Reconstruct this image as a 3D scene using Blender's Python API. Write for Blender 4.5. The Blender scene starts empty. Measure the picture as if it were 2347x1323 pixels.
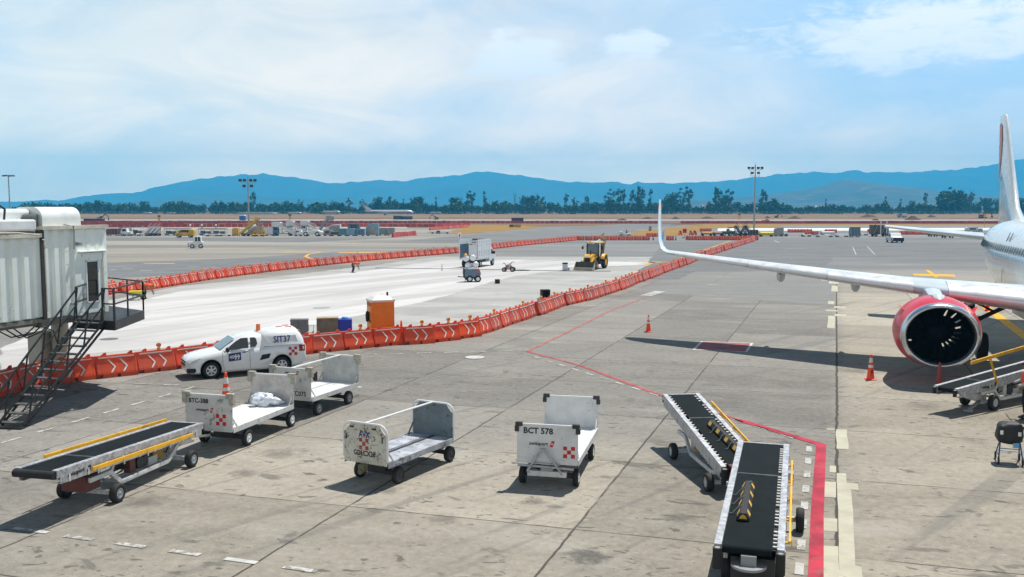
import bpy, bmesh, math, random
from math import sin, cos, pi, radians, sqrt, atan2, hypot
from mathutils import Vector, Matrix, noise
random.seed(7)
S = bpy.context.scene
COL = S.collection
# ------------------------------------------------------------ camera
EYE, FPX, HOR = 6.4, 2150.0, 476.0
PITCH = math.atan((661.5 - HOR) / FPX)
cam = bpy.data.cameras.new('camera'); cam.sensor_width = 36; cam.lens = FPX / 2347 * 36
cam.clip_end = 60000; cam.clip_start = .1
co = bpy.data.objects.new('camera', cam); COL.objects.link(co)
co.location = (0, 0, EYE); co.rotation_euler = (pi / 2 - PITCH, 0, 0); S.camera = co
S.view_settings.view_transform = 'Standard'; S.view_settings.look = 'None'
S.view_settings.exposure = 0.28; S.view_settings.gamma = 1.0
try:
    S.cycles.max_bounces = 8; S.cycles.volume_bounces = 1; S.cycles.caustics_reflective = False; S.cycles.caustics_refractive = False
    S.cycles.transparent_max_bounces = 12; S.cycles.use_denoising = True; S.cycles.sample_clamp_indirect = 6
except Exception: pass
# ------------------------------------------------------------ light
SUNV = Vector((1.8054, 2.134, 6.25)).normalized()
ELEV = math.asin(SUNV.z); AZ = atan2(SUNV.x, SUNV.y)
sl = bpy.data.lights.new('sun', 'SUN'); sl.energy = 5.0; sl.angle = radians(.5); sl.color = (1, .95, .87)
so = bpy.data.objects.new('sun', sl); COL.objects.link(so); so.location = SUNV * 200
so.rotation_euler = SUNV.to_track_quat('Z', 'Y').to_euler()

class NT:
    """small node helper"""
    def __init__(s, t): s.t = t; s.n = t.nodes; s.l = t.links
    def add(s, typ, ins=None, **kw):
        n = s.n.new(typ)
        for k, v in kw.items(): setattr(n, k, v)
        for k, v in (ins or {}).items():
            i = n.inputs[k]
            if hasattr(v, 'is_output') or isinstance(v, bpy.types.NodeSocket): s.l.new(v, i)
            else: i.default_value = v
        return n
    def math(s, op, a, b=0., c=0., clamp=False):
        return s.add('ShaderNodeMath', {0: a, 1: b, 2: c}, operation=op, use_clamp=clamp).outputs[0]
    def vmath(s, op, a, b=(0, 0, 0)):
        return s.add('ShaderNodeVectorMath', {0: a, 1: b}, operation=op).outputs[0]
    def noise(s, vec, scale, detail=4, rough=.55, dist=0.):
        return s.add('ShaderNodeTexNoise', {'Vector': vec, 'Scale': scale, 'Detail': detail, 'Roughness': rough, 'Distortion': dist}).outputs[0]
    def ramp(s, fac, a, b):          # smooth step between a and b
        return s.add('ShaderNodeMapRange', {0: fac, 1: a, 2: b, 3: 0., 4: 1.}, interpolation_type='SMOOTHSTEP').outputs[0]
    def mix(s, f, a, b, typ='MIX'):
        n = s.n.new('ShaderNodeMix'); n.data_type = 'RGBA'; n.blend_type = typ; n.clamp_factor = True
        for sock, v in ((n.inputs[0], f), (n.inputs[6], a), (n.inputs[7], b)):
            if isinstance(v, bpy.types.NodeSocket): s.l.new(v, sock)
            else: sock.default_value = v if not isinstance(v, tuple) or len(v) == 4 else (*v, 1)
        return n.outputs[2]

# ------------------------------------------------------------ sky
W = bpy.data.worlds.new('World'); S.world = W; W.use_nodes = True
T = NT(W.node_tree); T.n.clear()
sky = T.add('ShaderNodeTexSky', sky_type='NISHITA'); sky.sun_disc = False
sky.sun_elevation = ELEV; sky.sun_rotation = AZ; sky.altitude = 1500; sky.air_density = 1.2; sky.dust_density = 1.5; sky.ozone_density = 2.5
tc = T.add('ShaderNodeTexCoord').outputs['Generated']
sep = T.add('ShaderNodeSeparateXYZ', {0: tc})
X, Y, Z = sep.outputs
az = T.math('ARCTAN2', X, Y)                       # 0 ahead, + to the right
el = T.math('ARCSINE', T.math('MINIMUM', Z, 1.))
comb = lambda a, b, c=0.: T.add('ShaderNodeCombineXYZ', {0: a, 1: b, 2: c}).outputs[0]
sheet = comb(T.math('MULTIPLY', az, 3.0), T.math('MULTIPLY', el, 7.0), 2.3)
veil = T.ramp(T.noise(sheet, .9, 5, .55, .4), .30, .62)
fine = T.noise(sheet, 3.2, 6, .6, .3)
# open blue towards the upper right
open_ = T.ramp(T.math('ADD', T.math('MULTIPLY', az, 1.0), T.math('MULTIPLY', el, .75)), .10, .60)
low = T.ramp(el, .0, .16)                          # thick haze low down
veil = T.math('MULTIPLY', T.math('ADD', T.math('MULTIPLY', veil, .30), .72), T.math('SUBTRACT', 1., T.math('MULTIPLY', T.math('MULTIPLY', open_, low), T.math('ADD', .38, T.math('MULTIPLY', fine, .55)))), clamp=True)
left = T.ramp(az, -.75, .1)
veilc = T.mix(T.ramp(el, .09, .21), T.mix(T.ramp(el, .05, .115), T.mix(T.ramp(el, .04, .07), (27., 20.2, 11.6, 1), (22.6, 17.0, 11.0, 1)), (14.2, 11.9, 9.2, 1)), (9.0, 8.6, 7.9, 1))
veilc = T.mix(1., veilc, T.mix(left, (1.0, 1.03, .99, 1), (1.04, 1.0, 1.0, 1)), 'MULTIPLY')
mott = T.noise(comb(T.math('ADD', T.math('MULTIPLY', az, 3.2), T.math('MULTIPLY', el, 3.)), T.math('SUBTRACT', T.math('MULTIPLY', el, 8.), T.math('MULTIPLY', az, 1.3)), 1.1), 1.5, 7, .62, .8)
veilc = T.mix(1., veilc, T.mix(T.ramp(mott, .3, .7), (.80, .87, .96, 1), (1.10, 1.07, 1.03, 1)), 'MULTIPLY')
skyb = T.mix(.3, (3.4, 7.2, 11.2, 1), T.mix(1., sky.outputs[0], (.62, .95, 1.25, 1), 'MULTIPLY'))
col = T.mix(veil, skyb, veilc)
wn = T.add('ShaderNodeTexNoise', {'Vector': comb(T.math('MULTIPLY', az, 9.), T.math('MULTIPLY', el, 16.), 5.), 'Scale': 1., 'Detail': 5., 'Roughness': .6}).outputs[1]
ws_ = T.add('ShaderNodeSeparateXYZ', {0: wn})
az0, el0 = az, el
az = T.math('ADD', az, T.math('MULTIPLY', T.math('SUBTRACT', ws_.outputs[0], .5), .11)); el = T.math('ADD', el, T.math('MULTIPLY', T.math('SUBTRACT', ws_.outputs[1], .5), .050))
def band(a0, a1, e0, e1, sa, se):                  # soft oval in azimuth and elevation
    p = T.math('DIVIDE', T.math('SUBTRACT', az, (a0 + a1) / 2), (a1 - a0) * .62); q = T.math('DIVIDE', T.math('SUBTRACT', el, (e0 + e1) / 2), (e1 - e0) * .62)
    return T.math('MULTIPLY', T.math('SUBTRACT', 1., T.math('SQRT', T.math('ADD', T.math('MULTIPLY', p, p), T.math('MULTIPLY', q, q)))), 1.7, clamp=True)
puff = T.noise(comb(T.math('MULTIPLY', az0, 22.), T.math('MULTIPLY', el0, 62.), 1.7), 1., 9, .68, .5)
def cloud(win, lo, hi, strength):
    return T.math('MULTIPLY', T.ramp(T.math('ADD', T.math('MULTIPLY', win, .34), T.math('MULTIPLY', puff, 1.15)), lo, hi), T.math('MULTIPLY', T.ramp(win, 0., .35), strength))
c1 = cloud(band(.22, .78, .132, .204, .12, .040), .58, .98, 1.)
c2 = cloud(band(-.045, .045, .128, .178, .03, .022), .58, .92, .9)
c3 = cloud(band(.082, .160, .146, .182, .03, .020), .58, .90, .9)
c4 = cloud(band(.42, .60, .080, .112, .06, .016), .6, .95, .5)
cl = T.math('MAXIMUM', T.math('MAXIMUM', c1, c2), T.math('MAXIMUM', c3, c4))
col = T.mix(cl, col, (10.6, 10.5, 10.4, 1))
col = T.mix(T.ramp(el0, .27, .52), col, T.mix(1., sky.outputs[0], (.27, .33, .41, 1), 'MULTIPLY'))  # overhead sky dimmed to hold down ambient light and deepen shadows
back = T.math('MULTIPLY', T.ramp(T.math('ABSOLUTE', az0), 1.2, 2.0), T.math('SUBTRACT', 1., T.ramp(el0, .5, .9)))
col = T.mix(back, col, (6.0, 6.3, 6.6, 1))  # even pale sky added behind the camera to fill faces turned towards it
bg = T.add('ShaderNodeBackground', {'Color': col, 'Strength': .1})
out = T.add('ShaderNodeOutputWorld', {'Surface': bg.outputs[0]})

# ------------------------------------------------------------ helpers
def G(px, py, z=0.):
    """where the line of sight through a photo pixel meets the plane at height z"""
    c, s = cos(PITCH), sin(PITCH); a = (px - 1173.5) / FPX; b = (661.5 - py) / FPX
    t = (z - EYE) / (-s + b * c)
    return Vector((a * t, (c + b * s) * t, z))
def L(r, g, b):
    f = lambda u: (u / 255 / 12.92) if u < 10 else ((u / 255 + .055) / 1.055) ** 2.4
    return (f(r), f(g), f(b), 1)
MATS = {}
def mat(name, rgb, rough=.5, metal=0., var=.12, vs=2., wear=0., ws=7., wcol=(.09, .08, .07), streak=0., spec=.5, alpha=1., emit=None, trans=0., bump=0., coat=0., transl=0., fade=None):
    if name in MATS: return MATS[name]
    m = bpy.data.materials.new(name); m.use_nodes = True; t = NT(m.node_tree)
    p = t.n['Principled BSDF']; c = (*rgb[:3], 1)
    ob = t.add('ShaderNodeTexCoord').outputs['Object']
    rnd = t.add('ShaderNodeObjectInfo').outputs['Random']
    v = t.vmath('ADD', ob, t.add('ShaderNodeCombineXYZ', {0: t.math('MULTIPLY', rnd, 37.), 1: t.math('MULTIPLY', rnd, 91.), 2: 0.}).outputs[0])
    n1 = t.noise(v, vs, 4)
    dark = tuple(x * (1 - var) for x in c[:3]) + (1,); lite = tuple(min(1, x * (1 + var)) for x in c[:3]) + (1,)
    cc = t.mix(t.ramp(n1, .3, .7), dark, lite)
    if streak:
        st = t.noise(t.vmath('MULTIPLY', v, (6, 6, .5)), 2.5, 4)
        cc = t.mix(t.math('MULTIPLY', t.ramp(st, .5, .8), streak), cc, (*[x * .55 for x in c[:3]], 1))
    if wear:
        w1 = t.noise(v, ws, 6, .7, .6); w2 = t.noise(v, ws * .22, 3)
        f = t.math('MULTIPLY', t.ramp(t.math('ADD', w1, t.math('MULTIPLY', t.math('SUBTRACT', w2, .5), .5)), .66 - wear * .16, .70 - wear * .15), min(1., .55 + wear * .5))
        cc = t.mix(f, cc, (*wcol[:3], 1))
    if fade: cc = t.mix(t.math('MULTIPLY', t.math('POWER', rnd, 1.6), .8), cc, (*fade, 1))
    t.l.new(cc, p.inputs['Base Color'])
    t.l.new(t.math('ADD', t.math('MULTIPLY', n1, .25), max(0., rough - .12), clamp=True), p.inputs['Roughness'])
    p.inputs['Metallic'].default_value = metal; p.inputs['Specular IOR Level'].default_value = spec
    if coat: p.inputs['Coat Weight'].default_value = coat; p.inputs['Coat Roughness'].default_value = .05
    if trans: p.inputs['Transmission Weight'].default_value = trans
    if emit: p.inputs['Emission Color'].default_value = (*emit[:3], 1); p.inputs['Emission Strength'].default_value = emit[3]
    if bump:
        bn = t.add('ShaderNodeBump', {'Strength': bump, 'Distance': .02, 'Height': t.noise(v, vs * 6, 5)})
        t.l.new(bn.outputs[0], p.inputs['Normal'])
    if transl:
        tr = t.add('ShaderNodeBsdfTranslucent', {'Color': cc}); mx = t.add('ShaderNodeMixShader', {0: transl, 1: p.outputs[0], 2: tr.outputs[0]}); t.l.new(mx.outputs[0], t.n['Material Output'].inputs[0])
    MATS[name] = m; return m

class MB:
    """collects shapes into one mesh"""
    def __init__(s): s.v = []; s.f = []; s.m = []; s.s = []
    def add(s, vs, fs, m=0, sm=False):
        o = len(s.v); s.v += [tuple(p) for p in vs]
        for f in fs: s.f.append([i + o for i in f]); s.m.append(m); s.s.append(sm)
        return s
    def box(s, x0, y0, z0, x1, y1, z1, m=0):
        vs = [(x, y, z) for z in (z0, z1) for y in (y0, y1) for x in (x0, x1)]
        return s.add(vs, [(0, 2, 3, 1), (4, 5, 7, 6), (0, 1, 5, 4), (2, 6, 7, 3), (0, 4, 6, 2), (1, 3, 7, 5)], m)
    def bx(s, cx, cy, z, sx, sy, sz, m=0): return s.box(cx - sx / 2, cy - sy / 2, z, cx + sx / 2, cy + sy / 2, z + sz, m)
    def bar(s, p, q, w, h, m=0, up=(0, 0, 1)):
        p, q = Vector(p), Vector(q); d = (q - p).normalized(); u = Vector(up)
        if abs(d.dot(u)) > .99: u = Vector((0, 1, 0))
        a = d.cross(u).normalized() * w / 2; b = a.cross(d).normalized() * h / 2
        vs = [e + i * a + j * b for e in (p, q) for i, j in ((-1, -1), (1, -1), (1, 1), (-1, 1))]
        return s.add(vs, [(3, 2, 1, 0), (4, 5, 6, 7), (0, 1, 5, 4), (1, 2, 6, 5), (2, 3, 7, 6), (3, 0, 4, 7)], m)
    def tube(s, p, q, r, r2=None, n=10, m=0, cap=True):
        p, q = Vector(p), Vector(q); r2 = r if r2 is None else r2; d = (q - p).normalized()
        a = d.orthogonal().normalized(); b = d.cross(a)
        vs = [e + rr * (cos(2 * pi * i / n) * a + sin(2 * pi * i / n) * b) for e, rr in ((p, r), (q, r2)) for i in range(n)]
        s.add(vs, [(i, (i + 1) % n, n + (i + 1) % n, n + i) for i in range(n)], m, True)
        if cap: s.add(vs, [tuple(range(n))[::-1], tuple(range(n, 2 * n))], m)
        return s
    def path(s, pts, r, n=8, m=0):
        for a, b in zip(pts, pts[1:]): s.tube(a, b, r, n=n, m=m)
        return s
    def lathe(s, prof, c=(0, 0, 0), ax=(0, 0, 1), n=20, m=0, sc=(1, 1), sm=True, a0=0., a1=2 * pi):
        ax = Vector(ax); a = Vector((0, 0, 1)) if abs(ax.z) < .9 else Vector((1, 0, 0))
        b = ax.cross(a).normalized(); a = b.cross(ax); c = Vector(c); full = abs(a1 - a0 - 2 * pi) < 1e-4
        k = n if full else n + 1
        vs = [c + ax * h + r * (cos(a0 + (a1 - a0) * i / n) * a * sc[0] + sin(a0 + (a1 - a0) * i / n) * b * sc[1]) for r, h in prof for i in range(k)]
        fs = [(j * k + i, j * k + (i + 1) % k, (j + 1) * k + (i + 1) % k, (j + 1) * k + i) for j in range(len(prof) - 1) for i in range(n)]
        return s.add(vs, fs, m, sm)
    def prism(s, pts, plane, a, b, m=0):
        mk = {'xz': lambda u, v, w: (u, w, v), 'yz': lambda u, v, w: (w, u, v), 'xy': lambda u, v, w: (u, v, w)}[plane]
        n = len(pts); vs = [mk(u, v, a) for u, v in pts] + [mk(u, v, b) for u, v in pts]
        return s.add(vs, [tuple(range(n)), tuple(range(n, 2 * n))[::-1]] + [(i, n + i, n + (i + 1) % n, (i + 1) % n) for i in range(n)], m)
    def loft(s, rings, m=0, sm=True, cap=True, closed=True):
        n = len(rings[0]); vs = [p for r in rings for p in r]; k = n if closed else n - 1
        s.add(vs, [(j * n + i, j * n + (i + 1) % n, (j + 1) * n + (i + 1) % n, (j + 1) * n + i) for j in range(len(rings) - 1) for i in range(k)], m, sm)
        if cap: s.add(list(rings[0]) + list(rings[-1]), [tuple(range(n))[::-1], tuple(range(n, 2 * n))], m)
        return s
    def ball(s, c, r, n=10, m=0, sc=(1, 1, 1)):
        k = n // 2; c = Vector(c)
        rings = [[c + Vector((r * sc[0] * sin(pi * j / k) * cos(2 * pi * i / n), r * sc[1] * sin(pi * j / k) * sin(2 * pi * i / n), r * sc[2] * cos(pi * j / k))) for i in range(n)] for j in range(k + 1)]
        rings[0] = [p + Vector((0, 0, 0)) for p in rings[0]]
        return s.loft(rings, m, True, False)
    def mesh(s, name, mats):
        me = bpy.data.meshes.new(name); me.from_pydata(s.v, [], s.f)
        for m in (mats if isinstance(mats, (list, tuple)) else [mats]): me.materials.append(m)
        me.polygons.foreach_set('material_index', s.m); me.polygons.foreach_set('use_smooth', s.s)
        bm = bmesh.new(); bm.from_mesh(me); bmesh.ops.recalc_face_normals(bm, faces=bm.faces); bm.to_mesh(me); bm.free()
        me.update(); return me
    def build(s, name, mats, parent=None, bevel=0., loc=None, rz=0.):
        o = bpy.data.objects.new(name, s.mesh(name, mats)); COL.objects.link(o)
        if parent: o.parent = parent
        if loc is not None: o.location = loc
        if rz: o.rotation_euler = (0, 0, rz)
        if bevel:
            b = o.modifiers.new('bevel', 'BEVEL'); b.width = bevel; b.segments = 2; b.limit_method = 'ANGLE'
        return o
def tag(o, label=None, cat=None, group=None, kind=None):
    for k, v in (('label', label), ('category', cat), ('group', group), ('kind', kind)):
        if v: o[k] = v
    return o
def thing(name, label, cat, loc=(0, 0, 0), rz=0., group=None):
    o = bpy.data.objects.new(name, None); COL.objects.link(o); o.location = loc; o.rotation_euler = (0, 0, rz); o.empty_display_size = .2
    return tag(o, label, cat, group)
def dup(o, loc=None, rz=None, label=None, group=None, parent=None, scale=None):
    c = o.copy(); COL.objects.link(c)
    if parent: c.parent = parent
    for ch in KIDS(o): dup(ch, parent=c)
    if loc is not None: c.location = loc
    if rz is not None: c.rotation_euler = (0, 0, rz)
    if scale is not None: c.scale = (scale,) * 3 if isinstance(scale, (int, float)) else scale
    if label: c['label'] = label
    if group: c['group'] = group
    return c
def KIDS(o): return [c for c in COL.objects if c.parent == o]
TXC = {}
def text(s, size, m, parent, loc, rot, name='lettering', sx=1., bold=0., align='LEFT', shear=0.):
    cu = bpy.data.curves.new(name, 'FONT'); cu.body = s; cu.size = size; cu.offset = bold; cu.extrude = .001; cu.align_x = align; cu.shear = shear; cu.resolution_u = 2
    o = bpy.data.objects.new(name, cu); COL.objects.link(o)
    me = bpy.data.meshes.new_from_object(o.evaluated_get(bpy.context.evaluated_depsgraph_get()))
    bpy.data.objects.remove(o); bpy.data.curves.remove(cu)
    me.materials.clear(); me.materials.append(m)
    o = bpy.data.objects.new(name, me); COL.objects.link(o); o.parent = parent; o.location = loc; o.rotation_euler = rot; o.scale = (sx, 1, 1)
    return o
FRONT = (pi / 2, 0, 0); RIGHT = (pi / 2, 0, pi / 2)
def cut(o, cutters):
    """boolean difference, applied"""
    for c in cutters:
        b = o.modifiers.new('b', 'BOOLEAN'); b.object = c; b.operation = 'DIFFERENCE'; b.solver = 'EXACT'
    me = bpy.data.meshes.new_from_object(o.evaluated_get(bpy.context.evaluated_depsgraph_get()))
    o.modifiers.clear(); o.data = me
    for c in cutters: bpy.data.objects.remove(c)
# ------------------------------------------------------------ common materials
BLK = mat('black_rubber', (.014, .014, .015), .75, var=.3, vs=5)
DRK = mat('dark_steel', (.03, .03, .033), .55, var=.3)
GLS = mat('dark_glass', (.012, .016, .02), .08, var=.05, spec=.7)
WHT = mat('white_paint', (.72, .74, .74), .35, var=.05)
STL = mat('bare_metal', (.55, .56, .57), .35, .75, var=.15, vs=6)
YEL = mat('yellow_paint', (.80, .42, .01), .42, var=.12, vs=4, wear=.25, ws=9)
RED = mat('red_sign_paint', (.52, .008, .012), .4, var=.08)
INK = mat('black_lettering', (.012, .012, .014), .5, var=.1)
NAVY = mat('navy_lettering', (.01, .02, .16), .45, var=.1)
ORG = mat('orange_plastic', (.88, .075, .012), .45, var=.08)
GRY = mat('grey_paint', (.30, .31, .32), .5, var=.12)
def wheel(parent, c, r, w, axis=(1, 0, 0), rimm=None, rr=.55, name='wheel', spokes=0):
    """tyre with a rim on the outer face; axis points outwards"""
    ax = Vector(axis); c = Vector(c)
    t = MB().lathe([(r * rr, -w / 2), (r * .86, -w / 2), (r * .97, -w * .38), (r, -w * .2), (r, w * .2), (r * .97, w * .38), (r * .86, w / 2), (r * rr, w / 2), (r * rr, -w / 2)], c, ax, 22)
    ty = t.build(name, BLK, parent)
    q = MB().lathe([(r * rr, -w * .45), (r * rr, w * .47), (r * rr * .9, w * .5), (r * rr * .8, w * .34), (r * rr * .38, w * .38), (r * rr * .3, w * .52), (.0, w * .52)], c, ax, 18, 0)
    if spokes:
        a = Vector((0, 0, 1)); b = ax.cross(a)
        for i in range(spokes):
            g = 2 * pi * i / spokes; d = cos(g) * a + sin(g) * b; e = ax.cross(d)
            p0 = c + ax * w * .46
            q.add([p0 + d * r * rr * x + e * y * r + ax * zz for x, y, zz in ((.2, -.07, .01), (.2, .07, .01), (.92, .13, 0), (.92, -.13, 0))], [(0, 1, 2, 3)], 0)
        q2 = MB().lathe([(r * rr * .86, 0), (0, 0)], c + ax * w * .40, ax, 18).build('brake_disc', DRK, ty)
    q.build('rim', rimm or WHT, ty)
    return ty
# ============================================================ SETTING
TH = radians(19.0)
def structure(o): return tag(o, kind='structure')
# ---- concrete of the apron: slabs, joints, stains, specks
def concrete(name, far=False):
    m = bpy.data.materials.new(name); m.use_nodes = True; t = NT(m.node_tree); p = t.n['Principled BSDF']
    P = t.add('ShaderNodeTexCoord').outputs['Object']
    s = t.add('ShaderNodeSeparateXYZ', {0: P}); x, y = s.outputs[0], s.outputs[1]
    u = t.math('SUBTRACT', t.math('MULTIPLY', x, cos(TH)), t.math('MULTIPLY', y, sin(TH)))
    v = t.math('ADD', t.math('MULTIPLY', x, sin(TH)), t.math('MULTIPLY', y, cos(TH)))
    v = t.math('SUBTRACT', v, t.math('MULTIPLY', t.math('SUBTRACT', u, .2), .037))
    C2 = lambda a, b, c=0.: t.add('ShaderNodeCombineXYZ', {0: a, 1: b, 2: c}).outputs[0]
    uv = C2(u, v)
    wob = t.math('MULTIPLY', t.math('SUBTRACT', t.noise(P, 1.3, 5, .65), .5), .10)
    su = t.math('DIVIDE', t.math('ADD', t.math('SUBTRACT', u, .2), wob), 4.97); sv = t.math('DIVIDE', t.math('ADD', t.math('SUBTRACT', v, 33.45), wob), 5.2)
    du = t.math('MULTIPLY', t.math('ABSOLUTE', t.math('SUBTRACT', su, t.math('ROUND', su))), 4.97)
    dv = t.math('MULTIPLY', t.math('ABSOLUTE', t.math('SUBTRACT', sv, t.math('ROUND', sv))), 5.2)
    slab = t.add('ShaderNodeTexWhiteNoise', {'Vector': C2(t.math('FLOOR', su), t.math('FLOOR', sv))}, noise_dimensions='3D').outputs[0]
    big = t.noise(P, .06, 4, .55); mid = t.noise(C2(t.math('MULTIPLY', u, .35), v), .55, 5, .6, .8); fine = t.noise(P, 5., 6, .7)
    grain = t.noise(P, 38., 4, .7)
    # warm beige near and right of the wide joint, greyer elsewhere
    right = t.ramp(u, -.3, .9); near = t.math('SUBTRACT', 1., t.ramp(v, 19., 29.))
    warm = t.math('MAXIMUM', right, t.math('MULTIPLY', near, .75))
    base = t.mix(warm, (.202, .192, .172, 1), (.300, .272, .220, 1))
    leftg = t.math('SUBTRACT', 1., t.ramp(x, -14., -6.))
    base = t.mix(t.math('MULTIPLY', leftg, t.math('SUBTRACT', 1., t.ramp(y, 40., 80.))), base, (.215, .207, .190, 1))
    k = t.math('ADD', t.math('MULTIPLY', t.math('SUBTRACT', slab, .5), .34), t.math('ADD', t.math('MULTIPLY', t.math('SUBTRACT', big, .5), .55), t.math('MULTIPLY', t.math('SUBTRACT', mid, .5), .65)))
    k = t.math('ADD', k, t.math('ADD', t.math('MULTIPLY', t.math('SUBTRACT', fine, .5), .95), t.math('MULTIPLY', t.math('SUBTRACT', grain, .5), .9)))
    kk = t.math('ADD', 1., k)
    base = t.mix(1., base, t.add('ShaderNodeCombineColor', {0: kk, 1: kk, 2: kk}).outputs[0], 'MULTIPLY')
    # brown and grey stains
    st = t.ramp(t.noise(C2(t.math('MULTIPLY', u, .6), t.math('MULTIPLY', v, 1.1), 4.), .8, 6, .62, 1.2), .60, .78)
    base = t.mix(t.math('MULTIPLY', st, .38), base, (.155, .13, .10, 1))
    st2 = t.ramp(t.noise(C2(t.math('MULTIPLY', u, .5), v, 9.), .33, 5, .6, .5), .52, .74)
    base = t.mix(t.math('MULTIPLY', st2, .35), base, (.40, .385, .34, 1))
    # worn spots and pop-outs, longer across than along
    for sc, lo, hi, seed, amt, dk in ((1.5, .63, .70, 0., .62, (.10, .095, .082, 1)), (3.4, .635, .69, 5., .75, (.075, .072, .064, 1)), (7.5, .64, .70, 11., .70, (.07, .068, .06, 1)), (16., .66, .74, 3., .6, (.09, .086, .075, 1))):
        n_ = t.noise(C2(t.math('MULTIPLY', u, sc * .55), t.math('MULTIPLY', v, sc), seed), 1., 3, .55, .5)
        dens = t.math('MULTIPLY', t.math('SUBTRACT', t.noise(C2(u, v, seed + 2.), .28, 4, .6), .5), .34)
        f = t.math('MULTIPLY', t.ramp(t.math('ADD', n_, dens), lo, hi), amt)
        f = t.math('MULTIPLY', f, t.math('SUBTRACT', 1., t.math('MULTIPLY', t.ramp(v, 26., 50.), .8)))
        base = t.mix(f, base, dk)
    pal = t.noise(C2(t.math('MULTIPLY', u, 5.), t.math('MULTIPLY', v, 9.), 20.), 1., 4, .65)
    base = t.mix(t.math('MULTIPLY', t.ramp(pal, .58, .72), .32), base, (.46, .44, .38, 1))
    # tyre marks curving across
    tm = t.noise(C2(t.math('MULTIPLY', t.math('SUBTRACT', x, t.math('MULTIPLY', y, .9)), 1.2), t.math('MULTIPLY', t.math('ADD', x, y), .04), 2.), 1., 3, .6, .25)
    base = t.mix(t.math('MULTIPLY', t.ramp(tm, .56, .70), .45), base, (.13, .125, .115, 1))
    # oil dripped where equipment stands
    for px_, py_, rr_, am in ((1345, 1275, .55, .75), (1225, 1150, .4, .5), (880, 1122, .5, .5), (640, 1040, .7, .45), (330, 1150, .6, .5), (1500, 1010, .5, .4), (1960, 850, .9, .45), (2120, 930, .9, .35), (1560, 1190, .5, .5), (560, 1085, .5, .5), (1010, 1190, .45, .45), (2230, 1010, .6, .3)):
        o_ = G(px_, py_); dd = t.add('ShaderNodeVectorMath', {0: P, 1: tuple(o_)}, operation='DISTANCE').outputs['Value']
        dd = t.math('ADD', dd, t.math('MULTIPLY', t.math('SUBTRACT', t.noise(P, 3.5, 5, .7), .5), rr_ * 2.2))
        base = t.mix(t.math('MULTIPLY', t.math('SUBTRACT', 1., t.ramp(dd, rr_ * .15, rr_)), am), base, (.055, .052, .047, 1))
    # joints
    j = t.math('MAXIMUM', t.math('SUBTRACT', 1., t.ramp(du, .012, .040)), t.math('SUBTRACT', 1., t.ramp(dv, .010, .034)))
    worn = t.ramp(t.noise(P, .8, 3), .22, .55)
    base = t.mix(t.math('MULTIPLY', j, t.math('MULTIPLY', worn, .92)), base, (.045, .042, .036, 1))
    d = t.math('ABSOLUTE', t.math('ADD', t.math('SUBTRACT', u, .2), t.math('MULTIPLY', wob, 1.5)))
    base = t.mix(t.math('SUBTRACT', 1., t.ramp(d, .02, .06)), base, (.06, .055, .045, 1))
    # cracks
    vc = t.add('ShaderNodeTexVoronoi', {'Vector': t.vmath('ADD', t.vmath('MULTIPLY', uv, (.12, .22, 0)), t.vmath('MULTIPLY', t.add('ShaderNodeTexNoise', {'Vector': P, 'Scale': 1.2, 'Detail': 5.}).outputs[1], (.14, .14, 0))), 'Scale': 1.}, feature='DISTANCE_TO_EDGE').outputs[0]
    base = t.mix(t.math('MULTIPLY', t.math('SUBTRACT', 1., t.ramp(vc, .0005, .004)), t.math('MULTIPLY', t.ramp(t.noise(P, .25, 4), .55, .68), .5)), base, (.06, .055, .05, 1))
    # far apron: streaks of old asphalt and dust, stretched sideways
    fs = t.noise(C2(t.math('MULTIPLY', x, .012), t.math('MULTIPLY', y, .055), 3.), 1., 6, .65, .3)
    ff = t.ramp(y, 62., 110.)
    fl = t.math('SUBTRACT', 1., t.ramp(x, -30., 10.))
    fc = t.mix(t.ramp(fs, .36, .62), t.mix(fl, (.135, .14, .142, 1), (.17, .16, .145, 1)), t.mix(fl, (.215, .215, .21, 1), (.30, .275, .23, 1)))
    fs2 = t.noise(C2(t.math('MULTIPLY', x, .05), t.math('MULTIPLY', y, .22), 8.), 1., 5, .7, .3)
    fc = t.mix(t.ramp(fs2, .60, .74), fc, (.34, .33, .31, 1)); fc = t.mix(t.math('MULTIPLY', t.ramp(fs2, .44, .28), .5), fc, (.10, .10, .10, 1))
    base = t.mix(ff, base, fc)
    t.l.new(base, p.inputs['Base Color']); p.inputs['Roughness'].default_value = .85; p.inputs['Specular IOR Level'].default_value = .25
    b = t.add('ShaderNodeBump', {'Strength': .25, 'Distance': .01, 'Height': t.math('ADD', t.math('MULTIPLY', grain, .5), fine)})
    t.l.new(b.outputs[0], p.inputs['Normal'])
    return m
def earth(name, a, b, c, sx=.02, sy=.10, rough=.95):
    m = bpy.data.materials.new(name); m.use_nodes = True; t = NT(m.node_tree); p = t.n['Principled BSDF']
    P = t.add('ShaderNodeTexCoord').outputs['Object']
    n1 = t.noise(t.vmath('MULTIPLY', P, (sx, sy, sx)), 1., 6, .65, .4); n2 = t.noise(t.vmath('MULTIPLY', P, (sx * 5, sy * 5, sx)), 1., 5, .7)
    cc = t.mix(t.ramp(n1, .35, .65), (*a, 1), (*b, 1)); cc = t.mix(t.math('MULTIPLY', t.ramp(n2, .5, .72), .8), cc, (*c, 1))
    t.l.new(cc, p.inputs['Base Color']); p.inputs['Roughness'].default_value = rough; p.inputs['Specular IOR Level'].default_value = .1
    return m
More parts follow.
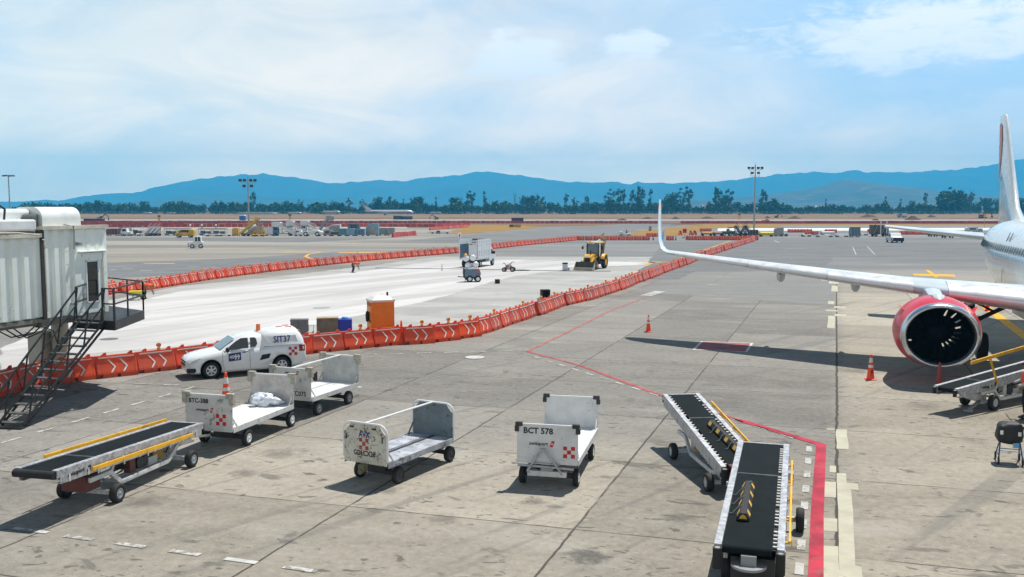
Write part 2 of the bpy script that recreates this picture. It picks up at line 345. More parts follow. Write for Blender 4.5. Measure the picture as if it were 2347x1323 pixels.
def sheet(name, pts, z, m, rag=0., step=2.):
    """flat ground sheet through a polygon of ground points, ragged edge if asked"""
    pts = [Vector((p[0], p[1], 0)) for p in pts]
    if rag:
        q = []
        for a, b in zip(pts, pts[1:] + pts[:1]):
            n = max(1, int((b - a).length / step))
            for i in range(n):
                c = a.lerp(b, i / n); w = Vector((noise.noise(c * .9), noise.noise(c * .9 + Vector((9, 9, 9))), 0)) * rag
                q.append(c + w)
        pts = q
    bm = bmesh.new(); vs = [bm.verts.new((p.x, p.y, z)) for p in pts]; f = bm.faces.new(vs)
    if f.normal.z < 0: f.normal_flip()
    bmesh.ops.triangulate(bm, faces=bm.faces)
    me = bpy.data.meshes.new(name); bm.to_mesh(me); bm.free(); me.materials.append(m)
    o = bpy.data.objects.new(name, me); COL.objects.link(o); return structure(o)
def pxs(*p): return [G(*q) for q in p]
def strips(name, segs, z, m):
    """painted strokes: every stroke is (points, width)"""
    mb = MB()
    for pts, w in segs:
        pts = [Vector((p[0], p[1], 0)) for p in pts]; off = []
        for i, p in enumerate(pts):
            d0 = (pts[i] - pts[i - 1]).normalized() if i else None; d1 = (pts[i + 1] - p).normalized() if i < len(pts) - 1 else None
            d = ((d0 or d1) + (d1 or d0)).normalized(); nn = Vector((-d.y, d.x, 0)); k = 1 / max(.4, nn.dot(Vector((-(d1 or d0).y, (d1 or d0).x, 0))))
            off.append(nn * w / 2 * k)
        a = [(p + o).to_tuple()[:2] + (z,) for p, o in zip(pts, off)]; b = [(p - o).to_tuple()[:2] + (z,) for p, o in zip(pts, off)]
        n = len(a); mb.add(a + b, [(i, i + 1, n + i + 1, n + i) for i in range(n - 1)])
    return structure(mb.build(name, m))
def dashes(a, b, n, frac, w):
    a, b = Vector(a), Vector(b); return [([a.lerp(b, i / n), a.lerp(b, (i + frac) / n)], w) for i in range(n)]

EARTH = earth('dry_field', (.17, .095, .048), (.23, .14, .078), (.12, .06, .035), .006, .02)
sheet('ground', [(-14000, -300), (14000, -300), (14000, 14000), (-14000, 14000)], -.12, EARTH)
CON = concrete('apron_concrete')
sheet('apron', [(-420, -60), (420, -60), (420, 338), (60, 338), (-30, 300), (-420, 330)], 0, CON)
# far bands beyond the apron
PALE = earth('pale_dust', (.33, .29, .24), (.42, .38, .33), (.26, .22, .18), .03, .1)
TAXI = earth('old_asphalt', (.115, .118, .12), (.155, .157, .155), (.21, .205, .195), .01, .06)
REDD = earth('red_dirt', (.17, .085, .055), (.24, .13, .085), (.12, .06, .045), .02, .08)
GRASS = earth('dry_grass', (.25, .15, .045), (.33, .20, .06), (.16, .10, .035), .1, .3)
NEWC = earth('new_concrete', (.60, .60, .585), (.68, .68, .665), (.52, .52, .51), .02, .06)
sheet('taxiway', [(-420, 395), (420, 370), (420, 420), (-420, 450)], -.08, TAXI)
sheet('runway', [(-1200, 462), (1200, 452), (1200, 520), (-1200, 530)], -.08, earth('runway_surface', (.26, .25, .24), (.33, .32, .30), (.20, .19, .185), .01, .05))
sheet('dirt_track', [(-420, 345), (-40, 312), (-40, 330), (-420, 368)], -.07, PALE)
sheet('dirt_strip', [(60, 372), (420, 350), (420, 395), (60, 420)], -.07, REDD)
sheet('dirt_field', [(-1500, 640), (1500, 560), (1500, 900), (-1500, 950)], -.09, earth('tan_field', (.185, .115, .065), (.25, .175, .105), (.12, .065, .042), .008, .03))
sheet('grass_verge', [(70, 340), (420, 330), (420, 358), (70, 372)], -.05, GRASS)
sheet('grass_island', pxs((1030, 536), (1045, 527), (1072, 516), (1180, 516.5), (1248, 520.5), (1200, 526), (1112, 532.5), (1060, 536)), .02, GRASS, 1.2, 4)
sheet('grass_patch', pxs((1398, 541), (1470, 529), (1580, 519), (1640, 517), (1790, 517.5), (1790, 521), (1640, 524), (1600, 533), (1560, 541)), .02, GRASS, 1.2, 4)
sheet('concrete_strip', pxs((1645, 523.5), (2300, 522.5), (2300, 528), (1645, 529.5)), .02, NEWC)
sheet('dirt_edge', pxs((190, 523), (930, 520), (935, 524), (190, 527)), .02, PALE, .5)
# taxiway sweeping to the left behind the back barriers
sheet('taxiway', pxs((930, 552), (1050, 541), (1250, 528), (1330, 521), (1420, 514), (1560, 514), (1480, 524), (1390, 541), (1320, 545), (1150, 556)), .012, earth('taxiway_surface', (.15, .152, .152), (.20, .20, .198), (.27, .265, .26), .02, .09), .8, 6)
# the new white concrete inside the barriers
def whitecon():
    m = bpy.data.materials.new('fresh_white_concrete'); m.use_nodes = True; t = NT(m.node_tree); p = t.n['Principled BSDF']
    P = t.add('ShaderNodeTexCoord').outputs['Object']
    sp_ = t.add('ShaderNodeSeparateXYZ', {0: P}); c6, s6 = cos(radians(58)), sin(radians(58))
    al = t.math('ADD', t.math('MULTIPLY', sp_.outputs[0], c6), t.math('MULTIPLY', sp_.outputs[1], s6)); ac_ = t.math('SUBTRACT', t.math('MULTIPLY', sp_.outputs[1], c6), t.math('MULTIPLY', sp_.outputs[0], s6))
    r = t.add('ShaderNodeCombineXYZ', {0: t.math('MULTIPLY', al, .035), 1: t.math('MULTIPLY', ac_, .28), 2: 1.}).outputs[0]
    n1 = t.noise(r, 1., 5, .6, .4); n2 = t.noise(P, .35, 5, .6); n3 = t.noise(P, 3., 5, .7)
    cc = t.mix(t.ramp(n1, .38, .66), (.40, .39, .38, 1), (.545, .535, .53, 1)); cc = t.mix(t.math('MULTIPLY', t.ramp(n2, .55, .75), .35), cc, (.46, .45, .45, 1)); cc = t.mix(t.math('MULTIPLY', n3, .18), cc, (.5, .49, .48, 1))
    ga = t.math('DIVIDE', t.math('SUBTRACT', t.math('MULTIPLY', sp_.outputs[0], cos(TH)), t.math('MULTIPLY', sp_.outputs[1], sin(TH))), 4.97); gb = t.math('DIVIDE', t.math('ADD', t.math('MULTIPLY', sp_.outputs[0], sin(TH)), t.math('MULTIPLY', sp_.outputs[1], cos(TH))), 5.2)
    for q_ in (ga, gb):
        dq = t.math('ABSOLUTE', t.math('SUBTRACT', q_, t.math('ROUND', q_))); cc = t.mix(t.math('MULTIPLY', t.math('SUBTRACT', 1., t.ramp(dq, .006, .016)), .38), cc, (.25, .245, .24, 1))
    t.l.new(cc, p.inputs['Base Color']); p.inputs['Roughness'].default_value = .9; p.inputs['Specular IOR Level'].default_value = .2; return m
sheet('pavement', pxs((0, 800), (240, 690), (420, 655), (640, 634), (860, 608), (1000, 589), (1520, 589), (1580, 600), (1420, 655), (1280, 690), (1130, 735), (1000, 770), (820, 785), (640, 808), (330, 840), (0, 890)), .004, earth('grey_cement_dust', (.31, .31, .295), (.40, .395, .38), (.26, .25, .235), .12, .3), .5, 1.5)
sheet('concrete_slab', pxs((0, 800), (120, 745), (250, 700), (330, 686), (420, 667), (600, 647), (840, 621), (1010, 597), (1190, 596), (1500, 602), (1470, 608), (1300, 613), (1280, 622), (1180, 633), (1130, 645), (1060, 668), (960, 695), (800, 728), (640, 762), (520, 783), (420, 795), (160, 815), (0, 858)), .010, whitecon(), .35, 1.)
# darker asphalt areas and pale concrete on the right
ASP = earth('asphalt_patch', (.145, .15, .153), (.185, .19, .192), (.235, .235, .232), .12, .35)
sheet('road', pxs((1520, 560), (1740, 556), (2300, 556), (2300, 590), (1915, 590), (1885, 612), (1610, 616), (1555, 640), (1450, 640)), .006, ASP, .5, 2.5)
sheet('road', pxs((1490, 655), (1700, 646), (1905, 646), (1905, 700), (1760, 690), (1440, 668)), .006, earth('asphalt_band', (.195, .195, .19), (.225, .225, .215), (.25, .25, .24), .3, .8), .4, 1.5)
sheet('road', pxs((0, 545), (930, 544), (700, 556), (400, 552), (0, 552)), .006, ASP, .5, 4)
sheet('road', pxs((240, 603), (560, 592), (760, 578), (900, 580), (700, 600), (420, 630), (240, 640)), .006, ASP, .6, 4)
# paint
PW = mat('worn_white_marking', (.46, .46, .44), .8, var=.15, vs=3, wear=.95, ws=5., wcol=(.26, .25, .22), spec=.2)
PR = mat('red_marking', (.40, .034, .060), .75, var=.3, vs=1.5, wear=.42, ws=5., wcol=(.27, .10, .10), spec=.2)
PRF = mat('faded_red_marking', (.36, .13, .12), .8, var=.2, vs=2, wear=.5, ws=2., wcol=(.25, .22, .20), spec=.2)
PY = mat('yellow_marking', (.72, .37, .015), .7, var=.12, vs=1, wear=.12, ws=2., wcol=(.30, .22, .1), spec=.2)
PYF = mat('faded_yellow_marking', (.50, .33, .10), .8, var=.2, vs=1, wear=.4, ws=1., wcol=(.25, .22, .17), spec=.2)
CP = mat('repair_concrete', (.44, .42, .33), .85, var=.1, vs=2, wear=.1, ws=2, wcol=(.3, .28, .22), spec=.2)
g = G
strips('painted_line', [(pxs((1868, 1400), (1873, 1180), (1882, 1020), (1690, 962)), .26)], .012, PR)
strips('painted_line', [(pxs((1690, 962), (1500, 902), (1330, 838), (1208, 806)), .17)], .012, mat('red_line_thin', (.36, .085, .092), .75, var=.3, wear=.6, ws=2., wcol=(.27, .2, .18), spec=.2))
strips('painted_line', [(pxs((1208, 806), (1300, 762), (1400, 712), (1480, 682)), .16)], .012, PRF)
w = []
for a, b, n, fr, wd in (((1831, 1318), (1856, 1010), 8, .45, .15), ((1820, 1005), (1212, 814), 15, .5, .12), ((1175, 805), (735, 815), 7, .55, .12), ((720, 830), (690, 832), 1, 1., .12),
                        ((0, 1017), (470, 880), 7, .55, .12), ((150, 1229), (790, 1320), 5, .55, .14), ((30, 1212), (110, 1222), 1, 1., .14), ((270, 862), (430, 850), 4, .5, .09), ((310, 880), (440, 884), 2, .6, .1)):
    w += dashes(g(a[0], a[1]), g(b[0], b[1]), n, fr, wd)
w += [(pxs((1480, 678), (1513, 668)), .9), (pxs((250, 640), (300, 637)), .3), (pxs((320, 621), (350, 621)), .35), (pxs((432, 612), (460, 612)), .35), (pxs((465, 614), (500, 614)), .35), (pxs((545, 611), (570, 612)), .3),
      (pxs((250, 618), (266, 618)), .3), (pxs((280, 616), (305, 616)), .3), (pxs((1495, 601), (1530, 600)), .3), (pxs((1620, 652), (1660, 654)), .25), (pxs((1430, 671), (1905, 686)), .10), (pxs((1955, 567), (1962, 584)), .14), (pxs((1988, 565), (2005, 584)), .14),
      (pxs((1800, 570), (1850, 570)), .35), (pxs((1775, 552), (1785, 556)), .3), (pxs((250, 575), (480, 560)), .25), (pxs((240, 652), (330, 648)), .2), (pxs((560, 552), (930, 545)), .25), (pxs((1180, 571), (1230, 570)), .35), (pxs((240, 850), (315, 846)), .08)]
for i in range(14):
    a = g(600 + i * 45, 655 - i * 4)
strips('painted_line', w, .012, PW)
strips('painted_line', [(pxs((648, 578.5), (735, 577)), .9), (pxs((775, 579.5), (900, 579.5)), 1.5), (pxs((735, 579), (708, 583), (700, 588), (712, 593), (760, 598), (800, 602)), .35)], .012, PY)
strips('painted_line', [(pxs((330, 604), (400, 604)), .8)], .012, PY)
strips('painted_line', [(pxs((240, 597), (420, 595)), .4), (pxs((900, 578), (960, 575)), .3), (pxs((1560, 592), (1675, 552)), .30), (pxs((1470, 604), (1530, 600)), .7), (pxs((1478, 610), (1500, 600)), .5)], .012, PYF)
# yellow cross and stand line by the aircraft
sheet('painted_line', pxs((2092, 628), (2187, 630), (2192, 635), (2095, 632)), .013, PY); sheet('painted_line', pxs((2121, 620), (2130, 620), (2151, 636), (2144, 637)), .018, PY)
strips('painted_line', [(pxs((2240, 690), (2347, 770), (2440, 840)), .55)], .013, PY)
# red box with a white border
q = pxs((1606, 783), (1727, 787), (1713, 808), (1587, 802)); c = sum(q, Vector()) / 4
sheet('painted_box', q, .012, mat('box_white_paint', (.55, .54, .52), .8, var=.12, vs=3, wear=.15, ws=4, wcol=(.3, .25, .22), spec=.2)); sheet('painted_box', [c + (p - c) * .90 for p in q], .017, mat('red_box', (.26, .07, .07), .8, var=.35, vs=1.2, wear=.2, ws=1.5, wcol=(.16, .07, .07)))
sheet('painted_box', pxs((1640, 793), (1672, 794), (1671, 797), (1639, 796)), .022, PRF)
# square concrete repairs along the wide joint
for x0, y0, x1, y1 in ((1917, 984, 1942, 1029), (1895, 982, 1914, 985), (1902, 1068, 1917, 1083), (1918, 1085, 1940, 1107), (1891, 1105, 1917, 1140), (1919, 1107, 1966, 1121), (1888, 1188, 1919, 1217), (1888, 1252, 1921, 1340),
                       (1900, 640, 1922, 650), (1906, 655, 1920, 668), (1898, 690, 1912, 697), (1912, 702, 1938, 706), (1893, 710, 1920, 713), (1913, 720, 1940, 725), (1898, 724, 1914, 752), (1882, 640, 1905, 643)):
    k = .25 * (y1 - y0) / 100; sheet('concrete_patch', pxs((x0, y0), (x1, y0 + (x1 - x0) * .05), (x1 + (x1 - 1917) * k, y1 + (x1 - x0) * .06), (x0 + (x0 - 1917) * k, y1)), .006 + random.random() * .003, CP, .03, .5)
sheet('concrete_patch', pxs((1919, 1107), (1950, 1109), (1956, 1200), (1960, 1296), (1975, 1300), (1978, 1340), (1922, 1340), (1922, 1215)), .005, CP, .03, .6)
# manhole covers
def cover(px, py, r, lab, m):
    tag(MB().lathe([(r, 0), (r, .012), (r * .93, .016), (r * .9, .012), (0, .012)], n=28).build('manhole_cover', m, loc=g(px, py, 0) + Vector((0, 0, .012))), lab, 'manhole cover')
cover(1088, 820, .42, 'pale round manhole cover in the grey apron beside the corner of the faded red line', mat('pale_cover', (.46, .46, .45), .7, var=.15, vs=6))
cover(250, 778, .42, 'dark round manhole cover in the white concrete above the jet bridge stair', mat('dark_cover', (.12, .12, .125), .7, var=.2, vs=6))
cover(737, 706, .55, 'grey round manhole cover in the white concrete beyond the brown crate', mat('grey_cover', (.30, .30, .31), .7, var=.2, vs=6))

# ---- hills
HM = earth('hill_scrub', (.035, .048, .035), (.06, .065, .045), (.10, .085, .06), .0012, .0012)
def hill(name, D, prof, depth, seed, m=HM, amp=.26):
    xs = [p[0] for p in prof]; rings = []
    n = int((xs[-1] - xs[0]) / 7); rows = 12
    H = lambda px: next(a[1] + (b[1] - a[1]) * (px - a[0]) / (b[0] - a[0]) for a, b in zip(prof, prof[1:]) if a[0] <= px <= b[0])
    vs = []
    for r in range(rows + 5):
        t = r / rows
        for i in range(n + 1):
            px = xs[0] + (xs[-1] - xs[0]) * i / n; x0 = (px - 1173.5) / FPX * D
            z0 = (HOR - H(px)) / FPX * D + EYE
            tt = max(0., min(1., t if t <= 1 else 2 - t)); y = D - depth * (1 - t)
            ns = noise.fractal(Vector((x0 / (depth * .35) + seed, y / (depth * .35), seed)), .9, 2.1, 5)
            w = 4 * tt * (1 - tt)
            z = z0 * (tt ** 1.25) * (1 + w * amp * 3 * ns) + z0 * (.045 * noise.noise(Vector((x0 / 110, y / 110, seed))) + .022 * noise.noise(Vector((x0 / 38, y / 38, seed))))
            vs.append((x0, y, max(-5, z) if r else -5))
    fs = [(r * (n + 1) + i, r * (n + 1) + i + 1, (r + 1) * (n + 1) + i + 1, (r + 1) * (n + 1) + i) for r in range(rows + 4) for i in range(n)]
    return structure(MB().add(vs, fs, 0, True).build(name, m))
far = [(-900, 470), (-400, 468), (-60, 470), (60, 464), (110, 458), (160, 462), (200, 452), (240, 445), (300, 442), (340, 448), (380, 435), (430, 420), (480, 412), (560, 404), (600, 400), (640, 403), (680, 408), (720, 414), (760, 422), (800, 420), (840, 418), (880, 413), (900, 416), (930, 417), (960, 410), (1000, 407), (1040, 404), (1080, 397), (1120, 395), (1160, 400), (1200, 405), (1240, 410), (1290, 417), (1340, 421), (1400, 423), (1430, 428), (1460, 420), (1540, 420), (1580, 417), (1640, 418), (1700, 410), (1740, 405), (1800, 400), (1860, 395), (1900, 397), (1980, 397), (2060, 395), (2150, 393), (2200, 388), (2250, 381), (2290, 377), (2347, 365), (2500, 350), (2800, 360), (3200, 400)]
hill('far_hills', 8500, far, 2100, 1.3)
hill('low_hills', 6000, [(180, 474), (300, 468), (360, 455), (430, 448), (490, 443), (560, 447), (640, 452), (720, 458), (800, 454), (860, 461), (930, 468), (1020, 474)], 1350, 5.1)
hill('cone_hill', 4400, [(1380, 474), (1480, 469), (1560, 458), (1640, 460), (1720, 450), (1790, 443), (1860, 431), (1910, 419), (1935, 412), (1960, 412), (1985, 420), (2030, 425), (2080, 430), (2140, 437), (2200, 445), (2300, 452), (2450, 455), (2700, 470)], 1330, 8.7, earth('dry_hill', (.045, .055, .04), (.10, .08, .06), (.22, .14, .11), .0025, .0025), .06)

# ---- haze in the air
hz = bpy.data.materials.new('haze'); hz.use_nodes = True; t = NT(hz.node_tree); t.n.clear()
vol = t.add('ShaderNodeVolumePrincipled', {'Color': (.07, .56, 1., 1), 'Density': 1.9e-4, 'Anisotropy': .0})
t.add('ShaderNodeOutputMaterial', {'Volume': vol.outputs[0]})
tag(MB().box(-11500, -120, -8, 11500, 9900, 540).build('haze', hz), kind='stuff')

# ---- trees beyond the field
LEAF = [mat('leaf_dark', (.022, .042, .022), .8, var=.35, vs=.3, spec=.1), mat('leaf_mid', (.045, .085, .034), .8, var=.35, vs=.3, spec=.1), mat('leaf_light', (.085, .135, .05), .8, var=.3, vs=.3, spec=.1)]
BARK = mat('bark', (.10, .08, .06), .9, var=.3, vs=1)
def tree_proto(name, blobs, n, size, trunk, label, group, bare=False):
    """blobs: (x, y, z, rx, rz); trunk: list of (points, r0, r1)"""
    r = thing(name, label, 'tree', group=group)
    tb = MB()
    for pts, r0, r1 in trunk:
        for i in range(len(pts) - 1):
            k0 = r0 + (r1 - r0) * i / (len(pts) - 1); k1 = r0 + (r1 - r0) * (i + 1) / (len(pts) - 1); tb.tube(pts[i], pts[i + 1], k0, k1, 6)
    tb.build('trunk', BARK, r)
    if blobs:
        mb = MB(); vol = sum(b[3] ** 2 * b[4] for b in blobs)
        for b in blobs:
            for _ in range(int(n * b[3] ** 2 * b[4] / vol) + 6):
                d = Vector((random.gauss(0, 1), random.gauss(0, 1), random.gauss(0, 1))).normalized() * (random.random() ** .45)
                c = Vector((b[0] + d.x * b[3], b[1] + d.y * b[3], b[2] + d.z * b[4])); s = size * random.uniform(.5, 1.3)
                a = Vector((random.gauss(0, 1), random.gauss(0, 1), random.gauss(0, .7))).normalized(); e = a.orthogonal().normalized(); e = Matrix.Rotation(random.random() * 6.3, 3, a) @ e; f = a.cross(e)
                mb.add([c + e * s, c + f * s * .7, c - e * s * .8, c - f * s * .6], [(0, 1, 2, 3)], random.choice((0, 0, 1, 1, 2)))
        mb.build('crown', LEAF, r)
    return r
def blobset(kind):
    R = random.uniform; o = []
    if kind == 'dense':
        for i in range(9): o.append((R(-4, 4), R(-3, 3), R(4, 11) , R(2.2, 3.6), R(2.2, 3.6)))
        o += [(0, 0, 11.5, 2.6, 2.2), (R(-2, 2), 0, 3, 5, 2.6)]
    elif kind == 'bush':
        for i in range(8): o.append((R(-6, 6), R(-3, 3), R(2, 5.2), R(2, 3.4), R(1.8, 2.8)))
        o.append((0, 0, 2, 6, 2.2))
    elif kind == 'tall':
        for i in range(9): z = R(7, 24); o.append((R(-2.6, 2.6), R(-2, 2), z, R(1.2, 2.4), R(1.6, 3)))
        o += [(R(-1, 1), 0, 25.5, 1.5, 2), (0, 0, 5, 2.6, 3)]
    elif kind == 'open':
        for i in range(11): a = R(0, 6.3); k = R(2, 5.6); o.append((k * cos(a), k * sin(a) * .7, R(9, 21) + (2 if k < 3 else 0), R(1.2, 2.3), R(1., 2.)))
        o.append((0, 0, 5, 3.2, 3.4))
    elif kind == 'slim':
        for i in range(8): o.append((R(-.7, .7), R(-.7, .7), 3 + i * 2.1 + R(-.6, .6), R(.9, 1.6), R(1, 1.8)))
    return o
def limbs(bl, h):
    t = [([Vector((0, 0, -.3)), Vector((.2, 0, h * .35)), Vector((.1, .1, h * .8))], .45, .15)]
    for b in bl[:8]: t.append(([Vector((.15, 0, h * .25)), Vector((b[0] * .5, b[1] * .5, (b[2] + h * .25) * .5)), Vector((b[0], b[1], b[2]))], .22, .06))
    return t
GR = 'trees along the far edge of the field'
LAB = {'dense': 'broad dark leafy tree with a dense rounded crown in the far tree line', 'bush': 'low bushy green tree filling the far tree line', 'tall': 'tall narrow eucalyptus with ragged crown rising above the far tree line',
       'open': 'tall spreading tree with open branching crown above the far tree line', 'slim': 'slim columnar cypress-like tree in the far tree line', 'bare': 'leafless bare-branched tree standing thin above the far tree line'}
PROT = {}
for k, cnt, n, sz, h in (('dense', 3, 420, 1.0, 12), ('bush', 4, 380, .95, 6), ('tall', 3, 420, .85, 26), ('open', 3, 400, .85, 20), ('slim', 2, 260, .7, 18)):
    for i in range(cnt):
        b = blobset(k); PROT.setdefault(k, []).append(tree_proto('tree', b, n, sz, limbs(b, h), LAB[k], GR))
tk = [([Vector((0, 0, -.3)), Vector((.1, 0, 9)), Vector((0, 0, 17))], .3, .1)]
for i in range(9):
    a = i * 2.4; z = 6 + i * 1.1; tk.append(([Vector((0, 0, z)), Vector((cos(a) * 1.2, sin(a), z + 3)), Vector((cos(a) * 2, sin(a) * 1.6, z + 6.5))], .12, .05))
PROT['bare'] = [tree_proto('tree', [], 0, 0, tk, LAB['bare'], GR)]
TH0 = {'dense': 14., 'bush': 7.4, 'tall': 27.5, 'open': 23., 'slim': 19.5, 'bare': 22.}
used = set()
def put_tree(kind, px, top, w=None, D=None):
    p = random.choice(PROT[kind]); D = D or random.uniform(930, 1090); h = (HOR - top) / FPX * D + EYE; k = h / TH0[kind]
    loc = ((px - 1173.5) / FPX * D, D, -.1); kx = random.uniform(.85, 1.15) * k
    if w: kx = w
    sc = (kx, kx, k)
    if p.name in used: dup(p, loc, random.random() * 6.3, scale=sc)
    else: used.add(p.name); p.location = loc; p.scale = sc; p.rotation_euler = (0, 0, random.random() * 6.3)
for kind, lst in (('dense', ((228, 457), (255, 463), (300, 470), (345, 470), (412, 464), (440, 468), (497, 459), (660, 459), (765, 459), (872, 450), (955, 449), (1045, 450), (1115, 463), (1210, 447), (1265, 463), (1402, 455), (1525, 452), (1545, 440), (1660, 445), (1770, 453), (2160, 436), (2185, 434), (2205, 440), (2085, 458), (2262, 452), (2290, 450), (2335, 452), (2380, 448))),
                  ('open', ((508, 460), (690, 458), (802, 454), (832, 457), (905, 452), (1082, 438), (1238, 446), (1317, 452), (1398, 434), (1420, 436), (1468, 428), (1562, 432), (1577, 429), (1645, 424), (1668, 436), (2172, 430))),
                  ('tall', ((582, 438), (893, 448), (1072, 442), (1200, 447), (1222, 447), (1232, 446), (1297, 443), (1345, 448), (1428, 433), (1448, 434), (1463, 426), (1490, 432), (1638, 428), (1745, 433), (1752, 440), (2117, 441), (2195, 433), (2222, 440))),
                  ('slim', ((925, 456), (1000, 452), (1111, 439), (1315, 452), (1890, 456), (2026, 450), (2060, 456), (2243, 452))),
                  ('bare', ((1180, 433), (1340, 442), (1385, 443), (1230, 436), (970, 445), (2222, 428)))):
    for px, top in lst: put_tree(kind, px, top)
x = 60
while x < 2420:
    put_tree('bush' if random.random() < .8 else 'dense', x + random.uniform(-4, 4), random.uniform(459, 474)); x += random.uniform(10, 18)
# ============================================================ NEAR OBJECTS
# ---- water barriers
BARM = mat('barrier_red_plastic', (.90, .105, .032), .42, var=.22, vs=.7, wear=.12, ws=3., wcol=(.55, .16, .10), spec=.4, transl=.35, fade=(.66, .16, .10))
WST = mat('white_stripe', (.72, .70, .66), .6, var=.1, vs=8)
AMB = mat('amber_lens', (.85, .16, .01), .25, var=.1); YPL = mat('yellow_plastic', (.80, .38, .02), .45)
PROFB = [(.26, .15), (.245, .22), (.19, .36), (.14, .52), (.108, .68), (.10, .80), (.10, .83)]
def by(z):
    z = max(.15, min(.83, z))
    for (a, b), (c, d) in zip(PROFB, PROFB[1:]):
        if b <= z <= d: return a + (c - a) * (z - b) / (d - b)
    return .1
def barrier(lamp, parts=True):
    r = thing('water_barrier', 'x', 'barrier')
    mb = MB(); k = PROFB + [(-a, b) for a, b in PROFB[::-1]]
    mb.loft([[(x, -a * s, b) for a, b in k] for x, s in ((.0, .9), (.03, 1), (.10, 1), (.12, .965), (.70, .965), (.73, 1), (.78, 1), (.80, .965), (1.40, .965), (1.42, 1), (1.47, 1), (1.50, .9))], sm=False)
    for x0, x1 in ((.22, .74), (.86, 1.50)):
        mb.box(x0, -.262, .0, x1, .262, .15)
    mb.box(0, -.12, .05, .22, .12, .15); mb.box(.74, -.12, .05, .86, .12, .15)
    for x in (.22, 1.18):
        mb.prism([(x, .83), (x + .20, .83), (x + .20, .93), (x + .13, .93)], 'xz', -.035, .035)
    mb.build('body', BARM, r)
    if parts:
        for x in (.42, .86):
            pts = []
            for a, b in (((x, .68), (x + .23, .40)), ((x + .23, .40), (x + .08, .20))):
                for i in range(5): pts.append((a[0] + (b[0] - a[0]) * i / 4, a[1] + (b[1] - a[1]) * i / 4))
            c = MB(); n = len(pts)
            c.add([(px, -by(z) - .006, z) for px, z in pts] + [(px + .065, -by(z) - .006, z) for px, z in pts], [(i, i + 1, n + i + 1, n + i) for i in range(n - 1)])
            c.build('chevron', WST, r)
        MB().box(.10, -.117, .735, 1.40, -.10, .775).build('reflective_strip', WST, r)
    if lamp:
        l = MB().bx(.92, 0, .83, .11, .08, .09).tube((.92, -.045, 1.02), (.92, .045, 1.02), .088, n=14).build('lamp_body', YPL, r)
        MB().tube((.92, -.058, 1.02), (.92, -.046, 1.02), .07, n=14).tube((.92, .046, 1.02), (.92, .058, 1.02), .07, n=14).build('lamp_lens', AMB, l)
    return r
BP = [barrier(False), barrier(True)]
bused = set()
def put_barrier(p, loc, rz, label, group):
    if p.name in bused: return dup(p, loc, rz, label, group)
    bused.add(p.name); p.location = loc; p.rotation_euler = (0, 0, rz); p['label'] = label; p['group'] = group; return p
def walk(pts, step):
    out = []; pts = [Vector((p.x, p.y, 0)) for p in pts]; carry = 0.
    for a, b in zip(pts, pts[1:]):
        d = (b - a); n = d.length; d.normalize(); t = carry
        while t < n: out.append((a + d * t, atan2(d.y, d.x))); t += step
        carry = t - n
    return out
near = pxs((-120, 938), (0, 905), (100, 881), (208, 868), (305, 857), (400, 845), (500, 832), (600, 821), (697, 811), (735, 807), (811, 799), (883, 792), (954, 787.6), (1022, 780), (1077, 772), (1112, 762), (1136, 754), (1161, 745), (1183, 738), (1207, 730), (1228, 723.5), (1249, 716), (1282, 703), (1350, 687), (1418, 665.7), (1473, 643.5), (1527, 623), (1575, 606), (1605.6, 592), (1728, 552.5))
lampx = (352, 700, 848, 990, 1086, 1140, 1186, 1228, 1262, 1301, 1336, 1385, 1417)
NB = walk(near, 1.535)
def img(p): c, s = cos(PITCH), sin(PITCH); z = p.z - EYE; d = p.y * c - z * s; return 1173.5 + FPX * p.x / d, 661.5 - FPX * (p.y * s + z * c) / d
for p, a in NB:
    e = p + Vector((cos(a), sin(a), 0)) * 1.5; x0, x1 = img(p)[0], img(e)[0]; xm = img(p + Vector((cos(a), sin(a), 0)) * .92)[0]
    lamp = any(x0 <= lx < x1 for lx in lampx) or (xm > 1420 and random.random() < .25)
    a2 = a + random.uniform(-.055, .055); p = p + Vector((-sin(a), cos(a), 0)) * random.uniform(-.05, .05)
    put_barrier(BP[1 if lamp else 0], p, a2, 'red plastic water barrier with amber warning lamp in the near row edging the white concrete' if lamp else 'red plastic water barrier without a lamp in the near row edging the white concrete', 'near row barriers with lamps' if lamp else 'near row barriers without lamps')
for p, a in walk(pxs((60, 715), (250, 675), (340, 664), (480, 641), (600, 625), (700, 613), (840, 598), (1050, 580), (1180, 565), (1322, 551)), 1.60):
    lamp = random.random() < .3
    put_barrier(BP[1 if lamp else 0], p, a + random.uniform(-.03, .03), 'red water barrier with lamp in the back row beyond the white concrete' if lamp else 'red water barrier without lamp in the back row beyond the white concrete', 'back row barriers with lamps' if lamp else 'back row barriers without lamps')
for pts in (pxs((1322, 551), (1474, 551)), pxs((1527, 551), (1543, 551)), pxs((1572, 550.5), (1728, 550.5))):
    for p, a in walk(pts, 1.6): put_barrier(BP[0], p, a, 'dark red water barrier in the cross row behind the digger and the wing tip', 'cross row barriers')
for pts, lab in ((((985, 528), (1072, 521)), 'pale red water barrier in the short far row before the dry grass'), (((1481, 543), (1513, 543)), 'red water barrier in the small far stack left of the wing tip'), (((1805, 533), (1855, 533)), 'red water barrier in the far group beside the grey container dolly'),
                 (((1845, 538.5), (1872, 538.5)), 'red water barrier in the far group above the empty dolly'), (((1890, 533.5), (1912, 533.5)), 'pinkish red water barrier far behind the white dollies'), (((1988, 533), (2003, 533)), 'red water barrier far left of the dark boarding stair'),
                 (((2062, 538), (2130, 538)), 'red water barrier in the far row right of the white pickup'), (((1604, 531), (1630, 531)), 'red water barrier far behind the yellow covered dolly')):
    for p, a in walk(pxs(*pts), 1.6): put_barrier(BP[0], p, a + random.uniform(-.1, .1), lab, lab.replace('barrier', 'barriers'))
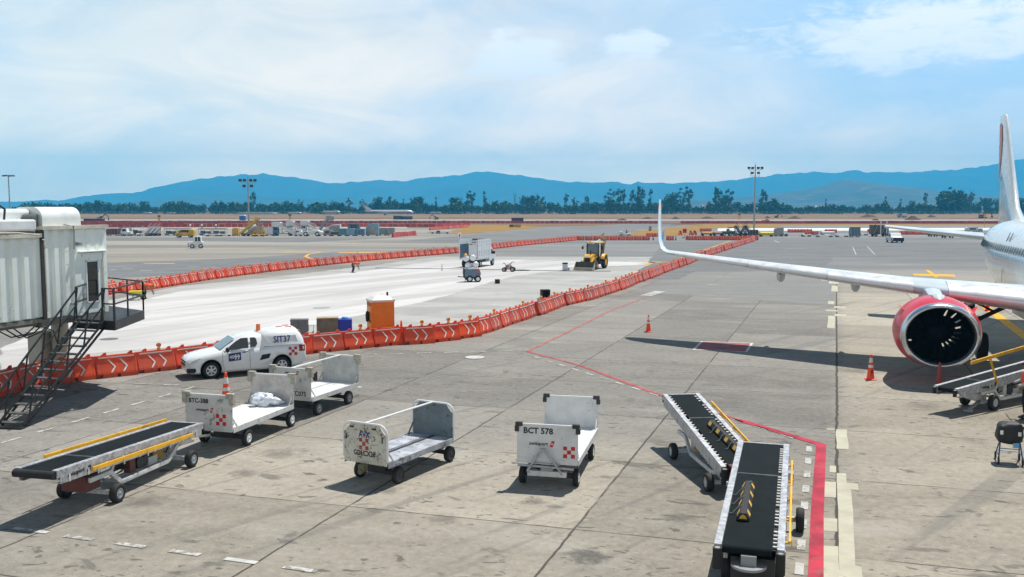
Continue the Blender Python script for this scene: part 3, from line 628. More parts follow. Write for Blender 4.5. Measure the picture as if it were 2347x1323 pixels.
# the far rows, several hundred barriers: one object
fb = MB()
for pts in (pxs((150, 521.5), (640, 520), (985, 520.5), (1075, 517)), pxs((150, 512), (900, 512), (1500, 512.3)), pxs((1560, 512.5), (2420, 512.5)), pxs((150, 516.5), (420, 516)), pxs((900, 544), (950, 540))):
    for p, a in walk(pts, 2.0):
        d = Vector((cos(a), sin(a), 0)); n = Vector((-d.y, d.x, 0)); z = Vector((0, 0, 1)); h = random.uniform(.95, 1.1)
        r0 = [p + n * s * w + z * q for s, w, q in ((-1, .3, 0), (-1, .1, h), (1, .1, h), (1, .3, 0))]; fb.loft([r0, [v + d * 1.85 for v in r0]], sm=False)
tag(fb.build('far_barrier_rows', mat('far_barrier_red', (.42, .06, .05), .6, var=.3, vs=.25)), 'long far rows of red water barriers along the runway works', 'barriers', kind='stuff')

# ---- traffic cones
def cone(loc, label, h=.9, col=None, bands=2, text_=None, rz=0., group=None, peak=True):
    r = thing('traffic_cone', label, 'traffic cone', loc, rz, group); k = h / .9
    MB().loft([[(x * s, y * s, z) for x, y in ((-.19, -.12), (-.12, -.19), (.12, -.19), (.19, -.12), (.19, .12), (.12, .19), (-.12, .19), (-.19, .12))] for s, z in ((1, 0), (1, .03), (.75, .045))], sm=False).build('base', col or ORG, r)
    MB().lathe([(.135 * k, .04), (.128 * k, .10), (.035 * k, .86 * k), (.03 * k, .90 * k), (0, .90 * k)], n=18).build('cone_body', col or ORG, r)
    rad = lambda z: .128 + (.035 - .128) * (z - .10) / .76 + .004
    for z0, z1 in ((.62, .78), (.44, .53))[:bands]:
        MB().lathe([(rad(z0) * k, z0 * k), (rad(z1) * k, z1 * k)], n=18).build('reflective_band', WST, r)
    if text_: text(text_, .13, INK, r, (.02, -.115, .12), (pi / 2, -pi / 2, 0), bold=.004)
    return r
cone(G(1995, 870.5), 'orange cone with white bands and black writing, standing left of the engine inlet', .95, bands=2, text_='SWS', rz=.2)
cone(G(1486, 761), 'orange cone with white band standing alone near the tip of the wing shadow', .9, bands=2, rz=.5)
cone(G(2152, 895), 'dull red cone without bands standing in shade under the engine inlet', 1.0, mat('dull_red_plastic', (.30, .05, .045), .6), 0, rz=.1)
cone(G(2263, 713), 'bright red cone standing behind the landing gear strut on the yellow line', .9, mat('bright_red_plastic', (.80, .03, .02), .45), 0)
cone(G(519, 935), 'tall orange cone with two white bands behind the plastic-bag cart', 1.15, bands=2, rz=.3)
cone(G(920, 779), 'orange cone with dark collar behind the barriers right of the orange toilet', .95, bands=0)
cone(G(903, 781), 'orange cone half hidden behind the right edge of the orange toilet', .85, bands=0)
CB = mat('dark_cone', (.02, .03, .025), .6)
cone(G(1497, 551), 'far black cone left of the upturned wing tip in the gap of the barriers', .95, CB, 0)
cone(G(1549, 551), 'far black cone right of the upturned wing tip in the gap of the barriers', .95, CB, 0)

# ---- baggage carts
CW = mat('cart_white', (.62, .64, .64), .5, var=.08, vs=3, wear=.02, ws=9, wcol=(.2, .21, .22), streak=.12)
CWW = mat('cart_white_scuffed', (.56, .57, .55), .55, var=.12, vs=3, wear=.26, ws=7, wcol=(.12, .115, .11), streak=.2)
CWX = mat('cart_white_battered', (.55, .54, .46), .6, var=.16, vs=3, wear=.66, ws=19, wcol=(.06, .05, .04), streak=.25)
DKW = mat('cart_deck_light', (.66, .66, .66), .5, var=.12, vs=4, wear=.22, ws=6, wcol=(.34, .34, .34))
DKX = mat('cart_deck_battered', (.36, .38, .42), .5, var=.3, vs=3, wear=.45, ws=7, wcol=(.06, .06, .065))
INX = mat('cart_panel_shaded', (.13, .17, .19), .55, var=.15, vs=3, wear=.35, ws=9, wcol=(.02, .02, .022))  # shade of the panel's inner face put into the base colour, chips on top
BMP = mat('beige_rubber', (.36, .35, .29), .8, var=.2, vs=9, wear=.2, ws=12)
LOGO = mat('logo_red', (.52, .012, .02), .45)
def checker(parent, x, z, s, y, m=None, name='checker_emblem'):
    mb = MB(); q = s / 3
    for i, j in ((0, 0), (2, 0), (1, 1), (0, 2), (2, 2)): mb.box(x + i * q, y - .002, z + j * q, x + (i + 1) * q, y, z + (j + 1) * q)
    return mb.build(name, m or RED, parent)
def brand(parent, x, z, s, y, ink=None):
    text('swissport', s, ink or INK, parent, (x, y, z), FRONT, bold=.0025 * s / .1, sx=.95)
    x1 = x + s * 4.05; mb = MB(); mb.prism([(x1, z - s * .25), (x1 + s * .62, z - s * .25), (x1 + s * 1.0, z + s * .95), (x1 + s * .38, z + s * .95)], 'xz', y - .002, y)
    o = mb.build('red_logo', LOGO, parent)
    c = (x1 + s * .5, y - .004, z + s * .35); w = MB().lathe([(s * .12, 0), (s * .21, 0)], c, (0, -1, 0), 14); w.bx(c[0], c[1], c[2] - s * .09, s * .05, .002, s * .18); w.bx(c[0], c[1], c[2] - s * .025, s * .18, .002, s * .05); w.build('logo_mark', WST, o)
def cart(label, loc, rz, w, f, l, wb, dz=.64, ph=.84, style='corner', fm=CW, rm=CW, dm=DKW, rim=None, rail=False, steer=0., bump=DRK, wr=.20, wx=None):
    r = thing('baggage_cart', label, 'baggage cart', loc, rz); h = w / 2; wx = wx or h - .10; b = -f + l
    d = MB().box(-h, -f + .03, dz - .05, h, b - .03, dz); d.build('deck', dm, r, .008)
    MB().box(-h - .012, -f + .02, dz - .13, -h, b - .02, dz + .015).box(h, -f + .02, dz - .13, h + .012, b - .02, dz + .015).build('side_rail', DKX if dm is DKX else CWW, r, .004)
    if dm is DKX: MB().box(.02, -f + .05, dz, .09, b - .05, dz + .02).build('deck_seam', DRK, r)
    ch = MB().box(-h * .6, -f + .1, dz - .16, -h * .6 + .07, b - .1, dz - .05).box(h * .6 - .07, -f + .1, dz - .16, h * .6, b - .1, dz - .05)
    for y in (0, wb): ch.box(-wx + .05, y - .05, .18, wx - .05, y + .05, .28).box(-.28, y - .16, .28, .28, y + .16, dz - .15)
    ch.build('chassis', DRK, r)
    panels = []
    for nm, y, sgn, m in (('front_panel', -f, -1, fm), ('rear_panel', b, 1, rm)):
        z0, z1 = dz - .08, dz + ph
        if style == 'corner':
            c = .05; pl = MB().prism([(-h, z0), (h, z0), (h, z1 - c), (h - c, z1), (-h + c, z1), (-h, z1 - c)], 'xz', y - .014, y + .014)
            p = pl.build(nm, m, r, .004)
            MB().tube((-h + .06, y, z1), (h - .06, y, z1), .022).build('top_tube', WHT, p)
            for s in (-1, 1):
                q = MB(); e_ = 1.35 if bump is BMP else 1.; q.box(s * (h - .05) - .085 * e_, y - .05 * e_, z1 - .05 * e_, s * (h - .05) + .085 * e_, y + .05 * e_, z1 + .05 * e_); q.box(s * h - .05 * e_, y - .05 * e_, z1 - .18 * e_, s * h + .05 * e_, y + .05 * e_, z1 - .04)
                q.build('corner_bumper', bump, r, .018)
            MB().box(-h + .01, y + sgn * .015 - .012, z0 - .02, h - .01, y + sgn * .015 + .012, z0 + .11).build('kick_plate', m, p)
        else:
            c = .17; k = .24
            oct_ = [(-h + .02, z0), (h - .02, z0), (h - .02, z1 - k)] + [(h - .02 - .03 - (k - .05) * sin(t), z1 - .02 - (k - .05) * cos(t) + 0) for t in ()] + [(h - .10, z1 - k * .72), (h - k * .72, z1 - .09), (h - k, z1), (-h + k, z1), (-h + k * .72, z1 - .09), (-h + .10, z1 - k * .72), (-h + .02, z1 - k)]
            p = MB().prism(oct_, 'xz', y - .014, y + .014).build(nm, m, r, .004)
            arc = [(-h, y, z0 + .1)] + [(-h + k - k * cos(t), y, z1 - k + k * sin(t)) for t in [i * pi / 12 for i in range(7)]] + [(h - k + k * sin(t), y, z1 - k + k * cos(t)) for t in [i * pi / 12 for i in range(7)]] + [(h, y, z0 + .1)]
            MB().path(arc, .026, 8).build('tube_frame', WHT, p)
        panels.append(p)
        MB().bar((-h + .03, y - sgn * .02, dz + .28), (-h + .03, y - sgn * .25, dz), .03, .03).bar((h - .03, y - sgn * .02, dz + .28), (h - .03, y - sgn * .25, dz), .03, .03).build('gusset', m, r)
    if rail: MB().tube((0, -f, dz + ph), (0, b, dz + ph), .025).build('top_rail', WHT, r)
    for y in (0, wb):
        for s in (-1, 1):
            a = steer if y == 0 else 0.
            wheel(r, (s * wx, y, wr), wr, .13, (s * cos(a), s * sin(a), 0), rim or WHT, .58)
    return r, panels
ct, pn = cart('clean white baggage cart with black corner bumpers and raised tow bar', (.87, 21.31, 0), radians(-13), 1.42, .28, 3.35, 2.4, dz=.66, ph=.80, wx=.63)
y = -.28 - .016
text('BCT 578', .19, INK, pn[0], (-.56, y, 1.255), FRONT, bold=.006); brand(pn[0], -.42, .985, .118, y); checker(pn[0], .37, .72, .27, y)
t = MB()
t.tube((-.45, -.34, .38), (-.10, -.44, .95), .03).tube((.36, -.34, .34), (-.06, -.44, .95), .03).tube((-.68, -.34, .52), (.62, -.34, .48), .03).tube((-.35, -.34, .58), (.3, -.34, .56), .02).box(-.15, -.46, .90, .0, -.40, .95)
t.build('tow_bar', mat('galvanised_bar', (.40, .42, .43), .4, .3, var=.2, vs=8), ct); MB().box(-.14, -.34, .30, .14, -.2, .52).build('tow_hitch', GRY, ct)
MB().box(-.45, -.36, .28, .45, -.24, .40).build('axle_beam', CWW, ct)
MB().box(-.44, y - .004, .60, -.34, y, .68).build('number_plate', GRY, pn[0])
ct, pn = cart('battered paint-chipped baggage cart with rounded tube ends and a top rail', (-3.13, 21.65, 0), radians(-29.5), 1.26, .50, 2.75, 2.17, dz=.60, ph=.86, style='round', fm=CWX, rm=INX, dm=DKX, rim=DRK, rail=True, bump=DRK, wx=.55)
y = -.50 - .016
text('AVX', .20, NAVY, pn[0], (-.18, y, 1.13), FRONT, sx=.8, bold=.006); text('GDLCX28', .17, INK, pn[0], (-.34, y, .70), FRONT, sx=.85, bold=.005)
checker(pn[0], -.17, .84, .27, y, mat('worn_red_paint', (.36, .05, .035), .6, var=.3, vs=7, wear=.55, ws=11, wcol=(.3, .29, .26)))
hh = MB()
for x0, z0, x1, z1 in ((-.44, 1.33, -.32, 1.37), (.20, 1.33, .33, 1.37), (-.56, 1.05, -.525, 1.17), (.48, 1.05, .515, 1.19)): hh.box(x0, y - .002, z0, x1, y, z1)
hh.build('handle_slot', INK, pn[0])
MB().box(-.10, -.66, .36, .06, -.5, .52).tube((-.02, -.70, .36), (-.02, -.58, .36), .06).build('tow_hitch', mat('olive_hitch', (.14, .13, .07), .7, var=.3), ct)
ct, pn = cart('long white baggage cart carrying a plastic bag, behind the left belt loader', (-7.77, 25.05, 0), radians(-16.5), 1.42, .75, 3.15, 2.3, dz=.64, ph=.86, fm=CWW, rm=mat('cart_panel_rusty', (.50, .48, .45), .6, var=.2, vs=3, wear=.25, ws=6, wcol=(.18, .14, .12), streak=.3), bump=BMP, wx=.66, wr=.22)
y = -.75 - .016
text('BTC-388', .17, INK, pn[0], (-.60, y, 1.27), FRONT, bold=.006, sx=.95); brand(pn[0], -.38, 1.06, .105, y); checker(pn[0], .22, .70, .30, y)
MB().bar((0, -.75, .42), (-.05, -1.25, .50), .06, .06).build('tow_bar', STL, ct)
CART3 = ct
ct, pn = cart('white baggage cart with beige bumpers and top rail, next to the utility van', (-6.60, 28.85, 0), radians(-22), 1.42, .45, 2.75, 1.75, dz=.62, ph=.88, fm=CWW, rm=mat('cart_panel_stained', (.44, .46, .44), .6, var=.15, vs=3, wear=.22, ws=8, wcol=(.02, .03, .035), streak=.35), bump=BMP, rail=True, rim=mat('dull_rim', (.2, .2, .2), .5, .3), wx=.64, wr=.22)
y = -.45 - .016
text('BTC075', .20, INK, pn[0], (-.10, y, .66), FRONT, bold=.004, sx=.95); brand(pn[0], -.22, 1.33, .10, y); checker(pn[0], -.56, .98, .30, y)
MB().tube((0, 2.3, .40), (.25, 3.2, .26), .03).tube((-.2, 2.2, .40), (0, 2.5, .38), .03).build('tow_bar', WHT, ct)
MB().prism([(-.86, .62), (-.72, .62), (-.72, .95), (-.92, .80)], 'xz', 2.0, 2.03).build('side_flap', DRK, ct)
# things lying on the long cart
def crumple(name, c, r, sc, m, label, cat, seed=0, n=26, amp=.35):
    mb = MB(); mb.ball((0, 0, 0), r, n, 0, sc); o = mb.build(name, m); o.location = c
    for v in o.data.vertices:
        k = 1 + amp * noise.fractal(v.co * 4.2 / r * .35 + Vector((seed, seed, 0)), .8, 2.2, 4); v.co *= k
        v.co.z = max(v.co.z, -r * sc[2] * .8)
    return tag(o, label, cat)
BAGM = mat('clear_plastic_film', (.62, .68, .74), .16, var=.25, vs=9, spec=.8)
cm = Matrix.Rotation(radians(-16.5), 4, 'Z'); at3 = lambda x, y, z: Vector((-7.77, 25.05, 0)) + cm @ Vector((x, y, z))
crumple('plastic_bag', at3(.0, 2.02, .79), .34, (1.15, .7, .55), BAGM, 'crumpled clear plastic bag lying on the long white cart against its rear panel', 'plastic bag', 3, 40, .55)
crumple('rag', at3(.42, -.50, .70), .17, (.8, 1.3, .4), mat('yellowed_cloth', (.50, .46, .27), .9, var=.3, vs=9), 'small yellowish rag on the deck corner behind the front panel of the long cart', 'rag', 8, 24, .5)

# ---- belt loaders
ALU = mat('scratched_aluminium', (.44, .45, .47), .45, .4, var=.22, vs=9, wear=.36, ws=16, wcol=(.12, .12, .13))
FRW = mat('loader_white_steel', (.58, .59, .58), .5, .1, var=.15, vs=5, wear=.3, ws=8, wcol=(.10, .10, .10))
BELT = mat('conveyor_belt', (.008, .012, .014), .85, var=.3, vs=3, spec=.12)
RUST = mat('red_brown_box', (.13, .04, .03), .6, var=.2); OCH = mat('ochre_tank', (.30, .17, .02), .5, var=.2)
def loader(label, loc, rz, y0, z0, y1, z1, w=1.02, wb=2.85, rollers=(), rail=None, rail2=None, drum=True, brandtext=None, wr=.21, tk=.66, stop=False, steer=0., tks=None, fb=None):
    r = thing('belt_loader', label, 'belt loader', loc, rz); h = w / 2
    zz = lambda y: z0 + (z1 - z0) * (y - y0) / (y1 - y0)
    P = lambda x, y, d=0.: Vector((x, y, zz(y) + d))
    inset = .19 if rollers else .13
    xl = -h + (inset if -1 in rollers else .13); xr = h - (inset if 1 in rollers else .13)
    b = MB(); ya, yb = y0 + .06, y1 - .06; R = .07
    prof = [(ya + R * sin(t) * -1, -R + R * cos(t)) for t in [i * pi / 8 for i in range(9)]]
    prof2 = [(yb + R * sin(t), -R - R * cos(t) * -1) for t in [pi - i * pi / 8 for i in range(9)]]
    ring = [(y, zz(max(y0, min(y1, y))) + d) for y, d in prof + prof2]
    b.add([(xl, y, z) for y, z in ring] + [(xr, y, z) for y, z in ring], [(i, (i + 1) % len(ring), len(ring) + (i + 1) % len(ring), len(ring) + i) for i in range(len(ring))], 0, True)
    bo = b.build('belt', BELT, r)
    MB().bar(P(xl, y0 + (y1 - y0) * .62 if stop else y0 + (y1 - y0) * .24, .006), P(xr, y0 + (y1 - y0) * .62 if stop else y0 + (y1 - y0) * .24, .006), .012, .03).build('belt_seam', STL, bo)
    for s in (-1, 1):
        q = MB(); q.bar(P(s * (h - .06), y0, -.06), P(s * (h - .06), y1, -.06), .12, .16); q.bar(P(s * (h - .012), y0 + .1, -.20), P(s * (h - .012), y1 - .1, -.20), .024, .14)
        q.bar(P(s * (h - .05), y0 + .1, -.27), P(s * (h - .05), y1 - .1, -.27), .1, .02)
        fr = q.build('side_frame', ALU, r, .006)
        br = MB()
        for i in range(9):
            y = y0 + .35 + (y1 - y0 - .7) * i / 8; br.bar(P(s * (h + .004), y, -.28), P(s * (h + .004), y, -.13), .05, .02, up=(s, 0, 0))
        br.build('stiffener', FRW, fr)
    MB().bar(P(-h + .1, y1 - .03, -.03), P(h - .1, y1 - .03, -.03), .07, .08).build('end_plate', ALU, r)
    ro = None
    for s in rollers:
        x = s * (h - .155); MB().bar(P(x, y0 + .1, -.055), P(x, y1 - .12, -.055), .08, .01).build('roller_track', BLK, r)
        n = int((y1 - y0) / .17)
        for i in range(n):
            if i % 6 == 5 and random.random() < .6: continue
            y = y0 + .18 + (y1 - y0 - .36) * i / (n - 1)
            if ro is None:
                ro = MB().tube((-.032, 0, 0), (.032, 0, 0), .024, n=8).build('side_roller', WST, r); ro.location = P(x, y, -.022)
            else: dup(ro, P(x, y, -.022))
    if drum:
        MB().tube(P(-h + .02, y0 - .03, -.08), P(h - .02, y0 - .03, -.08), .085, n=16).build('end_drum', BLK, r)
    else:
        for s in (-1, 1): MB().tube(P(s * (h - .06), y0 - .07, -.02), P(s * (h - .06), y0 - .07, -.36 if not fb else -.22), .075 if not fb else .06, n=14).tube(P(s * (h - .06), y0 - .07, -.015), P(s * (h - .06), y0 - .07, -.02), .045, n=12, m=1).build('rubber_bumper', [BLK, GRY], r)
    for s in (-1, 1): MB().bx(s * (h - .05), y1 + .02, zz(y1) - .22, .09, .05, .2).build('end_buffer', BLK, r, .01)
    for rl, dz, ra, rb in [x for x in (rail, rail2) if x]:
        m = MB().bar(P(rl * (h + .07), ra, dz), P(rl * (h + .07), rb, dz), .035, .09 if brandtext else .055)
        o = m.build('guard_rail', YEL, r, .006); c = MB()
        for i in range(5):
            y = ra + .15 + (rb - ra - .3) * i / 4; c.bar(P(rl * (h - .01), y, dz - .06), P(rl * (h + .075), y, dz - .06), .05, .03); c.bar(P(rl * (h + .10), y, dz - .12), P(rl * (h + .10), y, dz), .04, .012, up=(1, 0, 0))
        c.build('rail_clamp', STL if dz < 0 else YEL, o)
    TK = lambda y, s: tks[(1 if y else 0, s)] if tks else tk
    # running gear
    zf = lambda y: min(.62, zz(y) - .34)
    for s in (-1, 1):
        x = s * .40; pt = [(x, -.55, zf(-.4)), (x, .12, zf(.1)), (x, .48, .30), (x, wb - .60, .30), (x, wb - .18, zf(wb)), (x, wb + .40, zf(wb + .3))]
        q = MB()
        for a, e in zip(pt, pt[1:]): q.bar(a, e, .07, .10)
        q.build('chassis_rail', FRW, r, .006)
    q = MB()
    for y in (0, wb): q.box(-TK(y, -1) + .05, y - .04, wr - .045, TK(y, 1) - .05, y + .04, wr + .045).box(-.16, y - .12, wr, .16, y + .12, zf(y) + .05)
    for y in (.5, wb * .5, wb - .6): q.box(-.40, y - .03, .28, .40, y + .03, .34)
    q.build('axle', FRW, r)
    for y in (.15, wb - .15):
        for s in (-1, 1): MB().bar((s * .40, y, zf(y)), P(s * .40, y + .1, -.26), .06, .06).build('lift_strut', FRW, r)
    en = MB().box(-.26, wb * .40, .36, .26, wb * .40 + .60, .70).tube((.0, wb * .40 + .1, .70), (.0, wb * .40 + .1, .80), .1).tube((.27, wb * .46, .52), (.33, wb * .46, .52), .14, n=14).box(-.3, wb * .52, .4, .3, wb * .58, .62)
    en.build('engine', DRK, r, .01)
    MB().bx(.24, wb * .36, .36, .16, .2, .36).build('radiator', fb or RUST, r)
    MB().bx(.0, wb * .72, .40, .62, .42, .26).build('fuel_tank', OCH, r, .03)
    MB().bx(.22, wb * .63, .34, .2, .34, .2).build('control_box', mat('control_grey', (.42, .44, .45), .5), r, .01)
    MB().bx(0, -.30, .34, .60 if not fb else .4, .50, .34 if not fb else .2).build('front_box', fb or RUST, r, .01)
    hs = MB(); 
    for i in range(5):
        a = Vector((random.uniform(-.3, .3), random.uniform(.5, wb - .6), .42)); hs.path([a, a + Vector((.1, .25, .12)), a + Vector((0, .5, .02)), a + Vector((-.1, .8, .14))], .016, 6)
    hs.build('hose', BLK, r)
    for y in (0, wb):
        for s in (-1, 1): wheel(r, (s * TK(y, s), y, wr), wr, .16, (s, 0, 0) if y or not steer else (s * cos(steer), s * sin(steer), 0), mat('silver_rim', (.45, .48, .5), .4, .5, var=.1), .55)
    if brandtext:
        yb_, sd, sz = brandtext; sl_ = atan2(z1 - z0, y1 - y0)
        o = text('swissport', sz, INK, r, (sd * (h + .006), yb_, zz(yb_) - .19), (pi / 2 + 0, 0, pi / 2) if sd > 0 else (pi / 2, 0, -pi / 2), bold=.003)
        k = MB(); x = sd * (h + .006); y2 = yb_ + sd * sz * 4.5
        k.prism([(y2, zz(y2) - .21), (y2 + .09, zz(y2) - .21), (y2 + .13, zz(y2) - .09), (y2 + .04, zz(y2) - .09)], 'yz', x - .002, x + .002); k.build('logo', INK, r)
    return r, P
LL, PL = loader('long belt loader with yellow side rail and black end roller, at the left foreground', (-9.24, 20.13, 0), -radians(13.5), -1.62, 1.12, 3.70, .90, w=1.0, wb=2.86, rail=(1, -.17, -.10 - .55, 3.1), rail2=(-1, .03, -.7, 3.7), brandtext=(-1.32, 1, .13))
MB().bar((.25, 3.1, .5), (.15, 3.75, .42), .06, .05).build('tow_bar', STL, LL)
LA, PA = loader('inclined belt loader facing away, its lower end tucked behind the front belt loader', (5.10, 20.85, 0), radians(6.9), -.38, .66, 4.30, 1.36, wb=2.74, rollers=(-1, 1), rail=(1, .06, .1, 3.5), drum=False, stop=True)
LB, PB = loader('front belt loader with yellow rail at right, nearest the red line at the bottom', (4.94, 18.35, 0), -radians(17), -3.93, 1.0, 2.28, 1.17, w=1.10, wb=0, rollers=(1,), rail=(1, .02, -3.6, 1.3), drum=False, stop=True, tk=.66) if False else loader('front belt loader with yellow rail at right, nearest the red line at the bottom', (4.94 - 2.85 * sin(radians(17)), 18.35 - 2.85 * cos(radians(17)), 0), -radians(17), -1.08, .98, 5.13, 1.17, w=1.10, wb=2.85, rollers=(1,), rail=(1, .0, -.7, 3.9), drum=False, stop=True, wr=.24, tks={(0, -1): .42, (0, 1): .46, (1, -1): .42, (1, 1): .80})
MB().tube((0, -1.05, .66), (0, -1.05, .70), .28, n=20).bx(0, -1.05, .70, .24, .2, .16).build('pivot_plate', GRY, LB)
MB().box(-.06, -1.30, .30, .06, -1.0, .36).build('tow_tongue', YEL, LB)
MB().bx(.05, -.55, .36, .7, .5, .35).build('drive_box', DRK, LB)
MB().box(.53, 3.0, .95, .66, 3.22, 1.12).build('bracket', STL, LB)
# wheel chocks lying on the belts
CHY = mat('chock_yellow', (.72, .45, .08), .5, var=.12, vs=9, wear=.15, ws=20)
def chock(loc, rz, tilt, label):
    r = thing('wheel_chock', label, 'wheel chock', loc); r.rotation_euler = (tilt, 0, rz)
    MB().prism([(-.11, 0), (.11, 0), (.11, .05), (.05, .14), (-.05, .14), (-.11, .05)], 'xz', -.92, .92).build('chock_body', BLK, r, .012)
    for y in (-.74, -.24, .27, .77):
        for s in (-1, 1):
            MB().add([(s * .113, y - .075, .05), (s * .113, y + .075, .05), (s * .062, y + .075, .142), (s * .062, y - .075, .142)], [(0, 1, 2, 3)]).build('yellow_patch', CHY, r)
    MB().add([(-.07, -.924, .04), (.07, -.924, .04), (.045, -.924, .09), (0, -.924, .12), (-.045, -.924, .09)], [(0, 1, 2, 3, 4)]).build('end_patch', CHY, r)
    rp = MB()
    for y in (-.5, .0, .5): rp.path([(-.02, y, .15), (-.12, y - .05, .10), (-.20, y - .12, .02), (-.26, y - .10, .015)], .009, 6)
    rp.path([(.0, .75, .145), (.06, .82, .17), (.10, .86, .10)], .009, 6); rp.build('rope', mat('grey_rope', (.16, .17, .17), .9), r)
    return r
def on_belt(P, o, x, y): return o.matrix_basis @ P(x, y, .01)
bpy.context.view_layer.update()
chock(LB.matrix_world @ PB(-.16, 1.0, .006), -radians(17), 0.03, 'black and yellow wheel chock lying along the belt of the front belt loader')
chock(LA.matrix_world @ PA(.13, 1.15, .006), radians(10), .15, 'black and yellow wheel chock lying on the belt of the inclined belt loader')
# ============================================================ UTILITY VAN
VANW = mat('van_white', (.74, .76, .77), .28, var=.03, spec=.6, coat=.6)
vr = thing('utility_van', 'white pickup van with closed rear canopy and orange roof beacon beside the barriers', 'van', (-11.68, 35.53, 0), radians(28.9))
def ringxy(x0, x1, hw, z, c=.14):
    return [(x0, -hw + c, z), (x0 + c, -hw, z), (x1 - c, -hw, z), (x1, -hw + c, z), (x1, hw - c, z), (x1 - c, hw, z), (x0 + c, hw, z), (x0, hw - c, z)]
st = [(-.87, .36, .58, .48), (-.83, .27, .68, .64), (-.72, .21, .77, .75), (-.5, .19, .85, .81), (-.2, .19, .91, .845), (.25, .19, .985, .855), (.55, .19, 1.03, .855), (1.5, .19, 1.06, .855), (2.4, .19, 1.08, .86), (3.2, .22, 1.09, .85), (3.52, .32, 1.08, .82), (3.64, .40, 1.05, .76)]
rings = []
for x, zb, zt, hw in st:
    H = [(hw * .90, 0), (hw * .985, .12), (hw, .5), (hw * .985, .78), (hw * .93, .95), (hw * .80, 1.0), (hw * .4, 1.018)]
    rg = [(x, -a, zb + (zt - zb) * k) for a, k in H] + [(x, a, zb + (zt - zb) * k) for a, k in H[::-1]]; rings.append(rg)
mb = MB().loft(rings); body = mb.build('body', VANW, vr)
bm = bmesh.new(); bm.from_mesh(body.data); bmesh.ops.remove_doubles(bm, verts=bm.verts, dist=.001); bmesh.ops.recalc_face_normals(bm, faces=bm.faces); bm.to_mesh(body.data); bm.free()
cuts = []
for x in (0, 2.67):
    for s in (-1, 1):
        c = MB().tube((x, s * .58, .33), (x, s * 1.1, .33), .395, n=28).build('cutter', DRK)
        bm = bmesh.new(); bm.from_mesh(c.data); bmesh.ops.remove_doubles(bm, verts=bm.verts, dist=.001); bmesh.ops.recalc_face_normals(bm, faces=bm.faces); bm.to_mesh(c.data); bm.free()
        c.parent = vr; c.hide_render = False; cuts.append(c)
bpy.context.view_layer.update()
for p in body.data.polygons: p.use_smooth = True
cut(body, cuts)
for x in (0, 2.67):
    for s in (-1, 1):
        MB().lathe([(.385, 0), (.385, .22), (.05, .2)], (x, s * .80, .33), (0, -s, 0), 24).build('wheel_arch', BLK, vr)
        wheel(vr, (x, s * .755, .305), .305, .19, (0, s, 0), mat('alloy_rim', (.55, .57, .58), .3, .6, var=.05), .66, 'wheel', 6)
cab = MB().loft([ringxy(.36, 2.1, .80, 1.0), ringxy(.62, 2.1, .755, 1.18), ringxy(.92, 2.1, .70, 1.36), ringxy(1.10, 2.1, .655, 1.46, .18), ringxy(1.32, 2.1, .58, 1.535, .2), ringxy(1.6, 2.05, .40, 1.565, .2)]).build('cab', VANW, vr)
sh = MB().loft([ringxy(1.86, 3.60, .815, 1.075), ringxy(1.84, 3.58, .80, 1.24, .16), ringxy(1.83, 3.50, .75, 1.45, .2), ringxy(1.86, 3.42, .70, 1.56, .22), ringxy(2.15, 3.36, .62, 1.66, .24), ringxy(2.6, 3.28, .46, 1.72, .24)]).build('canopy', VANW, vr)
def patch(name, pts, m, parent, off=0., right=False):
    """flat glass or decal following the tilted side; pts are (x, z)"""
    def yy(z):
        T_ = [(.3, .862), (.62, .866), (.85, .858), (.99, .83), (1.0, .802), (1.18, .757), (1.36, .702), (1.46, .657), (1.54, .58)]
        for (a, b), (c, d) in zip(T_, T_[1:]):
            if a <= z <= c: return b + (d - b) * (z - a) / (c - a)
        return .6
    return MB().add([(x, -(yy(z) + .006 + off), z) for x, z in pts], [tuple(range(len(pts)))]).build(name, m, parent)
patch('side_window', [(.56, 1.03), (1.40, 1.07), (1.40, 1.445), (1.13, 1.44), (.92, 1.33), (.70, 1.17)], GLS, cab, .03); patch('quarter_window', [(1.48, 1.09), (1.68, 1.10), (1.74, 1.20), (1.72, 1.38), (1.66, 1.44), (1.48, 1.445)], GLS, cab, .03)
MB().add([(.37, -.64, 1.05), (.37, .64, 1.05), (.93, .555, 1.42), (.93, -.555, 1.42)], [(0, 1, 2, 3)]).build('windscreen', mat('windscreen_glass', (.12, .20, .23), .06, var=.2, spec=.9), cab)
seam = mat('panel_gap', (.16, .17, .18), .6)
def line(pts, w=.012, parent=body): 
    for a, b in zip(pts, pts[1:]):
        d = Vector((b[0] - a[0], b[1] - a[1])).normalized() * w / 2; patch('panel_gap', [(a[0] - d.y, a[1] + d.x), (a[0] + d.y, a[1] - d.x), (b[0] + d.y, b[1] - d.x), (b[0] - d.y, b[1] + d.x)], seam, parent, .001)
line([(.42, .98), (.42, .60), (.46, .30)]); line([(1.44, .98), (1.44, .60), (1.44, .30)])
patch('vent', [(1.80, .56), (2.16, .62), (2.24, .80), (1.90, .765)], BLK, body, .002); patch('door_handle', [(1.16, .895), (1.36, .91), (1.36, .945), (1.16, .93)], BLK, body, .006)
dc = patch('door_decal', [(.64, .60), (1.10, .63), (1.10, .925), (.64, .895)], NAVY, body, .002)
for x0, z0, x1, z1 in ((.67, .74, 1.06, .785), (.70, .80, .90, .815), (.70, .70, .90, .715)): patch('decal_stripe', [(x0, z0), (x1, z0 + .02), (x1, z1 + .02), (x0, z1)], WST, dc, .005)
for x in (.90, 1.0): patch('decal_arrow', [(x - .03, .86), (x + .01, .865), (x + .05, .765), (x + .01, .66), (x - .03, .655), (x + .01, .76)], WST, dc, .007)
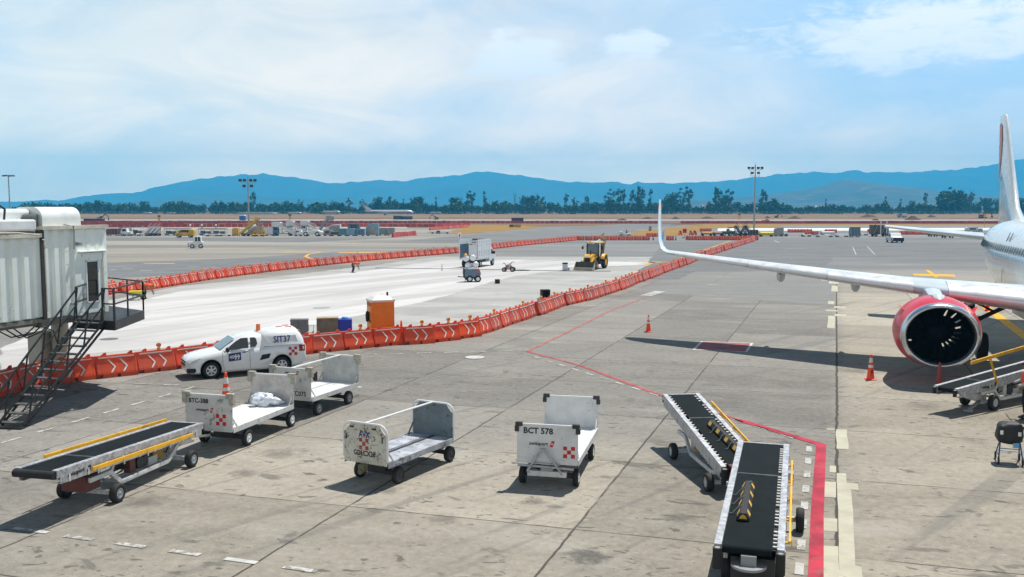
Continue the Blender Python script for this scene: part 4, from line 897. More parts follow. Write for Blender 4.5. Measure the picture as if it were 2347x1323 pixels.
for i, j in ((0, 0), (2, 0), (1, 1), (0, 2), (2, 2)): patch('emblem_square', [(2.94 + i * .11, .66 + j * .11), (3.05 + i * .11, .66 + j * .11), (3.05 + i * .11, .77 + j * .11), (2.94 + i * .11, .77 + j * .11)], RED, body, .003)
tl = MB().prism([(3.36, -.835), (3.50, -.83), (3.60, -.79), (3.635, -.70), (3.36, -.70)], 'xy', .80, 1.04).build('tail_light', mat('tail_red', (.30, .006, .01), .2), body)
MB().prism([(3.49, -.845), (3.56, -.822), (3.56, -.8), (3.49, -.8)], 'xy', .86, .98).build('reflector', WST, tl)
hl = MB().prism([(-.78, .56), (-.42, .66), (-.30, .76), (-.40, .78), (-.66, .72), (-.80, .66)], 'xz', -.80, -.50).build('headlight', mat('lamp_glass', (.55, .60, .62), .1, spec=.9), body)
MB().prism([(-.88, .48), (-.80, .48), (-.80, .67), (-.86, .64)], 'xz', -.42, .42).build('grille', BLK, body)
MB().prism([(-.86, .27), (-.60, .25), (-.50, .36), (-.58, .42), (-.84, .41)], 'xz', -.79, -.60).build('fog_lamp_recess', BLK, body)
MB().ball((.60, -.90, 1.06), .12, 10, 0, (.7, .8, .8)).build('mirror', BLK, vr); MB().bar((.60, -.90, .99), (.66, -.76, 1.0), .05, .03).build('mirror_arm', BLK, vr)
MB().tube((1.98, 0, 1.56), (1.98, 0, 1.62), .10).build('beacon_base', GRY, vr); MB().tube((1.98, 0, 1.62), (1.98, 0, 1.86), .095, .075, 14).build('beacon', mat('orange_beacon', (.80, .16, .01), .2), vr)
text('SIT37', .35, NAVY, sh, (2.36, -.838, 1.205), (pi / 2 - .235, 0, 0), bold=.008, sx=.82)
for x, y in ((2.35, -.50), (2.95, -.42), (2.65, -.15), (2.98, .12)):
    z = 1.665 if y < -.4 and x < 2.5 else 1.727
    MB().box(x, y, z, x + .24, y + .16, z + .004).build('roof_square', RED, sh)
MB().add([(2.20, -.822, 1.20), (3.30, -.822, 1.20), (3.22, -.776, 1.44), (2.02, -.776, 1.44)], [(0, 1, 2, 3)]).build('side_panel', mat('van_white_panel', (.70, .72, .74), .3), sh)
for n_, a, b in (('a', (1.99, -.770, 1.47), (2.20, -.824, 1.18)), ('b', (2.20, -.824, 1.18), (3.32, -.824, 1.18)), ('c', (3.32, -.824, 1.18), (3.22, -.770, 1.46))): MB().bar(a, b, .02, .02).build('panel_trim', VANW, sh)
MB().box(3.62, -.70, .40, 3.70, .70, .56).build('rear_bumper', VANW, vr); MB().box(3.6, -.2, .3, 3.66, .2, .38).build('tow_plate', BLK, vr)

# ============================================================ JET BRIDGE
Q0 = Vector((-14.6, 32.5, 0)); DV = Vector((sin(TH), cos(TH), 0)); NV = Vector((cos(TH), -sin(TH), 0))
B = lambda x, y, z=0.: Q0 + NV * x + DV * y + Vector((0, 0, z))
jb = thing('jet_bridge', 'pale green corrugated boarding bridge with side door and black outside stair', 'jet bridge', B(-2.9, 1.4))
def put(mb, name, m, parent=jb, bevel=0.):
    o = mb.build(name, m, parent, bevel)
    if parent is jb: o.matrix_parent_inverse = Matrix.Translation(-jb.location)
    return o
JW = mat('bridge_paint', (.79, .84, .79), .55, var=.05, vs=1.2, wear=.05, ws=5, wcol=(.3, .28, .22), streak=.10)
JR = mat('bridge_roof_coating', (.72, .75, .74), .4, var=.08, vs=2, wear=.06, ws=3, wcol=(.40, .37, .30))
JT = mat('bridge_trim', (.58, .55, .46), .6, var=.15, vs=3, wear=.2, ws=6, wcol=(.25, .2, .14))
BK = mat('stair_black_steel', (.012, .013, .014), .45, var=.3)
def corr(y0, y1, z0, z1, per=.44, dep=.085, x=0.):
    mb = MB(); pr = []; y = y0
    while y < y1 - .05:
        for a, b in ((0, 0), (.40, 0), (.53, -dep), (.87, -dep)): pr.append((x + b, min(y1, y + a * per)))
        y += per
    pr.append((x, y1)); n = len(pr)
    mb.add([B(a, b, z0) for a, b in pr] + [B(a, b, z1) for a, b in pr], [(i, i + 1, n + i + 1, n + i) for i in range(n - 1)]); return mb
def lbox(mb, x0, y0, z0, x1, y1, z1, m=0):
    vs = [B(x, y, z) for z in (z0, z1) for y in (y0, y1) for x in (x0, x1)]
    return mb.add(vs, [(0, 2, 3, 1), (4, 5, 7, 6), (0, 1, 5, 4), (2, 6, 7, 3), (0, 4, 6, 2), (1, 3, 7, 5)], m)
put(corr(-2.04, -.74, 2.78, 5.68), 'corrugated_wall', JW)
put(corr(-12, -2.14, 2.84, 5.44, x=-.04, per=.46), 'tunnel_wall', JW)
put(lbox(MB(), -3.6, -2.10, 2.72, -.10, .75, 5.68), 'cab_shell', JW)
put(lbox(MB(), -3.4, -12, 2.80, -.14, -2.12, 5.44), 'tunnel_shell', JW)
wl = put(lbox(lbox(lbox(MB(), -.10, -.74, 2.72, .0, -.47, 5.68), -.10, .58, 2.72, 0, .75, 5.68), -.10, -.47, 4.86, -.0, .58, 5.68), 'door_wall', JW)
put(lbox(MB(), -.06, -.20, 4.98, .012, -.02, 5.66), 'wall_rib', JW); put(lbox(MB(), -.06, .22, 4.98, .012, .40, 5.66), 'wall_rib', JW)
dr = put(lbox(MB(), -.085, -.46, 2.76, -.035, .57, 4.84), 'door', JW)
fr = MB()
for a in ((-.04, -.24, 3.10, .0, -.19, 4.58), (-.04, .31, 3.10, .0, .36, 4.58), (-.04, -.24, 4.53, .0, .36, 4.58), (-.04, -.24, 3.10, .0, .36, 3.15)): lbox(fr, *a)
put(fr, 'window_frame', WHT, dr); put(lbox(MB(), -.034, -.19, 3.15, -.028, .31, 4.53), 'window_pane', GLS, dr)
put(lbox(lbox(MB(), -.034, -.40, 3.25, -.0, -.28, 3.72), -.01, -.36, 3.4, .06, -.32, 3.44), 'door_lock', STL, dr); put(lbox(MB(), -.06, .52, 3.0, .0, .56, 4.6), 'hinge_strip', JT, dr)
put(lbox(MB(), -.02, -.60, 4.88, .12, .68, 4.91), 'door_hood', JW)
put(lbox(lbox(MB(), -.10, -2.12, 5.68, .10, .78, 5.80), -3.62, -2.12, 5.68, -.10, .78, 5.78), 'roof_edge', JT)
put(lbox(MB(), -3.5, -12, 5.44, .06, -2.14, 5.56), 'tunnel_roof_edge', JT)
put(lbox(MB(), -.20, -2.16, 2.75, .03, -2.03, 5.66), 'joint_seal', mat('rubber_seal', (.05, .05, .045), .8))
put(lbox(lbox(lbox(MB(), -3.5, -2.1, 2.50, -.15, .7, 2.72), -3.3, -12, 2.55, -.25, -2.2, 2.80), -.3, -12, 2.66, -.06, -.9, 2.78), 'floor_frame', mat('bridge_underframe', (.20, .19, .16), .7, var=.3))
# roof plant
def arch(x0, x1, y0, y1, z0, h):
    r = min((x1 - x0) * .3, h * .6); pr = [(x0, z0)] + [(x0 + r - r * cos(t), z0 + h - r + r * sin(t)) for t in [i * pi / 16 for i in range(9)]] + [(x1 - r + r * sin(t), z0 + h - r + r * cos(t)) for t in [i * pi / 16 for i in range(9)]] + [(x1, z0)]
    n = len(pr); mb = MB(); mb.add([B(a, y0, b) for a, b in pr] + [B(a, y1, b) for a, b in pr], [(i, i + 1, n + i + 1, n + i) for i in range(n - 1)], 0, True)
    return mb.add([B(a, y0, b) for a, b in pr] + [B(a, y1, b) for a, b in pr], [tuple(range(n)), tuple(range(n, 2 * n))[::-1]])
def archy(x0, x1, y0, y1, z0, h):
    r = h * .62; pr = [(y0, z0)] + [(y0 + .08 - .08 * cos(t), z0 + h - .08 + .08 * sin(t)) for t in (0, pi / 4, pi / 2)] + [(y1 - r + r * sin(t), z0 + h - r + r * cos(t)) for t in [i * pi / 16 for i in range(9)]] + [(y1, z0)]
    n = len(pr); mb = MB(); mb.add([B(x0, a, b) for a, b in pr] + [B(x1, a, b) for a, b in pr], [(i, (i + 1) % n, n + (i + 1) % n, n + i) for i in range(n)], 0, False)
    return mb.add([B(x0, a, b) for a, b in pr] + [B(x1, a, b) for a, b in pr], [tuple(range(n)), tuple(range(n, 2 * n))[::-1]])
put(arch(-1.35, -.10, -1.95, -.30, 5.80, .62), 'roof_duct', JR, bevel=.05)
put(lbox(MB(), -1.5, -4.6, 5.78, -.55, -1.95, 6.36), 'roof_duct', JR, bevel=.12)
put(lbox(MB(), -.75, -4.4, 5.66, .02, -2.30, 6.02), 'roof_duct', JR, bevel=.06)
put(MB().tube(B(-.6, -2.22, 5.95), B(-.25, -2.0, 5.95), .24, n=14), 'duct_elbow', mat('foil_dark', (.08, .10, .10), .5))
put(MB().path([B(-.2, -3.35, 6.0), B(-.2, -3.3, 6.35), B(-.25, -3.55, 6.52), B(-.3, -4.2, 6.55)], .035), 'roof_pipe', DRK)
put(MB().path([B(-.02, -6, 5.66), B(.04, -3, 5.60), B(.05, -2.3, 5.52), B(.05, -2.16, 5.56)], .02).path([B(.08, -2.16, 5.36), B(.10, -2.10, 5.36), B(.10, -2.08, 3.0)], .02), 'conduit', JT)
put(MB().path([B(-.1, -1.05, 5.83), B(.12, -.85, 5.78), B(.06, -.78, 5.6), B(.05, -.80, 5.0)], .012), 'wire', DRK)
put(lbox(lbox(MB(), .0, -.66, 5.16, .05, -.62, 5.24), .03, -.70, 5.12, .20, -.58, 5.22), 'flood_light', GRY); put(lbox(MB(), .01, -1.02, 3.12, .10, -.90, 3.2), 'junction_box', GRY)
# support column with its cabinet
cc = B(-3.0, 1.5)
JC = mat('bridge_column_paint', (.46, .46, .38), .6, var=.12, vs=1.5, wear=.06, streak=.3)
put(MB().tube((cc.x, cc.y, 0), (cc.x, cc.y, 2.6), .30, n=24), 'support_column', JC)
put(lbox(lbox(MB(), -3.95, .90, 0.3, -3.28, 1.55, 1.75), -4.0, .86, 1.75, -3.25, 1.6, 1.8), 'control_cabinet', JC, bevel=.01)
put(lbox(MB(), -3.6, .9, 2.3, -.3, 2.0, 2.62), 'cross_beam', JC)
cb = MB()
for i in range(3):
    p0 = B(-.4, -3.6 + i * .3, 2.55); cb.path([p0, p0 + DV * .5 + Vector((0, 0, -.28 - .05 * i)), p0 + DV * 1.1 + Vector((0, 0, -.25)), p0 + DV * 1.5], .022)
cb.path([B(-.3, -2.2, 2.5), B(-1.6, -.6, 2.25), B(-2.6, .8, 1.9), B(-2.75, 1.15, 1.3)], .022); put(cb, 'cable', BLK)
# landing
LZ = 2.72
l0, l1, l2, l3 = G(176, 731, LZ), G(262, 736, LZ), G(329, 712, LZ), G(246, 700, LZ)
ld = MB(); ld.add([p + Vector((0, 0, d)) for d in (-.06, 0) for p in (l0, l1, l2, l3)], [(3, 2, 1, 0), (4, 5, 6, 7), (0, 1, 5, 4), (1, 2, 6, 5), (2, 3, 7, 6), (3, 0, 4, 7)])
for a, b in ((l0, l1), (l1, l2), (l3, l0)): ld.bar(a + Vector((0, 0, -.16)), b + Vector((0, 0, -.16)), .06, .30)
for i in range(1, 4): ld.bar(l0.lerp(l1, i / 4) - Vector((0, 0, .12)), l3.lerp(l2, i / 4) - Vector((0, 0, .12)), .05, .1)
put(ld, 'landing', BK)
zz = Vector((0, 0, 1)); rl = MB()
def rail(pts, hs=(1.05, .55), posts=True):
    for a, b in zip(pts, pts[1:]):
        for h in hs: rl.bar(a + zz * h, b + zz * h, .045, .045)
    if posts:
        for p in pts: rl.bar(p, p + zz * 1.05, .045, .045)
rail([l1 + (l2 - l1) * .02, l1.lerp(l2, .45), l2]); rail([l2, l2.lerp(l3, .42), l3]); rail([l0, l0.lerp(l3, .55)]); rail([l1, l1.lerp(l0, .30)])
put(rl, 'landing_railing', BK)
# flight of steps
s0 = (l0.lerp(l1, .02), l0.lerp(l1, .74)); e0 = Vector((-14.98, 26.95, .0)); e1 = Vector((-14.22, 26.85, .0))
for a, e, nm in ((s0[0], e0, -1), (s0[1], e1, 1)): put(MB().bar(a - zz * .02, e + zz * .12, .05, .06).bar(a - zz * .22, e - zz * .04, .05, .06), 'stringer', BK)
N = 13
for i in range(N):
    t_ = (i + .5) / N; a = s0[0].lerp(e0, t_); b = s0[1].lerp(e1, t_)
    put(MB().bar(a + zz * .02, b + zz * .02, .22, .035), 'tread', mat('tread_grey', (.07, .075, .075), .6, var=.3, vs=6))
for a, e in ((s0[0], e0), (s0[1], e1)):
    h = MB(); h.bar(a + zz * 1.0, e + zz * .98, .045, .045); h.bar(a + zz * .5, e + zz * .5, .035, .035)
    for i in range(5):
        p = a.lerp(e, .06 + i * .22); q = a.lerp(e, .06 + i * .22) + zz * 1.0 - (e - a).normalized() * .35; h.bar(p, q, .04, .04)
    put(h, 'stair_rail', BK)
put(MB().bar(e0 + Vector((-.05, -.1, .03)), e1 + Vector((.05, -.1, .03)), .2, .05), 'foot_plate', BK)

# ============================================================ AIRLINER
ac = thing('airliner', 'white passenger jet with red engine and upturned wing tip, parked at the right edge', 'aeroplane', (17.45, 21.36, 0), -.318)
ACW = mat('aircraft_white', (.66, .72, .73), .24, var=.03, spec=.6, coat=.5); ACG = mat('aircraft_grey', (.50, .58, .63), .35, var=.06, vs=.6)
SLT = mat('slat_metal', (.74, .75, .75), .30, .35, var=.05); NRED = mat('nacelle_red', (.60, .010, .028), .32, var=.06, coat=.2); LIP = mat('lip_metal', (.62, .63, .64), .22, .85, var=.06)
FC = 3.80
def fr_(y):
    if y < 6.5: t = max(0., y / 6.5); k = sqrt(max(0., 1 - (1 - t) ** 2)) ** .9; return 1.975 * k, FC - 2.07 * k * (.98) + .05, FC - .35 * (1 - t) ** 2 + 2.07 * k * .93 + .07 * k * t
    if y < 24.5: return 1.975, FC - 2.07, FC + 2.07
    t = (y - 24.5) / 13.0; return 1.975 * (1 - t ** 1.75) + .22 * t, FC - 2.07 + 3.05 * t ** 1.35, FC + 2.07 - .75 * t ** 2.2
rings = []
for y in [.02, .3, .8, 1.5, 2.5, 3.5, 5, 6.5, 9, 12, 15, 18, 21, 24.5, 26, 27.5, 29, 30.5, 32, 33.5, 35, 36.2, 37.2, 37.57]:
    r, zb, zt = fr_(y); zc = (zb + zt) / 2; hz_ = (zt - zb) / 2
    rings.append([(r * cos(a), y, zc + hz_ * sin(a)) for a in [2 * pi * i / 40 for i in range(40)]])
MB().loft(rings).build('fuselage', ACW, ac)
MB().loft([[(x * 1.0, y, z) for x, z in ((-w, 2.6), (-w * .98, 1.95), (-w * .7, 1.62), (w * .7, 1.62), (w * .98, 1.95), (w, 2.6))] for y, w in ((11.0, .6), (12, 1.9), (14, 2.15), (18.5, 2.15), (20.5, 1.8), (22, .6))]).build('belly_fairing', ACG, ac)
win = None
for i in range(44):
    y = 8.6 + i * .533
    if 14.0 < y < 14.6 or 15.2 < y < 15.6: continue
    r, zb, zt = fr_(y); zc = (zb + zt) / 2; hz_ = (zt - zb) / 2; zw = 4.52 - max(0, y - 27) * .0
    x = -r * sqrt(max(.01, 1 - ((zw - zc) / hz_) ** 2))
    if win is None:
        win = MB().add([(0, .13 * cos(t), .19 * sin(t)) for t in [2 * pi * j / 12 for j in range(12)]], [tuple(range(12))]).build('window', mat('cabin_glass', (.012, .045, .055), .45, spec=.15), ac); wo = win
    else: wo = dup(win)
    wo.location = (x - .03, y, zw); wo.rotation_euler = (0, radians(20), atan2(-(fr_(y + .2)[0] - r), .2) * 1.0)
MB().add([(-1.99, y, z) for y, z in ((21.9, 3.6), (22.0, 3.6), (22.0, 3.0), (21.9, 3.0))], [(0, 1, 2, 3)]).build('drain_mast', DRK, ac)
MB().prism([(30.2, 2.62), (30.5, 2.66), (30.3, 2.2), (30.2, 2.2)], 'yz', -.9, -.86).build('tail_skid', DRK, ac)
def foil(o, c, th, up=(0, 0, 1), n=9):
    """aerofoil ring: leading edge o, chord along +y"""
    o = Vector(o); up = Vector(up); pts = []
    yt = lambda t: th * 5 * (.2969 * sqrt(t) - .126 * t - .3516 * t * t + .2843 * t ** 3 - .1036 * t ** 4)
    ts = [(1 - cos(pi * i / n)) / 2 for i in range(n + 1)]
    for t in ts: pts.append(o + Vector((0, c * t, 0)) + up * (yt(t) * c * 1.05 + .02 * c * sin(pi * t)))
    for t in ts[-2:0:-1]: pts.append(o + Vector((0, c * t, 0)) - up * (yt(t) * c * .85))
    return pts
ZW = lambda x: 2.78 + (x - 1.6) * .078 + .0009 * (x - 1.6) ** 2
LEy = lambda x: 11.9 + (x - 1.6) * .52
TEy = lambda x: 18.7 if x < 6.4 else 18.7 + (x - 6.4) * .262
for s in (-1, 1):
    sec = []
    for x in (1.0, 3, 5, 6.4, 9, 12, 15, 17.0): sec.append(foil((s * x, LEy(x), ZW(x)), TEy(x) - LEy(x), .145 - .002 * x))
    w_ = MB().loft(sec).build('wing', ACG, ac)
    z7 = ZW(17.0)
    sk = [foil((s * x, y, z), c, .10, up) for x, y, z, c, up in ((17.0, LEy(17), z7, TEy(17) - LEy(17), (0, 0, 1)), (17.22, 20.12, z7 + .08, 1.42, (-s * .3, 0, .95)), (17.42, 20.36, z7 + .28, 1.34, (-s * .7, 0, .7)), (17.54, 20.62, z7 + .62, 1.24, (-s * .95, 0, .3)), (17.64, 21.1, z7 + 1.3, 1.06, (-s, 0, .1)), (17.72, 21.72, z7 + 2.1, .80, (-s, 0, .05)), (17.76, 22.15, z7 + 2.62, .50, (-s, 0, 0)))]
    so_ = MB().loft(sk).build('sharklet', ACW, w_)
    MB().prism([(20.9, z7 + .35), (21.6, z7 + .5), (22.0, z7 + 1.2), (21.5, z7 + 1.0)], 'yz', s * 17.45, s * 17.47).build('blue_mark', mat('tip_blue', (.05, .28, .55), .4), so_)
    MB().prism([(22.15, z7 + 2.1), (22.35, z7 + 2.1), (22.5, z7 + 2.36), (22.2, z7 + 2.36)], 'yz', s * 17.67, s * 17.84).build('red_mark', mat('tip_red', (.55, .1, .1), .4), so_)
    for xa, xb in ((2.6, 5.15), (6.35, 9.6), (9.63, 13.0), (13.03, 16.6)):
        rr = []
        for x in (xa, (xa + xb) / 2, xb):
            f = foil((s * x, LEy(x) - .02, ZW(x)), TEy(x) - LEy(x), .148 - .002 * x, n=14); k = [f[i] for i in range(0, 6)]; k2 = [f[-i] for i in range(1, 4)][::-1]
            rr.append([p + Vector((0, -.012, 0)) + Vector((0, 0, .012 if i >= 3 else -.012)) for i, p in enumerate(k2 + k)])
        MB().loft(rr, closed=False, cap=False).build('slat', SLT, w_)
    for x in (8.4, 11.6, 3.9):
        zc = ZW(x) - .28; L_ = 2.4 if x > 5 else 3; y0 = TEy(x) - L_ + .35
        MB().loft([[(s * x + .20 * k * cos(a), y0 + L_ * t, zc - .12 * (1 - abs(2 * t - 1)) + .30 * k * sin(a)) for a in [2 * pi * i / 10 for i in range(10)]] for t, k in ((0, .05), (.12, .6), (.35, 1), (.65, .9), (.88, .5), (1, .08))]).build('flap_fairing', ACG, w_)
    # engine
    ex, ey, ez = s * 5.75, 10.4, 1.83; AX = (0, 1, 0); E = (ex, ey, ez); sc = (1.19, 1.345)
    nac = MB().lathe([(.995, .36), (1.07, .8), (1.12, 1.4), (1.10, 2.2), (.99, 3.0), (.90, 3.7), (.86, 4.0), (.85, 4.0)], E, AX, 44, 0, sc).build('engine_nacelle', NRED, ac)
    MB().lathe([(.998, .36), (.985, .20), (.955, .07), (.915, .005), (.885, .0), (.862, .03), (.84, .12), (.828, .26)], E, AX, 44, 0, sc).build('inlet_lip', LIP, nac)
    DK2 = mat('inlet_dark', (.006, .0065, .007), .8, spec=.1)
    MB().lathe([(.828, .26), (.83, .6), (.84, 1.05), (.85, 2.), (.85, 4.0)], E, AX, 44, 0, sc).build('inlet_duct', DK2, nac)
    MB().lathe([(.30, 1.0), (.36, 1.6), (.48, 3.0), (.46, 4.3), (.30, 5.0), (0, 5.2)], E, AX, 30, 0, sc).build('core_cowl', DK2, nac)
    dm_ = MB(); NA = 60; slit = {}
    for dg, r_ in ((15, .56), (33, .58), (51, .54), (69, .46), (87, .40), (105, .36), (123, .34), (141, .33), (159, .33), (279, .74), (262, .76), (246, .70)): slit[int(dg / 6)] = r_
    for i in range(NA):
        cuts_ = [.0, slit[i], slit[i] + (.19 if slit[i] < .6 else .07), .86] if i in slit else [.0, .86]
        for q0, q1 in zip(cuts_[0::2], cuts_[1::2]):
            a0_, a1_ = 2 * pi * i / NA, 2 * pi * (i + 1) / NA
            dm_.add([(ex + sc[1] * r_ * sin(a_), ey + 1.06, ez + sc[0] * r_ * cos(a_)) for r_, a_ in ((q0, a0_), (q1, a0_), (q1, a1_), (q0, a1_))], [(0, 1, 2, 3)])
    dm_.build('slit_backing_disc', DK2, nac)  # invented backing disc, slits shaped so daylight streaks show through the fan
    fb_ = MB(); R0, R1 = .30, .825
    for i in range(20):
        g = 2 * pi * i / 20 + .12; rows = []
        for k in range(5):
            t = k / 4; r = R0 + (R1 - R0) * t; tw = .10 + .38 * t; sw = g + .10 * t * t
            d = lambda a, yy: (ex + sc[1] * r * sin(a), ey + yy, ez + sc[0] * r * cos(a))
            rows.append((d(sw - tw * .22 / max(r, .2) * .55, .80), d(sw + tw * .22 / max(r, .2) * .55, .98)))
        fb_.add([p for q in rows for p in q], [(2 * k, 2 * k + 1, 2 * k + 3, 2 * k + 2) for k in range(4)], 0, True)
    fb_.build('fan', mat('fan_blade', (.006, .0065, .007), .75, 0, spec=.15), nac)
    sp = MB().lathe([(0, .42), (.06, .46), (.16, .60), (.26, .78), (.31, .95)], E, AX, 24, 0, sc).build('spinner', DK2, nac)
    MB().add([(ex + a, ey + .44 + b, ez + c) for a, b, c in ((-.06, .02, -.02), (.03, .02, .0), (.16, .12, .03), (.20, .165, .0), (.15, .12, -.03))], [(0, 1, 2, 3, 4)]).build('spinner_mark', WST, sp)
    for sg in (-1, 1):
        a = radians(52); px_ = ex + sg * sc[1] * 1.02 * sin(a); pz_ = ez + sc[0] * 1.02 * cos(a); ox, oz = sg * sin(a) * .34, cos(a) * .34
        MB().add([(px_, ey + .75, pz_), (px_ + ox * .9, ey + 1.5, pz_ + oz * .9), (px_ + ox, ey + 1.75, pz_ + oz), (px_, ey + 1.8, pz_), (px_ + .03, ey + .75, pz_), (px_ + ox * .9 + .03, ey + 1.5, pz_ + oz * .9), (px_ + ox + .03, ey + 1.75, pz_ + oz), (px_ + .03, ey + 1.8, pz_)], [(0, 1, 2, 3), (7, 6, 5, 4), (0, 4, 5, 1), (1, 5, 6, 2), (2, 6, 7, 3)]).build('strake', NRED, nac)
    zt = ZW(5.75)
    MB().loft([[(ex - w, y, z0), (ex + w, y, z0), (ex + w * .9, y, z1), (ex + w * .3, y, z1 + .06), (ex - w * .3, y, z1 + .06), (ex - w * .9, y, z1)] for y, w, z0, z1 in ((11.1, .12, 2.95, 3.02), (11.7, .24, 2.9, 3.20), (12.6, .28, 2.8, zt + .02), (13.6, .30, 2.7, zt + .12), (14.6, .30, 2.6, zt + .05), (16.5, .24, 2.5, zt - .1), (18.0, .08, 2.75, zt - .2))], sm=False).build('pylon', ACG, ac, .05)
    # main gear
    gx = s * 3.8; gear = MB(); gear.tube((gx, 17.7, .62), (gx, 17.65, 2.7), .14, n=12).tube((gx, 17.7, .4), (gx, 17.7, .9), .10).tube((gx, 17.7, 1.55), (gx - s * 1.75, 17.6, 2.55), .09).tube((gx - s * .9, 17.65, 2.05), (gx, 17.65, 2.5), .05).tube((gx, 17.9, 1.1), (gx, 18.2, 1.7), .06).tube((gx - .55, 17.7, .58), (gx + .55, 17.7, .58), .09)
    gl = gear.build('landing_gear', mat('gear_dark', (.03, .03, .032), .5), ac)
    MB().box(gx + s * .16, 17.0, 1.15, gx + s * .20, 18.3, 2.62).build('gear_door', mat('gear_door_dark', (.05, .055, .06), .5), ac)
    for dx in (-.46, .46): wheel(gl, (gx + dx, 17.7, .585), .585, .40, (1 if dx > 0 else -1, 0, 0), GRY, .5)
    # tailplane
    MB().loft([foil((s * x, 31.6 + (x - .3) * .62, 4.62 + (x - .3) * .105), 4.1 - (x - .3) * .42, .10) for x in (.3, 3, 6.0, 6.22)]).build('tailplane', ACG, ac)
ng = MB().tube((0, 5.07, .35), (0, 5.07, 2.0), .09).tube((-.3, 5.07, .38), (.3, 5.07, .38), .06).build('nose_gear', DRK, ac)
for dx in (-.25, .25): wheel(ng, (dx, 5.07, .38), .38, .22, (1 if dx > 0 else -1, 0, 0), GRY, .5)
# fin
def fin(z): t = (z - 5.7) / 6.06; return 29.9 + 4.75 * t, 35.85 + .85 * t
def finring(z, th):
    a, b = fin(z); return foil((0, a, z), b - a, th, (1, 0, 0))
fo = MB().loft([foil((0, 27.4, 5.35), 8.5, .07, (1, 0, 0)), foil((0, 29.0, 5.75), 6.8, .085, (1, 0, 0)), finring(6.4, .095), finring(8.5, .095), finring(10.5, .095), finring(11.6, .09), foil((0, fin(11.76)[0] + .25, 11.76), 1.7, .05, (1, 0, 0))]).build('fin', ACW, ac)
def finx(y, z): a, b = fin(z); c = b - a; t = min(1, max(0, (y - a) / c)); return .095 * 5 * c * (.2969 * sqrt(t) - .126 * t - .3516 * t * t + .2843 * t ** 3 - .1036 * t ** 4) * .85
def finmark(name, pts, m):
    pts = [Vector((0, y, z)) for y, z in pts]
    for s in (-1, 1): MB().add([(s * (finx(p.y, p.z) * (1.24 if s > 0 else 1.0) + .03), p.y, p.z) for p in pts], [tuple(range(len(pts)))]).build(name, m, fo)
SAL = mat('fin_salmon', (.62, .16, .12), .4)
finmark('red_loop', [(36.55, 11.2), (36.0, 11.35), (35.3, 11.1), (34.9, 10.4), (35.0, 9.5), (35.4, 8.8), (36.0, 8.1), (36.25, 8.0), (36.3, 9.0), (36.45, 10.4)], SAL)
TEA = mat('fin_teal', (.12, .30, .33), .4)
arc = [(34.9 + 1.05 * cos(t), 6.9 + 1.25 * sin(t)) for t in [(-.5 + i * .25) for i in range(14)]]
for (a, b), (c, d) in zip(arc, arc[1:]):
    u = Vector((c - a, d - b)).normalized() * .05; finmark('teal_curve', [(a - u.y, b + u.x), (a + u.y, b - u.x), (c + u.y, d - u.x), (c - u.y, d + u.x)], TEA)
MB().prism([(33.0, 8.9), (33.1, 8.9), (36.3, 12.0), (36.2, 12.0)], 'yz', -.02, .02).build('fin_edge', GRY, fo) if False else None
for zt_, y_ in ((5.2, 22.2), (5.2, 22.9)):
    MB().bar((-1.55, y_, zt_ + .05), (-1.70, y_ + .02, zt_ - .35), .02, .04).build('panel_mark', mat('panel_line_grey', (.25, .32, .34), .5), ac)
# ============================================================ CONSTRUCTION AREA
def M_(py): return (G(1173.5, py).y) / FPX           # metres per photo pixel at a ground row
WOOD = mat('brown_crate', (.13, .10, .07), .7, var=.25, vs=3); WOODL = mat('tan_crate', (.34, .24, .12), .7, var=.2, vs=3)
PPO = mat('toilet_orange', (.82, .20, .008), .5, var=.08, vs=1.5, streak=.15); PPW = mat('toilet_roof', (.66, .63, .58), .6, var=.06)
tl_ = thing('portable_toilet', 'orange portable toilet with white domed roof standing behind the near barriers', 'portable toilet', G(853, 784), radians(21))
tb = MB().box(0, 0, .05, 1.1, 1.1, 1.92); tb.box(.06, -.018, .12, 1.04, 0, .72).box(.06, -.018, .78, 1.04, 0, 1.62); tb.box(.08, -.02, 1.70, .50, 0, 1.84).box(.58, -.02, 1.70, 1.02, 0, 1.84); tb.box(-.012, -.012, 0, 1.112, 1.112, .06)
tb.build('cabin', PPO, tl_, .012)
d = MB().box(-.02, .14, .10, 0, .98, 1.66).build('door', mat('toilet_door', (.85, .30, .03), .5, var=.08), tl_); MB().box(-.05, .22, .90, -.02, .30, 1.02).build('handle', BLK, d); MB().box(-.02, .1, 1.70, 0, 1.0, 1.84).build('vent_grille', mat('grille_brown', (.28, .08, .01), .6), tl_)
rr = [[(x, y, z) for x, y in ((a, a), (1.1 - a, a), (1.1 - a, 1.1 - a), (a, 1.1 - a))] for a, z in ((-.03, 1.90), (-.03, 1.99), (.16, 2.13), (.36, 2.2), (.5, 2.22))]
MB().loft(rr, sm=False).bar((-.02, -.02, 2.0), (.5, .5, 2.24), .06, .03).bar((1.12, -.02, 2.0), (.6, .5, 2.24), .06, .03).build('roof', PPW, tl_); MB().tube((1.0, 1.0, 1.95), (1.0, 1.0, 2.28), .05).build('vent_pipe', BLK, tl_)
crumple('jacket', G(853, 784) + Vector((-.27, .42, 1.18)), .30, (.30, .55, 1.05), mat('black_cloth', (.015, .013, .012), .9, var=.3), 'black jacket hanging on the door side of the orange toilet', 'jacket', 2, 14, .35)
c = thing('wooden_crate', 'dark brown plywood crate with tan end, left of the blue tank behind the barriers', 'crate', G(727, 776), radians(10))
